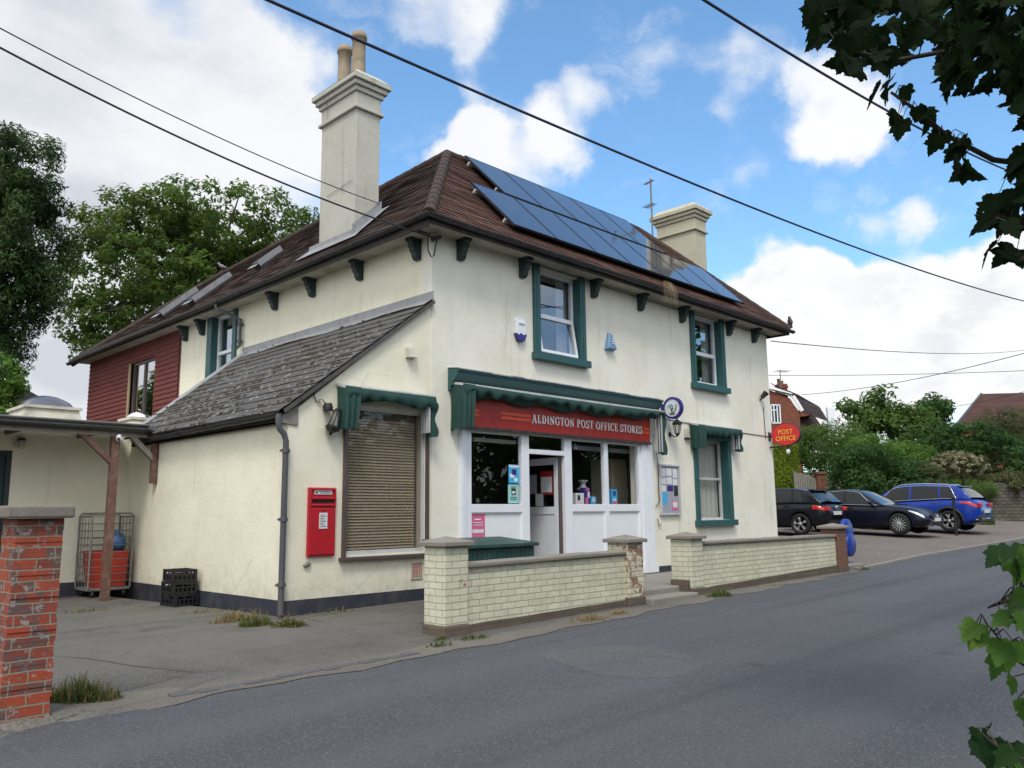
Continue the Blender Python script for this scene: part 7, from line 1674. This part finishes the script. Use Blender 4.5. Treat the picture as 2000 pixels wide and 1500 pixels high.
tiled(m, fo-hy*.1+hx*uu(1430)+Vector((0, 0, z(736))), fo-hy*.1+hx*uu(1558)+Vector((0, 0, z(769))), fo+hy*1.6+hx*uu(1520)+Vector((0, 0, z(736))), fo+hy*1.6+hx*uu(1430)+Vector((0, 0, z(712))), row=.14, seg=2, seed=4)
hd = (hx*.55+hy*.83)*6; vt_, vb_ = fo+hx*(uu(1556)+.05)+Vector((0, 0, z(771))), fo+hx*(uu(1574)+.05)+Vector((0, 0, z(804)))
tiled(m, vb_, vb_+hd, vt_+hd, vt_, row=.14, seg=2, seed=5)
rt_ = fo+hx*uu(1510)+Vector((0, 0, z(742))); tiled(m, vt_, vt_+hd, rt_+hd, rt_, row=.14, seg=2, seed=6)
m.build('roof', K['roof'], HO, recalc=False)
m = MB(); o = pO-hy*.0
for a, b, c, e in ((w0, w1, wz0, wz0+.07), (w0, w1, wz1-.07, wz1), (w0, w0+.06, wz0, wz1), (w1-.06, w1, wz0, wz1), ((w0*2+w1)/3-.03, (w0*2+w1)/3+.03, wz0, wz1), ((w0+w1*2)/3-.03, (w0+w1*2)/3+.03, wz0, wz1), (w0, (w0+w1*2)/3, wz0+(wz1-wz0)*.68, wz0+(wz1-wz0)*.68+.05)): m.prism([(a, c), (b, c), (b, e), (a, e)], o-hy*.03, hx, (0, 0, 1), hy*.08)
wn = m.build('window', K['upvc'], HO); m = MB(); m.prism([(w0, wz0), (w1, wz0), (w1, wz1), (w0, wz1)], o+hy*.04, hx, (0, 0, 1), hy*.02); m.build('pane', K['carglass'], wn)
m = MB(); c0, c1 = uu(1546), uu(1565); zc = z(739); o = pO+hy*1.2; a = [(c0, 0), (c1, 0)]
def cbox(x0, x1, z0, z1, e=0.): m.prism([(x0-e, z0), (x1+e, z0), (x1+e, z1), (x0-e, z1)], o-hy*e, hx, (0, 0, 1), hy*(.6+2*e))
cbox(c0, c1, z(790), zc-.22); cbox(c0, c1, zc-.22, zc-.12, .04); cbox(c0, c1, zc-.119, zc, .01); ch = m.build('chimney', K['house_brick'], HO)
for px, hh, r in ((1551, .32, .09), (1557, .2, .11)):
    m = MB(); q = o+hx*uu(px)+hy*.3; m.lathe([(r, 0), (r*.9, .1), (r*.85, hh-.05), (r, hh-.04), (r, hh)], (q.x, q.y, zc), n=12); m.build('chimney_pot', K['pier_brick'], ch)
q = far(1525, 748, 45.5); aerial('small tv aerial on the brick house beyond the corner', q.x, q.y, q.z-.8, far(1525, 722, 45.5).z, [(far(1525, 724, 45.5).z, .8, 6, .35)], 1.2, R(-20))
# house further back: brown roof with a pale flat dormer
d2 = 58; k2 = d2/FPX; pB = far(1560, 900, d2); pB.z = 0; u2 = lambda px: (px-1560)*k2; z2 = lambda py: far(1610, py, d2).z
HB2 = thing('far_house', 'brown roofed house with a white fascia half hidden behind the tree', 'house', (far(1620, 900, d2).x, far(1620, 900, d2).y, 1.5))
m = MB(); tiled(m, pB+hx*u2(1530)+Vector((0, 0, z2(880))), pB+hx*u2(1640)+Vector((0, 0, z2(880))), pB+hy*5+hx*u2(1640)+Vector((0, 0, z2(782))), pB+hy*5+hx*u2(1545)+Vector((0, 0, z2(766))), row=.16, seg=2); m.build('roof', K['roof'], HB2, recalc=False)
m = MB(); m.prism([(u2(1585), z2(793)), (u2(1628), z2(786)), (u2(1628), z2(779)), (u2(1578), z2(784))], pB+hy*2, hx, (0, 0, 1), hy*4); m.build('dormer_fascia', K['white'], HB2)
m = MB(); m.prism([(u2(1590), z2(805)), (u2(1625), z2(800)), (u2(1625), z2(787)), (u2(1590), z2(792))], pB+hy*2.1, hx, (0, 0, 1), hy*3.5); m.build('dormer_wall', K['house_brick'], HB2)
m = MB(); m.prism([(u2(1634), z2(880)), (u2(1649), z2(880)), (u2(1649), z2(792)), (u2(1634), z2(790))], pB+hy*1.0, hx, (0, 0, 1), hy*.3); m.build('end_wall', K['upvc'], HB2)
# roof on the right
d3 = 50; k3 = d3/FPX; pC = far(1900, 960, d3); pC.z = 0; u3 = lambda px: (px-1900)*k3; z3 = lambda py: far(1950, py, d3).z
HC = thing('tiled_house', 'house with a plain red tiled roof showing above the shrubs at the right', 'house', (far(1980, 950, d3).x, far(1980, 950, d3).y, 2))
m = MB(); B0 = pC+hx*u3(1875)+Vector((0, 0, z3(832))); B1 = pC+hx*u3(2140)+Vector((0, 0, z3(832))); tiled(m, B0, B1, pC+hy*5.5+hx*u3(2290)+Vector((0, 0, z3(736))), pC+hy*5.5+hx*u3(2038)+Vector((0, 0, z3(740))), row=.18, seg=1.5, seed=12); m.build('roof', tile_mat('red_roof_tiles', (.115, .050, .038), (.085, .042, .034), (.085, .044, .038)), HC, recalc=False)
m = MB(); m.bar(B0-hy*.05, pC+hy*5.5+hx*u3(2038)+Vector((0, 0, z3(740))), .12, .14); m.build('barge_board', K['pipe'], HC)
m = MB(); m.prism([(u3(1890), 0), (u3(2140), 0), (u3(2140), z3(829)), (u3(1890), z3(829))], pC+hy*.25, hx, (0, 0, 1), hy*4.5); m.build('wall', K['house_brick'], HC)
# timber gate and brick gate pier by the lime hedge
d4 = 38; k4 = d4/FPX; pD = far(1557, 980, d4); z4 = lambda py: far(1580, py, d4).z; u4 = lambda px: (px-1557)*k4; pD.z = 0
GT = thing('garden_gate', 'weathered grey wooden garden gate with a curved top', 'gate', (pD.x, pD.y, z4(985)))
m = MB(); n = 9
top = lambda f: z4(923)-(z4(923)-z4(936))*(f**2.2)
for i in range(n):
    a, b = u4(1557+40*i/n)+.008, u4(1557+40*(i+1)/n)-.008; m.prism([(a, z4(990)), (b, z4(990)), (b, top((i+1)/n)), (a, top(i/n))], pD, hx, (0, 0, 1), hy*.04)
m.build('boards', K['greyWood'], GT); m = MB(); m.prism([(u4(1554), z4(990)), (u4(1557), z4(990)), (u4(1557), z4(919)), (u4(1554), z4(919))], pD, hx, (0, 0, 1), hy*.1); m.build('post', K['greyWood'], GT)
GP = thing('gate_pier', 'brick garden gate pier right of the grey wooden gate', 'pier', (far(1606, 985, d4).x, far(1606, 985, d4).y, z4(985)))
m = MB(); m.prism([(u4(1598), z4(990)), (u4(1615), z4(990)), (u4(1615), z4(926)), (u4(1598), z4(926))], pD-hy*.1, hx, (0, 0, 1), hy*.4); m.build('brickwork', K['house_brick'], GP); m = MB(); m.prism([(u4(1596), z4(925.9)), (u4(1617), z4(925.9)), (u4(1617), z4(921)), (u4(1596), z4(921))], pD-hy*.15, hx, (0, 0, 1), hy*.5); m.build('cap', K['pier_brick'], GP)
# rubble wall at the right
d5 = 35; p0 = far(1932, 1010, d5); p1 = far(2110, 1010, d5+1)
RW = thing('stone_wall', 'dark rubble stone garden wall at the right beyond the blue car', 'wall', (p0.x, p0.y, g(p0.x, p0.y)))
zt0 = far(1932, 945, d5).z; m = MB(); dv = (p1-p0); dv.z = 0; L = dv.length; dv.normalize(); pr = [(0, -.2), (L, -.2)]+[(L*(1-i/14), zt0-g(p0.x, p0.y)+.1*math.sin(i*2.3)) for i in range(15)]
m.prism(pr, (p0.x, p0.y, g(p0.x, p0.y)), dv, (0, 0, 1), hy*.45); m.build('masonry', K['stone'], RW)
# gable beyond the annexe at far left
d6 = 24; pE = far(0, 830, d6); pE.z = 0; k6 = d6/FPX; z6 = lambda py: far(0, py, d6).z
SH_ = thing('outbuilding', 'brown outbuilding gable with a pale timber verge at the far left', 'building', (pE.x, pE.y, .5))
hx6 = hx
m = MB(); m.prism([(-150*k6, 0), (42*k6, 0), (42*k6, z6(806)), (-2*k6, z6(782)), (-150*k6, z6(706))], pE, hx6, (0, 0, 1), hy*4); m.build('wall', K['cladding'], SH_); m = MB(); m.bar(pE+hx6*(44*k6)+Vector((0, 0, z6(806))), pE+hx6*(-150*k6)+Vector((0, 0, z6(700))), .06, .14); m.build('verge_board', K['paleWood'], SH_)
m = MB(); a_ = pE-hy*.1+hx6*(48*k6)+Vector((0, 0, z6(807))); b_ = pE-hy*.1+hx6*(-150*k6)+Vector((0, 0, z6(698))); m.quad(a_, b_, b_+hy*4.2, a_+hy*4.2); m.build('roof', K['roof'], SH_, recalc=False)
# ------------------------------------------------------------------ overhead wires
def wire(label, a, b, sag, r, mat='cable', ext0=0., ext1=0., name='overhead_wire'):
    a, b = Vector(a), Vector(b); dv = b-a; a2, b2 = a-dv*ext0, b+dv*ext1; n = 40; L = (b2-a2)
    pts = []
    for i in range(n+1):
        t = -ext0+(1+ext0+ext1)*i/n; pts.append(a+dv*t-Vector((0, 0, 4*sag*t*(1-t))))
    m = MB(); m.tube(pts, r, 6); o = m.build(name, K[mat], None, origin=a2); return tag(o, label, 'wire')
wire('thick dark blue cable sweeping down from top centre to the right edge', far(523, 0, 7.5), far(2000, 588, 24), .28, .016, 'bluecable', .12, .35)
wire('dark cable crossing the top right corner behind the sycamore leaves', far(1375, 0, 7), far(1985, 340, 14), .12, .014, 'bluecable', .15, .5)
wire('upper thin service wire running from the left edge to the big chimney', far(0, 55, 9), Vector((8.36, 11.50, 6.95)), .12, .008, 'cable', .25, 0)
wire('lower service wire running from the left edge to the corner of the eaves', far(0, 93, 8.5), Vector((XM-.05, YF-.12, 5.62)), .16, .012, 'cable', .25, 0)
wire('faint wire leaving the right corner of the eaves towards the right edge', Vector((18.55, 9.3, 5.55)), far(2000, 684, 45), .25, .012, 'cable', 0, .3)
wire('thin level wire crossing the sky right of the post office', far(1502, 733, 44), far(2000, 724, 40), .08, .014, 'cable', .02, .3)
wire('rising thin wire from the brick house chimney to the right edge', far(1565, 771, 44.5), far(2000, 690, 30), .25, .014, 'cable', 0, .3)
wire('short thin wire above the right hand tiled roof', far(1865, 794, 50), far(2000, 765, 42), .05, .014, 'cable', .0, .3)
# ------------------------------------------------------------------ birds
def bird(label, p, rz, s=1., name='perched_bird'):
    T = thing(name, label, 'bird', p, rz)
    prof = [(-.17, .10, .006), (-.11, .115, .022), (-.05, .125, .048), (.01, .14, .062), (.06, .165, .056), (.095, .20, .036), (.115, .225, .034), (.135, .235, .026), (.15, .232, .010), (.172, .226, .002)]
    m = MB(); m.tube([(x*s, 0, z*s) for x, z, r in prof], [r*s for x, z, r in prof], 12); m.build('body', K['bird'], T, local=True)
    m = MB(); m.tube([(-.08*s, 0, .115*s), (-.2*s, 0, .085*s), (-.27*s, 0, .07*s)], [.03*s, .028*s, .018*s], 6); m.build('tail', K['gutter'], T, local=True)
    m = MB(); m.tube([(.02*s, .02*s, .09*s), (.02*s, .02*s, 0)], .006*s, 5); m.tube([(.02*s, -.02*s, .09*s), (.02*s, -.02*s, 0)], .006*s, 5); m.build('legs', K['posterred'], T, local=True)
bird('grey pigeon perched on the right hand end of the front gutter', (18.98, 8.98, 5.88), R(200), 1.1)
qy = onX(362, 552, 10.03).y; zr_ = 8.45+(7.98-8.45)*(qy-11.58)/(22-11.58)
bird('small grey bird sitting on the long side ridge near the big tree', (10.03, min(qy, 21), zr_+.12 if qy < 21 else 8.12), R(160), .9)
# ------------------------------------------------------------------ sky, sun
SKYMUL = (1.3, 1.66, 1.74); CLOUDW = (6.7, 6.8, 6.95); CLOUDG = (4.5, 4.75, 5.2); CLOUDB = (7.0, 7.05, 7.1); SUNE, SUNANG, EXPO = 1.5, 15, 0.54; HALO = 5.5
wd_ = bpy.data.worlds.new('World'); SC.world = wd_; wd_.use_nodes = True; t = wd_.node_tree; t.nodes.clear()
SUN_EL, SUN_AZ = R(55), R(226)      # azimuth clockwise from +Y
def wn(typ, ins=None, **kw):
    x = t.nodes.new(typ)
    for k, v in kw.items(): setattr(x, k, v)
    for k, v in (ins or {}).items():
        if isinstance(v, bpy.types.NodeSocket): t.links.new(v, x.inputs[k])
        else: x.inputs[k].default_value = v
    return x
def wm(op, a, b=0.): return wn('ShaderNodeMath', {0: a, 1: b}, operation=op).outputs[0]
def wramp(v, lo, hi, a=0., b=1.):
    x = wn('ShaderNodeMapRange', {'Value': v, 'From Min': lo, 'From Max': hi, 'To Min': a, 'To Max': b}); x.interpolation_type = 'SMOOTHSTEP'; return x.outputs[0]
sky = wn('ShaderNodeTexSky', sky_type='NISHITA', sun_disc=False); sky.sun_elevation = SUN_EL; sky.sun_rotation = SUN_AZ; sky.air_density = 1.; sky.dust_density = .4; sky.ozone_density = 2.
tc = wn('ShaderNodeTexCoord').outputs['Generated']; dr_ = wn('ShaderNodeVectorMath', {0: tc}, operation='NORMALIZE').outputs[0]
def wmix(f, a, b, mode='MIX'):
    x = t.nodes.new('ShaderNodeMix'); x.data_type = 'RGBA'; x.blend_type = mode
    for i, v in ((0, f), (6, a), (7, b)):
        if isinstance(v, bpy.types.NodeSocket): t.links.new(v, x.inputs[i])
        else: x.inputs[i].default_value = v if i == 0 else (*v, 1)
    return x.outputs[2]
blue = wmix(1., sky.outputs[0], SKYMUL, 'MULTIPLY')
# cloud banks sit at fixed directions in the sky
def cdir(px, py): return ray(px, py).normalized()
BL = [(90, 200, 290, .62), (330, 120, 260, .50), (480, 330, 230, .62), (200, 480, 300, .62), (60, 650, 260, .60), (-300, 300, 420, .6), (-200, -300, 500, .45), (560, 130, 130, .30), (590, 240, 90, .35), (560, -20, 160, .25),
      (860, 50, 170, .27), (960, 40, 120, .2), (1010, 150, 110, -.4), (1280, 240, 130, -.22), (990, 290, 150, .46), (1130, 235, 120, .40), (900, 330, 100, .40), (1360, 140, 130, .20), (1230, 130, 110, .22), (1625, 200, 140, .62), (1690, 250, 90, .30), (1450, 230, 120, -.2), (790, 200, 110, -.4), (1290, 330, 130, -.25), (1760, 440, 90, .33), (1820, 400, 80, .28), (1660, 390, 80, .24), (1420, 300, 110, .26), (1480, 120, 90, .22), (1650, -650, 520, -.5),
      (1470, 640, 130, .62), (1560, 600, 150, .75), (1640, 610, 160, .75), (1760, 640, 190, .75), (1920, 620, 190, .75), (2150, 600, 320, .7), (1480, 760, 200, .6), (1800, 800, 300, .6), (2600, 300, 500, .55), (1000, -700, 500, .5), (-900, 900, 600, .5)]
# the rest of the sky, out of the picture
dens_ = None
warp = wn('ShaderNodeTexNoise', {'Vector': dr_, 'Scale': 5.5, 'Detail': 6., 'Roughness': .6}); wsub = wn('ShaderNodeVectorMath', {0: warp.outputs[1], 1: (.5, .5, .5)}, operation='SUBTRACT').outputs[0]
dw = wn('ShaderNodeVectorMath', {0: wn('ShaderNodeVectorMath', {0: dr_, 1: wn('ShaderNodeVectorMath', {0: wsub, 'Scale': .14}, operation='SCALE').outputs[0]}, operation='ADD').outputs[0]}, operation='NORMALIZE').outputs[0]
for px, py, rpx, w in BL:
    c = cdir(px, py); c2 = cdir(px+rpx, py) if abs(px) < 1e9 else c; ang = math.acos(max(-1, min(1, c.dot(c2))))
    dt = wn('ShaderNodeVectorMath', {0: dw, 1: tuple(c)}, operation='DOT_PRODUCT').outputs['Value']
    v = wramp(dt, math.cos(ang*1.15), math.cos(ang*.25), 0., w); dens_ = v if dens_ is None else wm('ADD', dens_, v)
dv_ = wn('ShaderNodeVectorMath', {0: dw, 1: tuple(Vector((-.46, .86, .24)).normalized())}, operation='DOT_PRODUCT').outputs['Value']
dens_ = wm('ADD', dens_, wramp(dv_, .70, .93, 0., .6))
dens_ = wm('MAXIMUM', wm('MINIMUM', dens_, .95), -.2)
back = wn('ShaderNodeVectorMath', {0: dr_, 1: tuple(cdir(1000, 700))}, operation='DOT_PRODUCT').outputs['Value']
dens_ = wm('ADD', dens_, wramp(back, .35, -.1, 0., .50))
sc_ = wn('ShaderNodeMapping', {'Vector': dr_, 'Scale': (1., 1., 1.7)}).outputs[0]
n1 = wn('ShaderNodeTexNoise', {'Vector': sc_, 'Scale': 4.2, 'Detail': 9., 'Roughness': .56, 'Distortion': .25}).outputs[0]
n2 = wn('ShaderNodeTexNoise', {'Vector': sc_, 'Scale': 2.2, 'Detail': 6., 'Roughness': .55}).outputs[0]
n3 = wn('ShaderNodeTexNoise', {'Vector': sc_, 'Scale': 13., 'Detail': 6., 'Roughness': .6}).outputs[0]
tot = wm('ADD', dens_, wm('MULTIPLY', wm('SUBTRACT', n1, .5), 1.15)); tot = wm('ADD', tot, wm('MULTIPLY', wm('SUBTRACT', n3, .5), .22))
wsp = wn('ShaderNodeTexNoise', {'Vector': wn('ShaderNodeMapping', {'Vector': dw, 'Scale': (2.2, 7., 9.), 'Rotation': (.3, .5, .6)}).outputs[0], 'Scale': 1.6, 'Detail': 8., 'Roughness': .62}).outputs[0]
alpha = wm('MAXIMUM', wramp(tot, .16, .60), wm('MULTIPLY', wramp(wsp, .52, .78), wm('ADD', wm('MULTIPLY', dens_, .6), .34))); thick = wramp(tot, .45, 1.05)
shade = wm('MULTIPLY', thick, wramp(n2, .40, .62))
# bank at the left is grey bellied
gd = wramp(wn('ShaderNodeVectorMath', {0: dw, 1: tuple(cdir(330, 330))}, operation='DOT_PRODUCT').outputs['Value'], .86, .985)
shade = wm('MINIMUM', wm('ADD', wm('MULTIPLY', shade, .65), wm('MULTIPLY', gd, wramp(n2, .38, .62, .10, .62))), 1.)
ccol = wmix(shade, CLOUDW, CLOUDG)
# the sunlit cumulus low on the right
rt = wramp(wn('ShaderNodeVectorMath', {0: dw, 1: tuple(cdir(1720, 600))}, operation='DOT_PRODUCT').outputs['Value'], .955, .992)
ccol = wmix(wm('MULTIPLY', rt, wramp(n3, .62, .42, .35, 1.)), ccol, CLOUDB)
col = wmix(alpha, blue, ccol)
# soft glow added round the unseen sun, behind the camera, to brighten the walls
halo = wn('ShaderNodeVectorMath', {0: dr_, 1: (math.sin(SUN_AZ)*math.cos(SUN_EL), math.cos(SUN_AZ)*math.cos(SUN_EL), math.sin(SUN_EL))}, operation='DOT_PRODUCT').outputs['Value']
col = wmix(wramp(halo, .15, 1.), col, (HALO, HALO*.97, HALO*.92), 'ADD')
bg = wn('ShaderNodeBackground', {'Color': col, 'Strength': .10}); out = wn('ShaderNodeOutputWorld', {0: bg.outputs[0]})
wd_.cycles.sampling_method = 'MANUAL'; wd_.cycles.sample_map_resolution = 1024
sun = bpy.data.lights.new('sun', 'SUN'); sun.energy = SUNE; sun.angle = R(SUNANG); sun.color = (1., .955, .88); so = bpy.data.objects.new('sun', sun); COL.objects.link(so)
sd = Vector((math.sin(SUN_AZ)*math.cos(SUN_EL), math.cos(SUN_AZ)*math.cos(SUN_EL), math.sin(SUN_EL))); so.rotation_euler = sd.to_track_quat('Z', 'Y').to_euler(); so.location = (0, 0, 30)
SC.view_settings.view_transform = 'Standard'; SC.view_settings.look = 'None'; SC.view_settings.exposure = EXPO; SC.view_settings.gamma = 1; SC.view_settings.use_curve_mapping = False
SC.cycles.use_denoising = True; SC.cycles.max_bounces = 7; SC.cycles.transparent_max_bounces = 16; SC.cycles.caustics_reflective = False; SC.cycles.caustics_refractive = False; SC.cycles.sample_clamp_indirect = 6
SC.render.engine = 'CYCLES'
